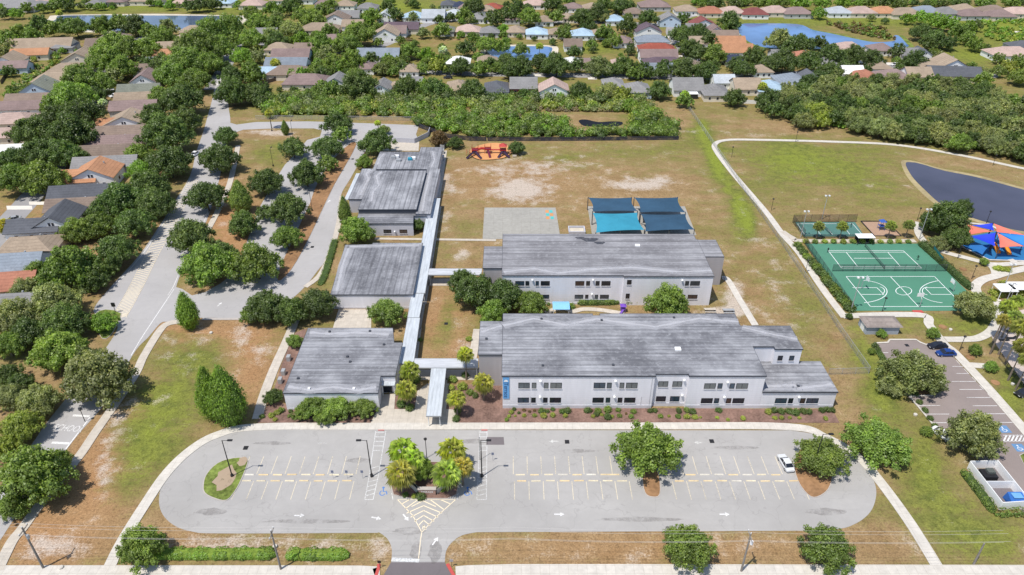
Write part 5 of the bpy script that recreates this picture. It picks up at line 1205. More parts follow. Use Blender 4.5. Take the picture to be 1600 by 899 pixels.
# --- shrubs in front of the front block, left to right
G1 = [(803.6,639,8,'d'),(799,643.6,9,'l'),(795,650,7,'l'),(792,655.6,8,'m'),(811,645,6,'d'),(805,649.6,5,'l'),(819,640,7,'b'),(819,648.6,8,'l'),(827.6,642.6,6,'b'),(835,641,6,'b'),(835,648.6,9,'l'),(847,641.6,13,'d'),(855.6,642,8,'d'),(850,648.6,12,'l'),(863.6,639,9,'d'),(863.6,647.6,10,'l'),(878,642,12,'d'),(886,641,13,'d'),(883.6,649.6,9,'l'),(918,640,13,'d'),(924,641,7,'b'),(935,641,13,'m'),(932,646,11,'d'),(926.6,650,8,'l'),(949,639,14,'m'),(949,649.6,14,'d'),(940,647.6,7,'l'),(956,650,8,'l'),(966,640,10,'m'),(967.6,648.6,10,'m'),(989,642,11,'m'),(986,649.6,10,'m'),(978,646,5,'b'),(1016,641,10,'d'),(1023,641,10,'d'),(1031.6,649.6,10,'m'),(1045,650,6,'l'),(1059.6,641,11,'d'),(1059.6,650,10,'m'),(1072,640,12,'m'),(1082,641.6,14,'d'),(1073,651,11,'l'),(1085.6,650.6,11,'l'),(1094.6,651.6,5,'l'),(1122,640,12,'d'),(1137,655,7,'l'),(1120,652,7,'l'),(1160,653,10,'l'),(1200,642,13,'l'),(1210,640,13,'d'),(1220,641,13,'d'),(1233,641,14,'d'),(1242,643,15,'d'),(1254,641,14,'d'),(1263,642,12,'d'),(1210,652,9,'l'),(1221,652,9,'l'),(1234,652,7,'l'),(1249,653,7,'l'),(1289,653,9,'l'),(1283,640,12,'d'),(1291,640,12,'d'),(1299,640,12,'d')]
for i, (x, y, w, c) in enumerate(sorted(G1)): shrub(x, y, w, c, '%s clipped shrub, %s from the left before the front block' % (LOOK[c], ordn(i+1)), 'shrubs before the front block')
G2 = [(410,650,10,'m'),(424,648,12,'l'),(434,643,12,'l'),(440,641,12,'m'),(454,642,8,'d'),(453,649,8,'m'),(460,652,10,'m'),(430,655,9,'l')]
for i, (x, y, w, c) in enumerate(sorted(G2)): shrub(x, y, w, c, '%s shrub, %s from the left at the office corner bed' % (LOOK[c], ordn(i+1)), 'shrubs at the office corner')
G3 = [(634,772,12,'d'),(657,773,18,'d'),(648,775,10,'l'),(692,766,8,'m'),(628,630,18,'d'),(650,592,20,'m'),(640,636,16,'d'),(707,592,16,'m'),(722,603,18,'l'),(735,612,14,'m'),(716,640,14,'d'),(727,585,14,'d'),(742,617,12,'d'),(705,605,12,'l'),(712,653,14,'d')]
for i, (x, y, w, c) in enumerate(sorted(G3)): shrub(x, y, w, c, '%s planting clump, %s from the left around the entrance' % (LOOK[c], ordn(i+1)), 'shrubs around the entrance')
for i in range(17):
    t = i/16; x = 1246+t*80; y = 382+t*96; shrub(x, y, 15+t*7, 'd' if i % 3 else 'm', 'rounded dark shrub, %s from the top beside the left court fence' % ordn(i+1), 'shrubs along the court fence')
for i in range(12):
    x = 1259+i*14.5; shrub(x, 377, 11, 'm' if i % 2 else 'l', 'low shrub, %s from the left in the bed behind the tennis court' % ordn(i+1), 'shrubs behind the tennis court')
for i in range(11):
    t = i/10; shrub(1380+t*80 if t > .5 else 1367+t*30, 540+t*125 if t > .5 else 540+t*50, 12, 'd', 'small dark shrub, %s from the top along the car park kerb' % ordn(i+1), 'shrubs along the car park kerb')
for i, (x, y, w) in enumerate(((1560,418,18),(1572,419,18),(1555,455,24),(1575,450,24),(1590,445,20),(1568,442,22),(1548,465,16),(1600,455,26))): shrub(x, y, w, 'l', 'yellow-green bed plant, %s by the white park paths' % ordn(i+1), 'yellow plants by the park paths', hk=.7)
shrub(891,477,16,'m','round clipped shrub beside the blue canopy in the courtyard',None); shrub(733,529,11,'l','lone yellowish bush in the courtyard grass',None); shrub(657,530,9,'m','green shrub at the foot of the long walkway',None)
hedge([(240,868),(320,868.5),(432,868)], 2.2, 1.3, 'g', 'long clipped hedge in the front verge beside the round tree', 34)
hedge([(447,869),(500,869.5),(546,869)], 2.2, 1.3, 'g', 'shorter clipped hedge in the front verge, its right end rounded', 34)
hedge([(902,475),(935,475),(968,474)], 2.0, 1.5, 'm', 'clipped hedge along the middle block wall, left piece'); hedge([(974,474),(998,474)], 2.0, 1.5, 'm', 'clipped hedge along the middle block wall, right piece')
hedge([(1436,382),(1470,412),(1516,454)], 1.8, 1.9, 'd', 'dark hedge down the right side of the green courts')
hedge([(1503,738),(1528,770),(1552,803)], 1.6, 1.4, 'm', 'hedge along the left of the white yard fence'); hedge([(1553,805),(1610,803)], 1.6, 1.3, 'm', 'hedge below the white yard fence')
hedge([(1495,468),(1515,488),(1530,490)], 2.0, 1.2, 'd', 'dark low hedge at the right end of the basketball court')
hedge([(524,375),(517,400),(508,430),(500,447)], 2.2, .8, 'm', 'rough green strip between the drive and the square block', 14)
hedge([(661,440),(655,490),(646,545)], .8, 1.0, 'd', 'thin dark planting along the east side of the long walkway', 18)
hedge([(560,88),(590,89)], 2, 1.5, 'd', 'dark hedge before the blue roofed house left of centre', 8, .3)
hedge([(617,62),(645,64)], 4, 1.5, 'b', 'brown-green hedge behind the solar cage house', 8, .3)
hedge([(22,100),(60,90)], 3, 1.6, 'l', 'backyard hedge by the left white gable', 8, .3); hedge([(25,22),(34,20)], 6, 3, 'g', 'bright clipped hedge above the top left pond', 8, .4)
# --- ground cover too dense to count
def cover(name, label, cat, pl, n, cols, hts, leaf, per=45, vert=.3):
    xs = [p[0] for p in pl]; ys = [p[1] for p in pl]; pts = []
    while len(pts) < n:
        x, y = random.uniform(min(xs), max(xs)), random.uniform(min(ys), max(ys))
        if inside(x, y, pl) and not (893 < x < 982 and 183 < y < 208) and not (815 < x < 985 and 175 < y < 186): pts.append((x, y))
    Lc = []; Lr = []; CL = []
    for x, y in pts:
        r = random.uniform(*hts); b = P(x, y, 0); Lc.append((b.x, b.y, r*random.uniform(.3,.8))); Lr.append(r); CL.append(vcol(cols(x, y)))
    Lc = np.array(Lc); Lr = np.array(Lr); CL = np.array(CL); c0 = Lc.mean(0)*np.array([1,1,0]); Lc -= c0
    m = n*per; idx = RNG.integers(0, n, m); d = RNG.normal(size=(m,3)); d[:,2] = np.abs(d[:,2])*.9; d /= np.linalg.norm(d,axis=1)[:,None]
    C = Lc[idx]+d*(Lr[idx]*RNG.uniform(.75,1.2,m))[:,None]; nn = d+RNG.normal(size=d.shape)*.6; nn[:,2] += vert; nn /= np.linalg.norm(nn,axis=1)[:,None]
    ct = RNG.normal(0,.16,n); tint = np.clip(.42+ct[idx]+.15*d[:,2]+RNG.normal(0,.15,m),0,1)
    ev, ef, et = cores(Lc, Lr, .75); ec = np.repeat(CL, 12, 0)
    me = quads_mesh(name, C, nn, leaf*RNG.uniform(.6,1.4,m), tint, 'leafcol', (ev, ef, et, ec), col=CL[idx])
    o = bpy.data.objects.new(name, me); link(o); o.location = c0; tag(o, label, cat, None, 'stuff')
def thc(x, y):
    if x > 650 and y > 196: return random.choice('gmmmd')
    if 745 < x < 970 and 168 < y < 186: return random.choice('oolm')
    return random.choice('mgmmlod' if y > 165 else 'ddmmoo')
cover('thicket', 'tangled green thicket between the school fence and the back gardens', 'thicket', [(402,168),(418,188),(470,182),(640,184),(655,198),(700,208),(745,215),(800,217),(1055,216),(1060,205),(1040,190),(1020,165),(985,150),(900,152),(750,152),(620,150),(500,146),(420,150)], 1000, thc, (.9,3.2), .34, 100)
GREEN['r'] = (.27,.22,.13)
cover('reeds', 'tan reed bed inside the thicket beside the dark pool', 'reeds', [(770,172),(800,187),(890,188),(900,184),(985,183),(985,172),(900,170),(850,168)], 260, lambda x,y: 'r' if random.random() < .8 else 'l', (.6,1.1), .32, 30)
cover('marsh', 'bright marsh plants on the point of the blue pond', 'marsh plants', [(1290,38),(1330,52),(1380,62),(1400,62),(1385,48),(1350,38)], 120, lambda x,y: 'm' if random.random() < .6 else 'b', (.8,1.6), .5, 30)
cover('brush', 'bright scrub on the open ground at the upper right', 'scrub', [(1540,62),(1530,32),(1560,30),(1620,34),(1620,66),(1580,70)], 160, lambda x,y: 'g' if random.random() < .7 else 'l', (.8,1.6), .5, 30)
cover('wood_edge', 'low undergrowth along the near edge of the dense wood', 'undergrowth', [(1195,168),(1225,186),(1300,199),(1400,214),(1480,228),(1545,238),(1610,256),(1610,246),(1540,230),(1400,206),(1300,192),(1240,180)], 260, lambda x,y: random.choice('gmdo'), (.8,1.6), .4, 40)
cover('garden_scrub', 'low garden scrub and planting beds behind the left houses', 'garden plants', [(60,130),(30,155),(20,130),(80,95),(110,75),(95,90)], 90, lambda x,y: random.choice('mlog'), (.7,1.5), .35, 30)

# ------------------------------------------------------------------ houses
RC = dict(tan=(.30,.235,.175), brown=(.21,.16,.13), mauve=(.225,.165,.155), grey=(.22,.215,.215), slate=(.10,.105,.12), orange=(.42,.215,.12), red=(.30,.085,.06), terracotta=(.34,.15,.10), pink=(.42,.31,.27),
          blue=(.20,.23,.27), lightblue=(.34,.45,.55), white=(.68,.68,.66), darkred=(.20,.07,.065), purple=(.13,.095,.115), green=(.19,.20,.165), navy=(.04,.05,.085), silver=(.40,.43,.46))
RCN = dict(tan='tan', brown='brown', mauve='mauve-brown', grey='grey', slate='dark slate', orange='orange', red='red', terracotta='terracotta', pink='pale pink', blue='blue-grey', lightblue='light blue', white='white', darkred='dark red', purple='dark purple', green='grey-green', navy='navy', silver='silver grey')
WC = dict(w=(.82,.82,.82), c=(.70,.63,.52), b=(.50,.60,.70), g=(.50,.50,.50), r=(.40,.06,.05), t=(.50,.40,.28))
HS = []
def house(px, py, w, dm, kind, rc, wc, label, group, rot=0.0, hh=3.1, porch=False):
    if kind == 'gable': hh = 3.9
    HS.append((px, py, w)); w *= 1.15; dm *= 1.08
    """kind: hip, gable (ridge along y, gable to viewer), side (ridge along x)"""
    c = P(px, py, hh+1.2); wm = w/SC(py, hh+1.2); L, D_ = wm/2, dm/2
    r = empty('house', (c.x, c.y, 0), rot); tag(r, label, 'house', group)
    ov = .45; rise = min(L, D_)*(.46 if kind == 'hip' else .55); rise = min(rise, 4.2)
    wall = MB(); roof = MB(); z = hh
    if kind == 'hip':
        wall.box(-L+ov,L-ov,-D_+ov,D_-ov,0,z)
        if L >= D_: a, b_ = (-(L-D_*.95),0), ((L-D_*.95),0)
        else: a, b_ = (0,-(D_-L*.95)), (0,(D_-L*.95))
        v = [(-L,-D_,z),(L,-D_,z),(L,D_,z),(-L,D_,z),(a[0],a[1],z+rise),(b_[0],b_[1],z+rise)]
        if L >= D_: f = [(0,1,5,4),(1,2,5),(2,3,4,5),(3,0,4)]
        else: f = [(0,1,4),(1,2,5,4),(2,3,5),(3,0,4,5)]
        roof.add(v, f); roof.box(-L,L,-D_,D_,z-.18,z-.002)
    elif kind == 'gable':
        wall.box(-L+ov,L-ov,-D_+ov,D_-ov,0,z); wall.add([(-L+ov,-D_+ov,z),(L-ov,-D_+ov,z),(0,-D_+ov,z+rise*(1-ov/L)),(-L+ov,D_-ov,z),(L-ov,D_-ov,z),(0,D_-ov,z+rise*(1-ov/L))],[(0,1,2),(4,3,5)])
        t = .16
        for s in (-1,1):
            roof.add([(s*L,-D_,z-.1),(s*L,D_,z-.1),(0,D_,z+rise),(0,-D_,z+rise),(s*L,-D_,z-.1+t),(s*L,D_,z-.1+t),(0,D_,z+rise+t),(0,-D_,z+rise+t)],
                     [(0,1,2,3),(7,6,5,4),(0,4,5,1),(3,2,6,7),(0,3,7,4),(1,5,6,2)])
    else:
        wall.box(-L+ov,L-ov,-D_+ov,D_-ov,0,z); wall.add([(-L+ov,-D_+ov,z),(-L+ov,D_-ov,z),(-L+ov,0,z+rise*.9),(L-ov,-D_+ov,z),(L-ov,D_-ov,z),(L-ov,0,z+rise*.9)],[(1,0,2),(3,4,5)])
        t = .16
        for s in (-1,1):
            roof.add([(-L,s*D_,z-.1),(L,s*D_,z-.1),(L,0,z+rise),(-L,0,z+rise),(-L,s*D_,z-.1+t),(L,s*D_,z-.1+t),(L,0,z+rise+t),(-L,0,z+rise+t)],
                     [(0,1,2,3),(7,6,5,4),(0,4,5,1),(3,2,6,7),(0,3,7,4),(1,5,6,2)])
    w_ = local('wall', wall, 'housewall', r); w_.color = (*WC[wc], 1)
    ro = local('roof', roof, 'shingle', r); k = random.uniform(.9,1.1); ro.color = (*[x*k for x in RC[rc]], 1)
    # ridge cap and vents
    if random.random() < .6:
        vt = MB(); vt.box(L*.3,L*.3+.4,D_*.25,D_*.25+.4,z+rise*.45,z+rise*.9); local('roof_vent', vt, 'galv', ro)
    ww = 1.1
    for x in ((-L*.55, 0, L*.5) if kind != 'gable' else (-L*.5, L*.5)):
        m = MB().box(x-ww/2, x+ww/2, -D_+ov-.05, -D_+ov+.02, 1.0, 2.3); o = local('window', m, 'frame', r)
        q = MB().box(x-ww/2+.1, x+ww/2-.1, -D_+ov-.07, -D_+ov-.03, 1.1, 2.2); local('pane', q, 'glass', o)
    if kind == 'gable':
        for x in (-.5,.5):
            m = MB().box(x-.4, x+.4, -D_+ov-.05, -D_+ov+.02, z+.3, z+min(1.5, rise*.55)); o = local('window', m, 'frame', r)
            q = MB().box(x-.3, x+.3, -D_+ov-.07, -D_+ov-.03, z+.4, z+min(1.4, rise*.5)); local('pane', q, 'glass', o)
    for s in (-1, 1):
        m = MB().box(s*(L-ov)-.03, s*(L-ov)+.03, -1.2, .2, 1.0, 2.2); local('side_window', m, 'glass', r)
    if porch:
        m = MB().add([(-L*.4,-D_-3.2,2.35),(L*.5,-D_-3.2,2.35),(L*.5,-D_+.3,2.6),(-L*.4,-D_+.3,2.6),(-L*.4,-D_-3.2,2.45),(L*.5,-D_-3.2,2.45),(L*.5,-D_+.3,2.7),(-L*.4,-D_+.3,2.7)],[(3,2,1,0),(4,5,6,7),(0,1,5,4),(1,2,6,5),(3,0,4,7)])
        local('porch_roof', m, 'white', r); m = MB().box(-L*.38,L*.48,-D_-3.0,-D_-2.9,0.05,2.33); local('porch_screen', m, 'glass', r)
    return r
def hrow(phrase, group, items, rot=0.0, dm=13):
    KN = dict(hip='hipped', gable='gabled', side='long-ridged')
    for i, it in enumerate(items):
        x, y, w, k, rc, wc = it[:6]; d = it[6] if len(it) > 6 else dm; rr = it[7] if len(it) > 7 else rot
        house(x, y, w, d, k, rc, wc, '%s %s-roofed house, %s %s' % (RCN[rc], KN[k], ordn(i+1), phrase), group, rr + random.uniform(-.02,.02), porch=(len(it) > 8))
A1 = .14
hrow('from the near end, west of the avenue', 'houses west of the avenue',
     [(20,470,70,'side','grey','w',11),(18,434,70,'side','terracotta','t',10),(22,406,80,'side','blue','b',11),(46,378,78,'hip','tan','c',12),(92,335,52,'gable','slate','w',13),(55,348,70,'side','slate','w',9),(118,316,74,'side','brown','g',9),(134,295,92,'side','slate','g',9),(150,264,58,'gable','orange','w',12),(125,272,50,'side','orange','w',10),(166,250,84,'side','grey','g',9),(168,232,84,'side','brown','g',9),(180,217,76,'side','mauve','c',9),(184,202,72,'side','brown','c',9),(200,184,56,'gable','tan','w',12),(172,190,40,'side','orange','w',9),(210,163,62,'side','mauve','g',10),(215,149,58,'side','tan','g',9),(218,136,56,'side','green','w',9),(228,119,36,'gable','mauve','w',14),(240,104,52,'side','brown','w',9),(256,93,46,'side','blue','g',9),(262,81,50,'side','orange','c',9),(272,69,52,'side','tan','c',9),(296,56,42,'hip','pink','c',10),(302,44,34,'hip','tan','c',12)], rot=A1, dm=12)
hrow('from the near end, second left row', 'houses in the second left row',
     [(12,232,50,'side','white','w',9),(18,205,50,'side','pink','c',9),(20,182,60,'hip','pink','c',12),(30,163,60,'side','mauve','w',9),(45,152,56,'side','brown','b',10),(62,133,42,'gable','green','b',14),(88,118,58,'hip','tan','w',12),(112,104,60,'hip','tan','b',13),(128,86,44,'gable','tan','c',16),(14,92,36,'gable','tan','w',14),(16,100,50,'side','mauve','b',9),(48,80,50,'side','orange','c',9),(66,68,84,'side','tan','c',14),(100,68,30,'hip','grey','g',12),(168,66,54,'side','brown','g',12),(178,55,40,'hip','mauve','c',10)], rot=A1, dm=12)
hrow('from the left beyond the top left pond', 'houses beyond the top left pond', [(14,5,90,'hip','grey','g',22),(45,2,46,'hip','pink','c',16),(152,1,24,'hip','grey','w'),(185,-2,26,'hip','mauve','c'),(230,-3,40,'hip','tan','c'),(285,0,26,'hip','pink','c'),(350,0,28,'hip','lightblue','w'),(395,3,34,'hip','pink','c'),(440,-4,30,'hip','tan','w'),(475,-5,30,'hip','grey','w')], dm=14)
hrow('from the left, left central block', 'houses in the left central block', [(500,41,52,'hip','tan','c',14),(526,26,36,'gable','brown','w',13),(545,22,32,'side','grey','g',12),(418,50,30,'side','grey','w'),(456,83,52,'side','mauve','b',12),(449,96,58,'side','blue','w',11),(412,108,40,'side','lightblue','w',8),(453,108,60,'hip','brown','c',13),(480,122,62,'hip','mauve','c',14),(527,124,34,'gable','grey','w',12),(597,132,28,'gable','grey','w',12),(618,131,28,'hip','tan','c',10),(592,82,58,'side','blue','w',12),(648,124,24,'side','grey','c')], dm=12)
hrow('from the left above the small pond', 'central houses above the small pond', [(603,22,24,'gable','silver','w'),(647,22,30,'hip','lightblue','w'),(678,22,32,'side','silver','w',16),(710,19,28,'hip','silver','w'),(746,24,24,'hip','grey','w'),(770,9,28,'hip','red','c'),(800,25,22,'hip','mauve','g'),(628,40,48,'side','purple','c',11),(604,49,36,'gable','tan','w',14),(618,46,32,'side','mauve','w',12),(695,43,28,'hip','green','g',12),(732,43,34,'hip','pink','c',13),(765,45,28,'hip','grey','g',12),(806,44,26,'hip','tan','c',13),(839,47,31,'hip','lightblue','w',13),(869,47,24,'hip','tan','c',12),(910,49,31,'hip','lightblue','w',13),(836,3,32,'hip','pink','w'),(888,23,16,'hip','tan','c'),(700,3,20,'hip','slate','g'),(718,5,18,'hip','navy','w'),(960,27,26,'hip','lightblue','w')], dm=13)
hrow('from the left behind the thicket', 'houses right behind the thicket', [(716,131,34,'hip','tan','w',14),(776,133,34,'hip','slate','w',15),(818,129,38,'side','grey','r',13),(865,134,42,'gable','pink','w',12),(958,126,30,'hip','grey','g',12),(997,134,34,'hip','grey','b',14),(1073,131,42,'side','grey','w',14,0,1),(1117,138,38,'hip','grey','c',15),(1130,122,30,'side','silver','w',10),(1165,130,38,'side','tan','c',13),(1202,132,40,'hip','lightblue','w',15),(1237,122,44,'hip','blue','w',16),(1268,118,26,'gable','slate','w',14),(1352,115,36,'hip','terracotta','c',14),(1396,116,48,'hip','mauve','w',16),(1330,108,30,'side','white','w',10),(1432,112,36,'side','tan','w',12),(1483,97,42,'gable','tan','w',14),(1488,111,70,'side','slate','c',12,-.12),(1445,100,26,'side','tan','c',8)], dm=13)
hrow('from the left, left middle gardens', 'houses in the left middle gardens', [(436,71,36,'hip','tan','c',12),(478,73,30,'side','brown','w',11),(520,58,34,'hip','mauve','w',12),(552,36,30,'side','tan','w',11),(575,8,28,'hip','grey','w',12),(540,4,28,'hip','tan','w',12),(508,2,26,'hip','mauve','w',12),(430,95,26,'hip','brown','c',10),(640,104,28,'hip','tan','w',11),(570,100,30,'hip','mauve','w',11)])
hrow('from the left, central back gardens', 'houses in the central back gardens', [(850,28,26,'hip','tan','w',12),(895,8,26,'hip','mauve','w',12),(925,8,26,'hip','tan','w',12),(990,16,28,'hip','brown','g',12),(940,48,26,'hip','tan','w',12),(972,60,28,'hip','mauve','w',12),(895,66,26,'side','brown','w',11),(760,12,26,'hip','tan','w',12),(730,8,24,'hip','mauve','w',12),(1085,42,26,'side','grey','w',11),(1090,62,26,'side','tan','w',11),(1085,98,28,'hip','brown','w',11),(1190,105,28,'hip','tan','w',11),(1290,92,28,'hip','grey','w',11),(1375,100,28,'hip','tan','w',11)])
hrow('from the left on the middle street', 'houses along the middle street', [(716,92,34,'hip','white','w',11),(761,90,28,'hip','tan','w',11),(893,92,24,'hip','white','w',10),(970,94,26,'hip','pink','c',10),(917,94,20,'side','mauve','c',10)], dm=11)
hrow('from the back, right of centre', 'stacked houses right of centre', [(1022,5,42,'hip','mauve','g',16),(1072,12,32,'hip','tan','w',13),(1046,27,30,'gable','grey','b',12),(1012,44,36,'gable','purple','w',12),(1019,59,46,'hip','blue','w',12),(1026,72,50,'hip','red','w',12),(1028,83,52,'side','mauve','w',11),(1037,94,56,'hip','purple','g',12),(1028,104,40,'side','blue','g',10),(1098,34,34,'gable','darkred','w',12),(1117,44,22,'gable','mauve','w',11),(1130,52,40,'side','brown','c',10),(1138,62,44,'side','orange','w',11),(1150,75,44,'side','orange','w',12),(1148,89,28,'hip','navy','g',11)], dm=12)
hrow('from the left above the blue pond', 'houses above the blue pond', [(1110,15,36,'hip','terracotta','c'),(1143,15,36,'hip','pink','c'),(1178,17,36,'hip','darkred','w'),(1211,14,38,'hip','pink','c'),(1245,16,40,'hip','mauve','g'),(1310,15,34,'hip','silver','w'),(1345,15,38,'hip','pink','c'),(1380,15,38,'hip','orange','c'),(1413,17,42,'hip','tan','c'),(1446,14,38,'hip','blue','g'),(1476,16,36,'hip','grey','g'),(1506,11,32,'hip','tan','c'),(1517,19,40,'hip','mauve','g'),(1551,13,36,'hip','brown','g'),(1562,20,36,'hip','mauve','c'),(1588,16,42,'hip','pink','c')], dm=14)
hrow('from the left below the blue pond', 'houses on the near pond shore', [(1325,70,38,'hip','pink','w',12),(1377,72,32,'hip','mauve','w',12),(1420,80,28,'side','grey','g',10),(1440,79,22,'gable','slate','w',10),(1217,82,24,'side','grey','g',10),(1255,82,24,'hip','terracotta','c',10),(1578,79,58,'hip','pink','w',14),(1600,68,40,'hip','slate','g',12)], dm=12)
# skyline fill beyond the frame edge
fill = [f for f in fill if not any(abs(f[0]-a) < w_/2+1 and -5 < f[1]-b < 7 for a, b, w_ in HS)]
mass('far_trees', 'smaller trees crowding the far gardens and streets between the houses', 'trees', [t[:4] for t in rest]+fill)
# driveways between the houses
dr = MB()
for (x, y, a, b) in ((70,150,10,2),(92,145,8,2),(40,62,30,3),(60,60,20,2),(30,325,40,6),(60,318,30,5),(20,180,6,2),(175,150,14,3),(170,140,16,3),(240,75,16,2),(250,80,16,2),(412,85,16,3),(420,95,14,3),(535,75,18,6),(530,82,16,5),(432,28,8,3),(655,114,30,3),(700,113,16,3),(745,115,14,2),(830,118,30,3),(925,122,14,5),(970,121,14,4),(1000,117,20,3),(1035,115,14,3),(1055,80,12,3),(1060,88,12,3),(1050,68,12,3),(1045,58,12,3),(1300,105,20,3),(1330,101,16,4),(1395,100,24,4),(1350,97,20,4),(1490,120,16,3),(1530,122,22,5),(1560,112,16,3),(1590,50,10,2),(1155,118,12,3),(1190,117,14,3),(790,37,12,2),(765,36,10,2),(720,35,10,2),(885,36,10,2),(28,47,12,2),(70,50,12,1.5),(410,62,10,2),(350,128,14,4),(335,132,10,3)):
    dr.sheet(PP([(x-a/2,y-b/2),(x+a/2,y-b/2),(x+a/2+1,y+b/2),(x-a/2+1,y+b/2)]), .06)
struct(dr.build('driveway', simple('pale_driveway', (.62,.58,.52), .12)))
# backyard fences, pool cages
def panel_fence(label, pts, h, mat, post='galv', step=3.0, cat='fence', th=.04, rail=True):
    w = PP(pts); c = sum(w, Vector())/len(w); r = empty('fence', (c.x, c.y, 0)); tag(r, label, cat)
    pn = MB(); rl = MB(); n = 0; tot = sum((w[i+1]-w[i]).length for i in range(len(w)-1)); step = max(step, tot/90)
    for i in range(len(w)-1):
        a, b = w[i], w[i+1]; d = (b-a); L = d.length; d.normalize(); u = Vector((-d.y, d.x, 0))*th/2
        pn.add([a+u, b+u, b-u, a-u]+[v+Vector((0,0,h)) for v in (a+u,b+u,b-u,a-u)], [(0,1,5,4),(2,3,7,6),(4,5,6,7)] if th > .03 else [(0,1,5,4)])
        if rail: rl.tube([a+Vector((0,0,h)), b+Vector((0,0,h))], .035, 5)
        k = max(1, int(round(L/step)))
        for j in range(k+ (1 if i == len(w)-2 else 0)):
            p = a.lerp(b, j/k); MB().tube([(p.x,p.y,0),(p.x,p.y,h+.08)], .05, 6).build('post', post, r)
    pn.build('panel', mat, r); 
    if rail: rl.build('rail', post, r)
panel_fence('long chain-link fence running beside the white park path', [(1075,170),(1110,221),(1160,295),(1228,392),(1275,462),(1313,520),(1357,583)], 1.8, 'chain_grey', th=.01)
panel_fence('short chain-link fence from the east wing to the long fence', [(1294,586),(1357,584)], 1.8, 'chain_grey', th=.01, step=3.5)
panel_fence('dark screened fence along the thicket behind the playground', [(655,200),(672,206),(700,216),(735,220.5),(760,221)], 1.9, 'chain_black', 'fascia', th=.01)
panel_fence('dark screened fence along the thicket behind the playing field', [(762,221),(900,220.5),(1060,219)], 1.7, 'chain_black', 'fascia', th=.01)
panel_fence('thin chain-link fence at the top of the school drive', [(400,187),(520,187.5),(652,189)], 1.8, 'chain_grey', th=.01)
panel_fence('grey solid service yard wall behind the sports hall', [(616,222.5),(648,224),(669,214),(672,206)], 2.0, 'wall_mid', 'frame', th=.15, rail=False)
panel_fence('dark chain-link fence between the tennis and basketball courts', [(1300,424.5),(1477,424.5)], 2.3, 'chain_dark', 'fascia', th=.01)
panel_fence('dark chain-link fence down the left side of the courts', [(1257,382),(1330,487)], 2.6, 'chain_dark', 'fascia', th=.01)
panel_fence('dark chain-link fence round the back and left of the small court', [(1256,372),(1238,348),(1337,347.5)], 2.8, 'chain_dark', simple('rust_post', (.10,.05,.04)), th=.01)
panel_fence('dark chain-link fence along the front of the small court', [(1256,372),(1352,372)], 1.2, 'chain_dark', 'fascia', th=.01)
panel_fence('black pool deck fence at the right edge', [(1560,560),(1585,590),(1612,620)], 1.4, 'chain_dark', 'black', th=.01)
panel_fence('brown backyard fence at the top left', [(22,100),(2,132)], 1.8, simple('brown_timber', (.13,.10,.08)), 'bark', cat='fence', rail=False)
panel_fence('brown backyard fence behind the mauve roofed house left of centre', [(400,136),(447,122)], 1.8, simple('brown_timber', (.13,.10,.08)), 'bark', rail=False)
panel_fence('rust brown fence at the right end of the back row', [(1510,138),(1535,140),(1540,130)], 1.8, simple('rust_timber', (.17,.07,.05)), 'bark', rail=False)
panel_fence('white backyard fence behind the white porch house row', [(1160,162),(1192,163)], 1.8, 'white', 'white', rail=False)
panel_fence('white fence round the yard right of the central pond', [(976,74),(1000,74),(1004,66)], 1.8, 'white', 'white', rail=False)
S('pool_deck', [(1560,545),(1545,520),(1572,490),(1620,480),(1700,560),(1700,700),(1612,618)], simple('pink_deck', (.48,.40,.35)), .09)
# white yard enclosure
panel_fence('white plank enclosure around the bins below the car park', [(1511,732),(1554,731),(1604,794),(1561,797),(1511,732)], 2.0, 'white', 'white', th=.12, rail=False)
panel_fence('white dividing panel inside the bin enclosure', [(1535,763),(1580,763)], 1.9, 'white', 'white', th=.1, rail=False)
# ------------------------------------------------------------------ small things
def bx(r, name, c, s, mat, z=0): return MB().box(c[0]-s[0]/2,c[0]+s[0]/2,c[1]-s[1]/2,c[1]+s[1]/2,z,z+s[2]).build(name, mat, r)
def root(name, px, py, label, cat, group=None):
    p = P(px, py); r = empty(name, (p.x, p.y, 0)); tag(r, label, cat, group); return r, p
r, p = root('refuse_container', 1585, 785, 'blue covered container in the lower half of the white enclosure', 'container'); m = MB(); m.add([(p.x-1.6,p.y-1.2,0),(p.x+1.6,p.y-1.2,0),(p.x+1.6,p.y+1.2,0),(p.x-1.6,p.y+1.2,0),(p.x-1.7,p.y-1.3,1.3),(p.x+1.7,p.y-1.3,1.3),(p.x+1.3,p.y+1.0,1.7),(p.x-1.3,p.y+1.0,1.7)],[(0,1,5,4),(1,2,6,5),(2,3,7,6),(3,0,4,7),(4,5,6,7)]); m.build('body', simple('container_blue', (.03,.13,.42)), r); bx(r,'lid',(p.x,p.y+.1),(1.8,1.3,.12),simple('lid_blue',(.15,.35,.6)),1.62)
r, p = root('generator', 1541, 748, 'black boxy machine in the upper half of the white enclosure', 'machine'); bx(r,'housing',p,(2.6,2.2,1.5),'black'); bx(r,'hood',(p.x+.4,p.y+.3),(1.4,1.2,.5),simple('machine_grey',(.1,.11,.1)),1.5); bx(r,'side_box',(p.x-1.7,p.y+.2),(.8,1.4,1.1),simple('machine_green',(.1,.14,.11)))
r, p = root('shed', 1372, 515, 'grey storage shed with brown hipped roof below the court', 'shed')
MB().box(p.x-4.2,p.x+4.0,p.y-2.2,p.y+2.2,0,2.4).build('wall', simple('shed_wall', (.36,.40,.46)), r); L, D_ = 4.6, 2.6
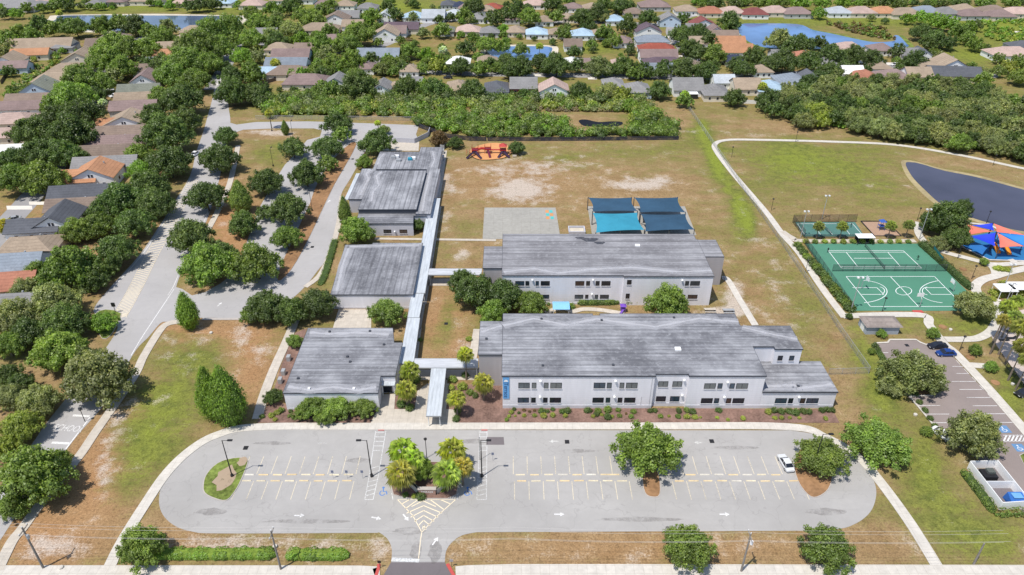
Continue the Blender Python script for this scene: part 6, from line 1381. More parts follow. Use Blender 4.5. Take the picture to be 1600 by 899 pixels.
q = MB().add([(p.x-L,p.y-D_,2.4),(p.x+L,p.y-D_,2.4),(p.x+L,p.y+D_,2.4),(p.x-L,p.y+D_,2.4),(p.x-L+2,p.y,3.5),(p.x+L-2,p.y,3.5)],[(0,1,5,4),(1,2,5),(2,3,4,5),(3,0,4)]).build('roof','shingle',r); q.color = (.26,.22,.20,1)
MB().box(p.x-4.25,p.x-4.2,p.y-.9,p.y+.9,0,2.1).build('door','white',r)
for (x, y, l) in ((1109,487,'pale picnic table left of the other on the sandy patch'),(1138,488,'dark picnic table at the end of the sandy patch')):
    r, p = root('picnic_table', x, y, l, 'picnic table'); top = 'concrete' if x < 1120 else 'galv'
    bx(r,'table_top',p,(3.0,.8,.08),top,.72)
    for s in (-1,1): bx(r,'bench',(p.x,p.y+s*.85),(3.0,.32,.06),top,.42)
    for s in (-1,1): bx(r,'leg',(p.x+s*1.1,p.y),(.1,1.9,.1),'black',.3); bx(r,'leg',(p.x+s*1.1,p.y),(.12,.4,.7),'black',0)
r, p = root('shade_canopy', 876, 490, 'small light blue fabric canopy in the courtyard', 'canopy')
for dx in (-2,2):
    for dy in (-1.6,1.6): MB().tube([(p.x+dx,p.y+dy,0),(p.x+dx,p.y+dy,2.5)],.06,6).build('post','white',r)
m = MB(); vs=[]; n=8
for i in range(n+1):
    a = i/n; vs += [(p.x-2.2,p.y-1.9+3.8*a,2.5+.5*math.sin(math.pi*a)),(p.x+2.2,p.y-1.9+3.8*a,2.5+.5*math.sin(math.pi*a))]
m.add(vs,[(2*i,2*i+1,2*i+3,2*i+2) for i in range(n)]).build('canopy',simple('canopy_blue',(.22,.48,.72),.08),r)
r, p = root('play_structure', 973, 487, 'small purple play piece on the courtyard path end', 'play equipment'); pm = simple('purple_plastic',(.16,.06,.42),.1,1,.4)
bx(r,'platform',p,(1.2,1.2,.12),pm,1.0); 
for dx in (-.55,.55):
    for dy in (-.55,.55): MB().tube([(p.x+dx,p.y+dy,0),(p.x+dx,p.y+dy,1.9)],.06,6).build('post',pm,r)
MB().add([(p.x-.3,p.y-.6,1.05),(p.x+.3,p.y-.6,1.05),(p.x+.3-1.2,p.y-2,.1),(p.x-.3-1.2,p.y-2,.1)],[(0,1,2,3)]).build('slide',pm,r); MB().add([(p.x-.8,p.y-.8,1.9),(p.x+.8,p.y-.8,1.9),(p.x+.8,p.y+.8,1.9),(p.x-.8,p.y+.8,1.9),(p.x,p.y,2.5)],[(0,1,4),(1,2,4),(2,3,4),(3,0,4)]).build('roof',pm,r)
r, p = root('planter_frame', 901, 362, 'low grey framed planter box left of the sails', 'planter')
for a in ((-2.6,2.6,-2.0,-1.7),(-2.6,2.6,1.7,2.0),(-2.6,-2.3,-1.7,1.7),(2.3,2.6,-1.7,1.7)): MB().box(p.x+a[0],p.x+a[1],p.y+a[2],p.y+a[3],0,1.0).build('side','wall_mid',r)
bx(r,'soil',p,(4.5,3.3,.4),'sand'); 
r, p = root('play_structure', 766, 244, 'red climbing frame with slides on the orange playground', 'play equipment')
red = simple('red_plastic',(.42,.035,.03),.15,1,.4); mar = simple('maroon_metal',(.14,.02,.05),.15,1,.45); pur = simple('dark_plastic',(.05,.03,.07),.15,1,.5)
for (dx,dy) in ((-6,2),(-1,3),(5,2)):
    bx(r,'platform',(p.x+dx,p.y+dy),(2.4,2.4,.15),mar,1.6)
    for a in (-1.2,1.2):
        for b in (-1.2,1.2): MB().tube([(p.x+dx+a,p.y+dy+b,.18),(p.x+dx+a,p.y+dy+b,3.6)],.07,6).build('post',red,r)
    for b in (-1.2,1.2): MB().box(p.x+dx-1.1,p.x+dx+1.1,p.y+dy+b-.04,p.y+dy+b+.04,1.8,2.2).build('panel',red,r)
MB().add([(p.x+5-1.5,p.y+2-1.5,3.5),(p.x+5+1.5,p.y+2-1.5,3.5),(p.x+5+1.5,p.y+2+1.5,3.5),(p.x+5-1.5,p.y+2+1.5,3.5),(p.x+5,p.y+2,4.6)],[(0,1,4),(1,2,4),(2,3,4),(3,0,4)]).build('roof',red,r)
for (sx,sy,ex,ey,mt) in ((-6,.8,-9,-3.4,pur),(-6,.8,-3.4,-3.6,pur),(-1,1.8,0,-2.5,mar),(5,.8,7.5,-2.5,pur),(5,.8,3.2,-2.6,pur)):
    d = Vector((ex-sx,ey-sy,0)).normalized(); u = Vector((-d.y,d.x,0))*.4; a = Vector((p.x+sx,p.y+sy,1.7)); b = Vector((p.x+ex,p.y+ey,.3))
    MB().add([a+u,a-u,b-u,b+u,a+u+Vector((0,0,.35)),b+u+Vector((0,0,.35)),a-u+Vector((0,0,.35)),b-u+Vector((0,0,.35))],[(0,1,2,3),(0,3,5,4),(1,6,7,2)]).build('slide',mt,r)
MB().tube([(p.x-4.7,p.y+2.4,1.9),(p.x-3.5,p.y+2.8,2.1),(p.x-2.2,p.y+3,1.9)],.5,8).build('tunnel',red,r)
MB().box(p.x+.3,p.x+3.8,p.y+2.2,p.y+3.2,1.5,1.65).build('bridge',red,r)
for i in range(5): MB().tube([(p.x-9.5+i*1.2,p.y+.2,.18),(p.x-9.2+i*1.2,p.y+1.4,2.2),(p.x-9+i*1.2,p.y+2.5,.18)],.05,5).build('hoop',red,r)
r, p = root('bench', 804, 246, 'pale bench under the tree right of the playground', 'bench'); bx(r,'seat',p,(1.6,.45,.06),'concrete',.45); bx(r,'backrest',(p.x,p.y+.25),(1.6,.06,.5),'concrete',.5); bx(r,'leg',(p.x-.6,p.y),(.1,.4,.45),'black'); bx(r,'leg',(p.x+.6,p.y),(.1,.4,.45),'black')
# shade sails of the park
def sail(label, pts, h, col):
    w = [P(x,y,hh) for (x,y),hh in zip(pts,h)]; c = sum(w, Vector())/3; r = empty('shade_sail', (c.x,c.y,0)); tag(r, label, 'shade sail', 'colourful park sails')
    n = 10; vs = []; idx = {}; fs = []
    for i in range(n+1):
        for j in range(n+1-i):
            a, b = i/n, j/n; k = 1-a-b; q = w[0]*k+w[1]*a+w[2]*b; pull = 27*a*b*k; e = (c.x,c.y)
            sag = (a*b+b*k+a*k)*3*.16; q = Vector((q.x+(c.x-q.x)*sag*(1-pull), q.y+(c.y-q.y)*sag*(1-pull), q.z-.5*pull)); idx[i,j] = len(vs); vs.append(q)
    for i in range(n):
        for j in range(n-i):
            fs.append((idx[i,j],idx[i+1,j],idx[i,j+1]))
            if j < n-i-1: fs.append((idx[i+1,j],idx[i+1,j+1],idx[i,j+1]))
    MB().add(vs,fs).build('canopy',simple('sail_cloth',col,.08,.5,.7),r)
    for q in w[:2]: MB().tube([(q.x,q.y,0),(q.x,q.y,q.z+.2)],.11,8).build('post','fascia',r)
SAL = (.62,.16,.115); RB = (.02,.045,.55)
sail('salmon sail at the far left of the colourful cluster', [(1512,351),(1514,367),(1550,362)], (5.5,4.5,6.2), SAL)
sail('royal blue sail between the two upper salmon ones', [(1518,352),(1551,349),(1554,361)], (4.5,5.8,5.2), RB)
sail('salmon sail reaching to the pond and the right edge', [(1552,349),(1557,363),(1603,368)], (5.8,4.8,5.0), SAL)
sail('bright blue sail at the right edge of the cluster', [(1562,365),(1604,368),(1600,384)], (5.4,5.6,4.0), (.03,.20,.62))
sail('royal blue sail at the left in the middle of the cluster', [(1514,369),(1556,364),(1555,385)], (4.2,5.6,4.2), RB)
sail('dark teal blue sail low on the left of the cluster', [(1503,383),(1550,382),(1535,398)], (2.6,2.8,1.8), (.02,.13,.36))
sail('salmon sail lowest and nearest in the cluster', [(1558,364),(1562,387),(1600,385)], (6.0,3.8,4.6), SAL)
for (x, y, l) in ((1560,397,'orange slide left of the other under the salmon sail'),(1577,399,'orange slide right of the other under the salmon sail')):
    r, p = root('slide', x, y, l, 'slide'); om = simple('orange_plastic',(.75,.28,.03),.08,1,.4)
    MB().add([(p.x-.5,p.y+3.2,1.7),(p.x+.5,p.y+3.2,1.7),(p.x+.6,p.y,.15),(p.x-.6,p.y,.15),(p.x-.5,p.y+3.2,2.1),(p.x-.6,p.y,.6),(p.x+.5,p.y+3.2,2.1),(p.x+.6,p.y,.6)],[(0,3,2,1),(0,4,5,3),(1,2,7,6)]).build('chute',om,r)
    bx(r,'platform',(p.x,p.y+3.9),(1.4,1.4,.15),om,1.6)
    for a in (-.6,.6):
        for b in (3.3,4.5): MB().tube([(p.x+a,p.y+b,.1),(p.x+a,p.y+b,2.6)],.07,6).build('post',simple('post_blue',(.03,.1,.4)),r)
# court furniture
def net(label, a, b, h, w=.12):
    a, b = P(*a), P(*b); c = (a+b)/2; r = empty('court_net', (c.x,c.y,0)); tag(r, label, 'net')
    MB().add([a,b,b+Vector((0,0,h)),a+Vector((0,0,h))],[(0,1,2,3)]).build('netting','chain_dark',r); MB().tube([a+Vector((0,0,h)),b+Vector((0,0,h))],.06,5).build('tape','fascia',r)
    for q in (a,b): MB().tube([(q.x,q.y,0),(q.x,q.y,h+.1)],.07,6).build('post','black',r)
net('tennis net across the green court', (1351,386), (1381,420.5), 1.0)
net('volleyball style net on the small court, left', (1282,352), (1298,368), 1.0)
def hoop(px, py, face, label, h=3.1):
    r, p = root('basketball_hoop', px, py, label, 'basketball hoop', None); d = Vector((face[0],face[1],0)).normalized(); u = Vector((-d.y,d.x,0))
    MB().tube([(p.x,p.y,0),(p.x,p.y,h*.85),(p.x+d.x*1.0,p.y+d.y*1.0,h)],.09,8).build('post','galv',r)
    c = p+d*1.1+Vector((0,0,h)); q = [c+u*a+Vector((0,0,b)) for a,b in ((-.9,-.3),(.9,-.3),(.9,.8),(-.9,.8))]
    MB().add([v-d*.03 for v in q]+[v+d*.03 for v in q],[(3,2,1,0),(4,5,6,7),(0,1,5,4),(1,2,6,5),(2,3,7,6),(3,0,4,7)]).build('backboard','white',r)
    cc2 = c+d*.35; MB().tube([cc2+Vector((.25*math.cos(t),.25*math.sin(t),0)) for t in [i*.785 for i in range(9)]],.02,5).build('rim','orange',r)
hoop(1345,452,(1,0),'basketball hoop at the left end of the green court'); hoop(1489,456,(-1,0),'basketball hoop at the right end of the green court')
hoop(1436,481,(0,1),'basketball hoop at the bottom edge of the green court'); hoop(968,373,(0,1),'white backboard under the teal sail behind the roof'); hoop(1044,373,(0,1),'white backboard under the navy sail behind the roof')
r, p = root('pavilion', 1349, 381, 'small shelter with white top and black sides behind the tennis net', 'shelter'); MB().box(p.x-2.6,p.x+2.6,p.y-1.2,p.y+1.6,2.5,2.65).build('roof','white',r)
MB().box(p.x-2.4,p.x+2.4,p.y+1.3,p.y+1.4,.3,2.45).build('back_screen','black',r); MB().box(p.x-2.3,p.x+2.3,p.y+.4,p.y+.9,.42,.5).build('bench','black',r)
for a in (-2.4,2.4): MB().box(p.x+a-.06,p.x+a+.06,p.y-1.05,p.y-.95,0,2.5).build('post','black',r)
r, p = root('wind_screen', 1463, 410, 'teal green screen panel on the right side of the courts', 'screen'); a, b = P(1456,396), P(1470,415); MB().add([a,b,b+Vector((0,0,2.6)),a+Vector((0,0,2.6))],[(0,1,2,3)]).build('panel',simple('screen_teal',(.02,.16,.17)),r)
for q in (a,b): MB().tube([(q.x,q.y,0),(q.x,q.y,2.8)],.07,6).build('post','fascia',r)
r, p = root('play_structure', 1378, 361, 'small blue and orange play tower on the tan court', 'play equipment'); om = simple('orange_plastic2',(.6,.2,.04)); bl = simple('blue_plastic',(.04,.1,.35))
bx(r,'platform',(p.x,p.y+1),(1.6,1.6,.15),bl,1.3); bx(r,'platform',(p.x+3,p.y-.5),(1.4,1.4,.15),om,1.0)
for a in (-.8,.8):
    for b in (.2,1.8): MB().tube([(p.x+a,p.y+b,.05),(p.x+a,p.y+b,3.0)],.06,6).build('post',bl,r)
MB().add([(p.x-1,p.y,2.9),(p.x+1,p.y,2.9),(p.x+1,p.y+2,2.9),(p.x-1,p.y+2,2.9),(p.x,p.y+1,3.7)],[(0,1,4),(1,2,4),(2,3,4),(3,0,4)]).build('roof',bl,r)
MB().add([(p.x+.8,p.y+.6,1.4),(p.x+.8,p.y+1.3,1.4),(p.x+2.6,p.y-.2,1.05),(p.x+2.6,p.y-.9,1.05)],[(0,3,2,1)]).build('slide',om,r)
def lamp(px, py, h, label, kind='dark', arm=(-1,0), group='lamp posts'):
    r, p = root('lamp_post', px, py, label, 'lamp post', group); mt = 'black' if kind != 'tall' else 'galv'
    MB().tube([(p.x,p.y,0),(p.x,p.y,h)],[.13 if h > 7 else .08,.08 if h > 7 else .06],8).build('pole',mt,r)
    if h > 6 and kind == 'dark': MB().lathe((p.x,p.y,0),[(.3,0),(.3,.6),(.15,.62)],10).build('base','black',r)
    d = Vector((arm[0],arm[1],0)).normalized()
    if kind == 'dark': MB().tube([(p.x,p.y,h-.1),(p.x+d.x*1.0,p.y+d.y*1.0,h)],.05,6).build('arm','black',r); MB().obox((p.x+d.x*1.5,p.y+d.y*1.5),d,.95,.42,.16,h-.05).build('lamp_head','black',r)
    elif kind == 'tall':
        MB().obox((p.x,p.y),(1,0,0),1.6,.12,.12,h).build('cross_arm','galv',r)
        for a in (-.6,.6): MB().box(p.x+a-.22,p.x+a+.22,p.y-.28,p.y+.28,h-.25,h+.1).build('lamp_head','white',r)
    else: MB().lathe((p.x,p.y,h),[(.1,0),(.32,.08),(.34,.3),(.1,.5)],8).build('lamp_head','black',r)
lamp(363,745,9.6,'black lamp post on the turf island of the parking loop',arm=(1,0)); lamp(581,745,9.6,'black lamp post between the stall rows left of the palm island')
lamp(753,745,9.6,'black lamp post on the crosswalk right of the palm island',arm=(1,0)); lamp(1269,735,9.6,'black lamp post half hidden in the tree on the right island',arm=(1,0)); 
lamp(667,716,5,'slim grey post behind the entrance island trees','ball')
for (x,y,l) in ((133,659,'grey post at the avenue kerb by the road lettering'),): lamp(x,y,3.2,l,'ball')
for (x,y,h,l) in ((1436,375,10.5,'tall pale floodlight mast at the upper right corner of the tennis court'),(1329,487,10.5,'tall pale floodlight mast at the lower left corner of the court'),(1284,343,8.5,'tall pale floodlight mast behind the small court'),(1251,371,9,'tall pale floodlight mast at the near left of the small court'),(1566,455,8.5,'pale floodlight mast among the yellow plants'),(1560,500,11,'pale mast by the curved path and tall palms')): lamp(x,y,h,l,'tall')
for (x,y,l) in ((1205,329,'path lamp beside the park path left of the small court'),(1143,246,'path lamp near the bend of the park path'),(1258,427,'path lamp between the path and the court shrubs'),(1433,344,'path lamp behind the tennis court palms'),(1541,349,'path lamp at the pond behind the sails'),(1496,404,'path lamp between path and right hedge'),(1518,436,'path lamp on the lawn right of the courts'),(1378,487,'path lamp at the lower court edge'),(1499,548,'path lamp on the lawn above the blue car'),(1551,259,'path lamp beside the far park path'),(1243,222,'path lamp at the far field path'),(1421,221,'path lamp at the wood edge path')): lamp(x,y,4.0,l,'ball')
for (x,y,l) in ((425,205,'thin lamp post at the top drive on the bare strip'),(458,216,'thin lamp post on the lawn edge by the small cypress'),(488,330,'thin lamp post in the verge of the school drive'),(427,260,'thin pole on the lawn left of the inner drive')): lamp(x,y,7,l,'dark',(0,1))
# utility poles and wires
poles = []
for (x,y,h,l,tr) in ((68,888,10.3,'leaning-view wooden utility pole at the lower left corner',True),(439,890,9.8,'wooden utility pole beside the front hedges',False),(1158,893,9.6,'wooden utility pole with white transformer in the right verge',True),(1521,882,5.4,'short wooden stub pole in the lower right grass',False)):
    r, p = root('utility_pole', x, y, l, 'utility pole'); poles.append((p,h))
    MB().tube([(p.x,p.y,0),(p.x,p.y,h)],[.2,.13],8).build('pole','wood_pole',r)
    if h > 6:
        MB().box(p.x-.07,p.x+.07,p.y-1.2,p.y+1.2,h-.7,h-.55).build('cross_arm','wood_pole',r)
        for a in (-1.1,0,1.1): MB().lathe((p.x,p.y+a,h-.55 if a else h),[(.06,0),(.09,.12),(.05,.28)],6).build('insulator','white',r)
    if tr: MB().lathe((p.x+.4,p.y-.2,h-2.4),[(.22,0),(.26,.05),(.26,.8),(.12,.95)],10).build('transformer','white' if x > 900 else 'galv',r)
wirem = simple('aluminium_wire', (.50,.48,.46), .05, 1, .5)
for k,(dy,dz,nm) in enumerate(((-1.1,-.3,'nearest'),(0,.25,'highest'),(1.1,-.3,'farthest'),(0,-1.9,'lowest'))):
    pts = []; pl = [(Vector((poles[0][0].x-45,poles[0][0].y,0)),10.3),poles[0],poles[1],(Vector((XD(800,poles[1][0].y),poles[1][0].y,0)),9.7),poles[2],(Vector((poles[2][0].x+48,poles[2][0].y,0)),9.6)]
    for i in range(len(pl)-1):
        (a,ha),(b,hb) = pl[i],pl[i+1]
        for j in range(8):
            t = j/8; pts.append((a.x+(b.x-a.x)*t, a.y+(b.y-a.y)*t+dy, ha+(hb-ha)*t+dz-.55*4*t*(1-t)))
    o = MB().tube(pts,.016,4).build('overhead_wire',wirem); tag(o,'%s of the thin overhead wires strung between the utility poles' % nm,'wire','overhead wires')
# wheel stops
def wheel_stops(xs, py, phr, dropped=()):
    src = None
    for i, x in enumerate(xs):
        mb = MB().add([(-.85,-.09,0),(.85,-.09,0),(.85,.09,0),(-.85,.09,0),(-.83,-.05,.12),(.83,-.05,.12),(.83,.05,.12),(-.83,.05,.12)],[(0,1,5,4),(1,2,6,5),(2,3,7,6),(3,0,4,7),(4,5,6,7)])
        if src is None: o = mb.build('wheel_stop','stopbar',None,base=(0,0,0)); src = o
        else: o = src.copy(); link(o)
        o.location = (x, DH(py)+random.uniform(-.05,.05), Z_AS+.001); o.rotation_euler = (0,0,random.uniform(-.02,.02)); o.color = (*random.choice([(.68,.54,.33),(.66,.58,.42),(.62,.58,.50),(.68,.52,.30)]),1)
        o.scale = (random.uniform(1.0,1.15),1.5,1.2); tag(o,'weathered yellow concrete wheel stop at the head of a parking bay','wheel stop','wheel stops')
def centres(l): 
    l = sorted(l); return [(a+b)/2 for a,b in zip(l,l[1:]) if b-a < stall*1.4]
wheel_stops(centres(lines_up), 742.3, 'upper'); wheel_stops(centres(lines_dn), 752.0, 'lower')
wheel_stops([stall_x(960,742,k) for k in (0,)]+[stall_x(1045,742,0)], 742.3, 'u')
for i,(x,y) in enumerate(((521,748),(543,748),(567,748),(770,720))):
    r, p = root('sign', x, y, 'small parking sign on a thin post, %s from the left' % ordn(i+1), 'sign', 'small bay signs'); MB().tube([(p.x,p.y,0),(p.x,p.y,2.2)],.035,6).build('post','galv',r); MB().box(p.x-.25,p.x+.25,p.y-.06,p.y-.03,1.6,2.25).build('sign_plate',simple('sign_grey',(.16,.18,.26)),r)
for (x,y,l,c) in ((594,888,'little sign on a post left of the exit drive','black'),(706,886,'little sign on a post right of the exit drive','galv'),(1041,834,'thin marker post beside the verge tree','galv'),(1290,832,'tiny marker post above the right verge tree','galv')):
    r, p = root('sign', x, y, l, 'sign'); MB().tube([(p.x,p.y,0),(p.x,p.y,2.0)],.04,6).build('post','black',r); MB().box(p.x-.3,p.x+.3,p.y-.06,p.y-.03,1.4,2.0).build('sign_plate',c,r)
# entrance monument
r, p = root('entrance_sign', 668, 773, 'brick entrance sign wall with white angled wings below the palms', 'sign')
MB().box(p.x-1.6,p.x+1.6,p.y-.3,p.y+.3,.1,1.6).build('wall','brick',r); MB().box(p.x-1.75,p.x+1.75,p.y-.4,p.y+.4,1.6,1.72).build('coping','kerb',r)
for s in (-1,1):
    a = Vector((p.x+s*1.7,p.y+.2,0)); b = Vector((p.x+s*4.4,p.y+3.2,0)); d = (b-a).normalized(); c = (a+b)/2
    MB().obox((c.x,c.y),d,(b-a).length,.5,1.25,.1).build('wing_wall','white_concrete',r); e = c+Vector((d.y*s,-d.x*s,0))*0
    MB().obox((c.x,c.y),d,(b-a).length+.1,.28,.06,1.355).build('wing_channel','black',r)
cu = bpy.data.curves.new('t','FONT'); cu.body = 'TERRACE'; cu.size = .55; cu.align_x = 'CENTER'; cu.extrude = .01
to = bpy.data.objects.new('tmp',cu); link(to); bpy.context.view_layer.update(); me = bpy.data.meshes.new_from_object(to); bpy.data.objects.remove(to); me.materials.append(M['white'])
o = bpy.data.objects.new('lettering',me); link(o); o.parent = r; o.location = (0,-.32,.85); o.rotation_euler = (math.pi/2,0,0)
r, p = root('flagpole', 750, 719, 'thin dark post above the right entrance palms', 'pole'); MB().tube([(p.x,p.y,0),(p.x,p.y,6)],.05,6).build('pole','black',r); MB().lathe((p.x,p.y,6),[(.05,0),(.1,.08),(.03,.18)],8).build('finial','black',r)
r, p = root('black_sign', 181, 489, 'black roadside signal box on the tip of the avenue median', 'signal'); MB().tube([(p.x,p.y,0),(p.x,p.y,2.4)],.08,6).build('post','black',r); bx(r,'signal_head',p,(.9,.3,1.1),'black',2.0)
for i,(x,y) in enumerate(((330,521),(96,888),(532,862),(1430,649),(430,855),(1485,516),(1582,601))):
    p = P(x,y); o = MB().lathe((p.x,p.y,0),[(.42,0),(.42,.35),(.34,.42)],8).build('utility_box','white_concrete'); tag(o,'pale low utility cover in the grass %s' % ['below the solitary cypress','in the lower left corner','above the short hedge','beside the dark car park kerb','above the long hedge','inside the curve of the path','near the pool fence'][i],'utility cover')
for i,(x,y) in enumerate(((1473,511),(1555,598),(1505,421),(1516,559))):
    p = P(x,y); o = MB().lathe((p.x,p.y,0),[(1.0,0),(1.0,.1),(.8,.16)],10).build('planting_ring','pine'); tag(o,'brown planting ring in the lawn, %s from the top left' % ordn(i+1),'planting ring')
for i,(x,y) in enumerate(((1578,519),(1577,530),(1567,533),(1583,512))):
    r, p = root('lounge_chair', x, y, 'dark lounge chair on the pool deck, %s in the group' % ordn(i+1), 'lounge chair', 'pool loungers'); bx(r,'seat',p,(1.9,.7,.1),'black',.3); MB().add([(p.x+.9,p.y-.35,.35),(p.x+.9,p.y+.35,.35),(p.x+1.5,p.y+.35,.9),(p.x+1.5,p.y-.35,.9)],[(0,1,2,3)]).build('backrest','black',r)
    for a in (-.8,.8):
        for b in (-.28,.28): bx(r,'leg',(p.x+a,p.y+b),(.06,.06,.3),'black')
for i,(x,y,w) in enumerate(((1566,463,6),(1590,460,8))):
    r, p = root('party_tent', x, y, 'white topped shelter %s the palms near the watermarkless right edge' % 'behind' if False else ('white topped shelter, %s, behind the yellow plants at the right edge' % ('smaller' if i == 0 else 'larger')), 'shelter'); MB().box(p.x-w*.4,p.x+w*.4,p.y-2,p.y+2,2.6,2.8).build('roof','white',r)
    for a in (-w*.37,w*.37):
        for b in (-1.8,1.8): bx(r,'post',(p.x+a,p.y+b),(.12,.12,2.6),'white')
for i in range(3):
    p = P(607+i*0,258+i*0)
# people on the tennis court
def person(px, py, label, col, ang):
    p = P(px,py); bm_v = [(0,0,.95),(0,0,1.2),(0,0,1.45),(0,0,1.55),(0,0,1.7),(.12,0,.9),(.16,.05,.5),(.18,0,.06),(-.12,0,.9),(-.16,-.05,.5),(-.18,0,.06),(.22,0,1.4),(.32,.1,1.15),(.42,.25,1.0),(-.22,0,1.4),(-.34,.05,1.15),(-.36,.2,.95)]
    ed = [(0,1),(1,2),(2,3),(3,4),(0,5),(5,6),(6,7),(0,8),(8,9),(9,10),(2,11),(11,12),(12,13),(2,14),(14,15),(15,16)]
    rad = [.15,.14,.16,.06,.12,.10,.07,.06,.10,.07,.06,.065,.05,.04,.065,.05,.04]
    me = bpy.data.meshes.new('person'); me.from_pydata(bm_v, ed, []); o = bpy.data.objects.new('person', me); link(o); o.location = (p.x,p.y,.07); o.rotation_euler = (0,0,ang)
    sk = o.modifiers.new('s','SKIN'); sv = me.skin_vertices[0].data
    for i, r_ in enumerate(rad): sv[i].radius = (r_,r_*.85)
    sv[0].use_root = True; ss = o.modifiers.new('ss','SUBSURF'); ss.levels = ss.render_levels = 1
    me.materials.append(simple('clothes', col)); tag(o,label,'person')
person(1293,395,'person in dark clothes at the left baseline of the tennis court',(.02,.02,.03),.3); person(1433,407,'person in dark green clothes at the right baseline of the tennis court',(.02,.05,.03),2.2); person(1109+220,356,'person in dark clothes on the small court',(.03,.03,.04),1.0)
# ------------------------------------------------------------------ cars
def car_meshes(suv=False):
    """loft along the length; returns builders of body, glass, wheels"""
    st = [(-2.3,.35,.62,.70),(-2.2,.28,.80,.82),(-1.5,.25,.88,.90),(-.6,.22,.92,.92),(.9,.22,.92,.92),(1.7,.24,.98,.90),(2.15,.28,.95,.84),(2.3,.38,.80,.72)]
    if suv: st = [(x,a,b+.12,c) for x,a,b,c in st]
    body = MB(); n = 8; vs = []
    for x, zb, zt, hw in st:
        vs += [(x,-hw*.92,zb),(x,-hw,zb+.2),(x,-hw,zt-.22),(x,-hw*.86,zt),(x,hw*.86,zt),(x,hw,zt-.22),(x,hw,zb+.2),(x,hw*.92,zb)]
    fs = [(i*8+k,i*8+(k+1)%8,(i+1)*8+(k+1)%8,(i+1)*8+k) for i in range(len(st)-1) for k in range(8)]+[tuple(range(8))[::-1],tuple(range(56,64))]
    body.add(vs,fs); t = 1.45 if not suv else 1.72; b0 = .90 if not suv else 1.02
    cab = [(-1.25,b0),(-.45,t),(.95,t),(1.95 if suv else 1.75,b0)]
    g = MB(); lo = .84; hi = .66
    g.add([(x,-lo if z < 1.1 else -hi,z) for x,z in cab]+[(x,lo if z < 1.1 else hi,z) for x,z in cab],[(0,3,2,1),(4,5,6,7),(0,1,5,4),(2,3,7,6)])
    rf = MB(); rf.add([(-.50,-hi-.01,t-.02),(1.0,-hi-.01,t-.02),(1.0,hi+.01,t-.02),(-.5,hi+.01,t-.02),(-.38,-hi+.05,t+.05),(.88,-hi+.05,t+.05),(.88,hi-.05,t+.05),(-.38,hi-.05,t+.05)],[(0,3,2,1),(4,5,6,7),(0,1,5,4),(1,2,6,5),(2,3,7,6),(3,0,4,7)])
    for s in (-1,1):
        for (xa,xb) in (((-1.27,b0),(-.47,t)),((.25,b0),(.25,t)),((1.77+(.2 if suv else 0),b0),(.97,t))): rf.tube([(xa[0],s*(lo+.005),xa[1]),(xb[0],s*(hi+.005),xb[1])],.035,4)
    return body, g, rf
def wheel(): 
    w = MB()
    for k in range(1): w.tube([(0,-.11,0),(0,.11,0)],.33,12)
    return w
CARM = {}
def car(px, py, ang, col, label, suv=False, h=0):
    if suv not in CARM:
        b,g,rf = car_meshes(suv); CARM[suv] = []
        for nm, m_, mt in (('body',b,'paintcol'),('windows',g,'glass'),('roof',rf,'paintcol')):
            o = m_.build(nm, mt, None, (0,0,0), False); CARM[suv].append((nm,o.data)); bpy.data.objects.remove(o)
        o = wheel().build('wheel','black',None,(0,0,0)); CARM['w'] = o.data; bpy.data.objects.remove(o)
        o = MB().tube([(0,-.03,0),(0,.03,0)],.2,10).build('hub','galv',None,(0,0,0)); CARM['h'] = o.data; bpy.data.objects.remove(o)
        o = MB().box(-.04,.04,-.2,.2,-.07,.07).build('light','white',None,(0,0,0)); CARM['l'] = o.data; bpy.data.objects.remove(o)
    p = P(px,py); r = empty('parked_car',(p.x,p.y,Z_AS),ang); tag(r,label,'car')
    for nm, me in CARM[suv]: put(nm, r, me, col)
    for x in (-1.42,1.42):
        for s in (-1,1):
            w = put('wheel', r, CARM['w'], None, loc=(x,s*.82,.33)); put('hub', w, CARM['h'], None, loc=(0,s*.10,0))
    for s in (-1,1): put('headlight', r, CARM['l'], None, loc=(-2.25,s*.58,.62)); 
    for s in (-1,1): put('tail_light', r, CARM['l'], None, loc=(2.27,s*.58,.72))
H_ = math.pi/2
car(1227,727,-H_+.12,(.60,.61,.62),'silver-white saloon car parked beside the right-hand island tree')
car(1464,543.5,.02,(.015,.016,.025),'black car parked nearest the lawn in the mauve car park'); car(1477,555,.02,(.012,.045,.20),'dark blue car parked below the black one')
car(305,243,H_-.2,(.75,.75,.76),'white car driving on the avenue between the trees'); car(1471,682,H_+.5,(.75,.75,.75),'white car half hidden by the tree below the mauve car park'); car(1599,617,.3,(.02,.02,.02),'black car at the right edge by the pool fence')
CARP = ['the white-roofed house on the middle street','the middle street trees left of centre','the tan house on the middle street','the left edge drive, middle of three','the left edge drive, lowest of three','the left edge drive, topmost of three','the silver palm in the back street','the second left row of houses','the pale blue roof left of centre','the pink house right of centre','the red-roofed stacked house','the mauve stacked houses','the kerb left of the terracotta roof','the kerb above the mauve hipped roof','the brown roof by the blue pond','the upper right garden clump','the lower right garden clump','the bank above the top left pond','the avenue of trees right of centre','the small central pond street','the solar house in the first left row','the pink roofed house above the small pond','the kerb below the blue pond oaks','the driveway beside the blue stacked house']
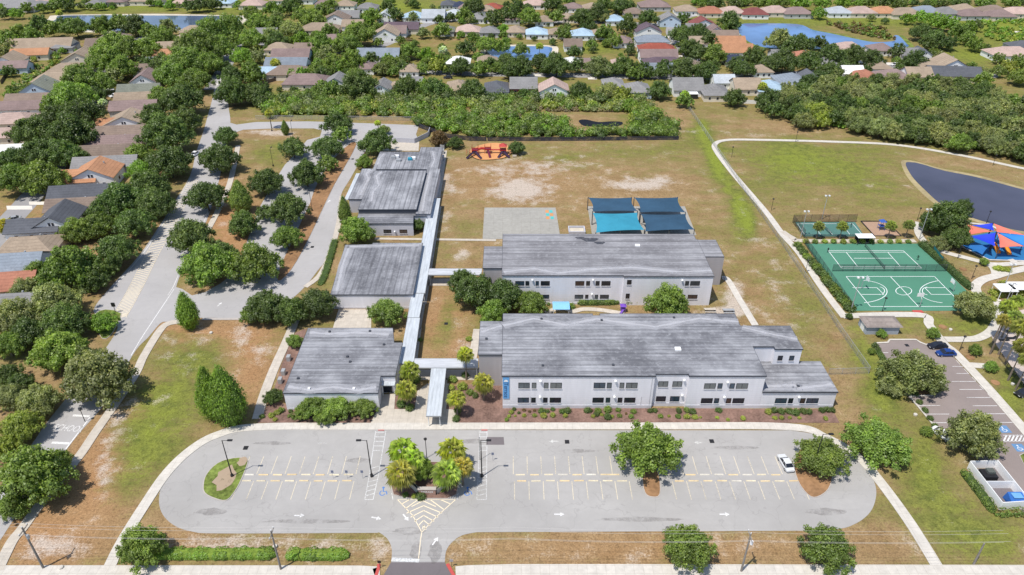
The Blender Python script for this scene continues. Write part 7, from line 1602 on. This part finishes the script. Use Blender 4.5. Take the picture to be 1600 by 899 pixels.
for i,(x,y,a,c,s) in enumerate(((655,113,.4,'w',0),(700,123,0,'k',1),(748,114,.2,'w',0),(28,353,.5,'w',1),(35,362,.4,'k',0),(22,345,.5,'g',0),(180,152,.8,'w',1),(60,150,.5,'w',0),(430,90,.2,'w',0),(990,122,.1,'w',0),(1048,75,1.2,'w',0),(1055,88,1.3,'g',1),(1340,103,.3,'w',0),(1398,103,.2,'w',1),(1150,56,.2,'w',1),(1560,108,.4,'w',0),(1525,118,.2,'w',1),(180,5,.2,'r',0),(1112,119,.1,'k',0),(855,117,0,'g',0),(235,78,.7,'w',0),(788,35,.1,'w',0),(1300,107,.2,'g',0),(1062,62,1.3,'k',0))):
    car(x,y,a,dict(w=(.75,.75,.75),k=(.02,.02,.025),g=(.3,.31,.32),r=(.4,.06,.03))[c],'%s %s near %s' % (dict(w='white',k='black',g='grey',r='red')[c],'high-sided car' if s else 'low car',CARP[i]),bool(s))
# ------------------------------------------------------------------ light, sky, camera
w = bpy.data.worlds.new('World'); scene.world = w; w.use_nodes = True; nt = w.node_tree; nt.nodes.clear()
sk = nt.nodes.new('ShaderNodeTexSky'); sk.sky_type = 'NISHITA'; sk.sun_disc = False; sk.sun_elevation = math.radians(66); sk.sun_rotation = math.radians(228); sk.air_density = 1.0; sk.dust_density = 1.0; sk.altitude = 100
bg = nt.nodes.new('ShaderNodeBackground'); bg.inputs['Strength'].default_value = .15; ou = nt.nodes.new('ShaderNodeOutputWorld')
nt.links.new(sk.outputs[0], bg.inputs[0]); nt.links.new(bg.outputs[0], ou.inputs[0])
sl = bpy.data.lights.new('sun','SUN'); sl.energy = 4.7; sl.angle = math.radians(.53); sl.color = (1,.955,.88)
so = bpy.data.objects.new('sun', sl); link(so); el, az = math.radians(66), math.radians(222)
d = Vector((math.cos(el)*math.cos(az), math.cos(el)*math.sin(az), math.sin(el))); so.rotation_euler = (-d).to_track_quat('-Z','Y').to_euler(); so.location = d*300
cd = bpy.data.cameras.new('camera'); cd.sensor_width = 36; cd.lens = 36*FPX/1600; cd.clip_end = 6000; cd.clip_start = 1
co = bpy.data.objects.new('camera', cd); link(co); co.location = (0,0,CAM_H); co.rotation_euler = (math.radians(90)-TILT,0,0); scene.camera = co
scene.view_settings.view_transform = 'Standard'; scene.view_settings.look = 'None'; scene.view_settings.exposure = 0; scene.view_settings.gamma = 1
scene.cycles.use_denoising = True
scene.cycles.max_bounces = 6; scene.cycles.transparent_max_bounces = 12
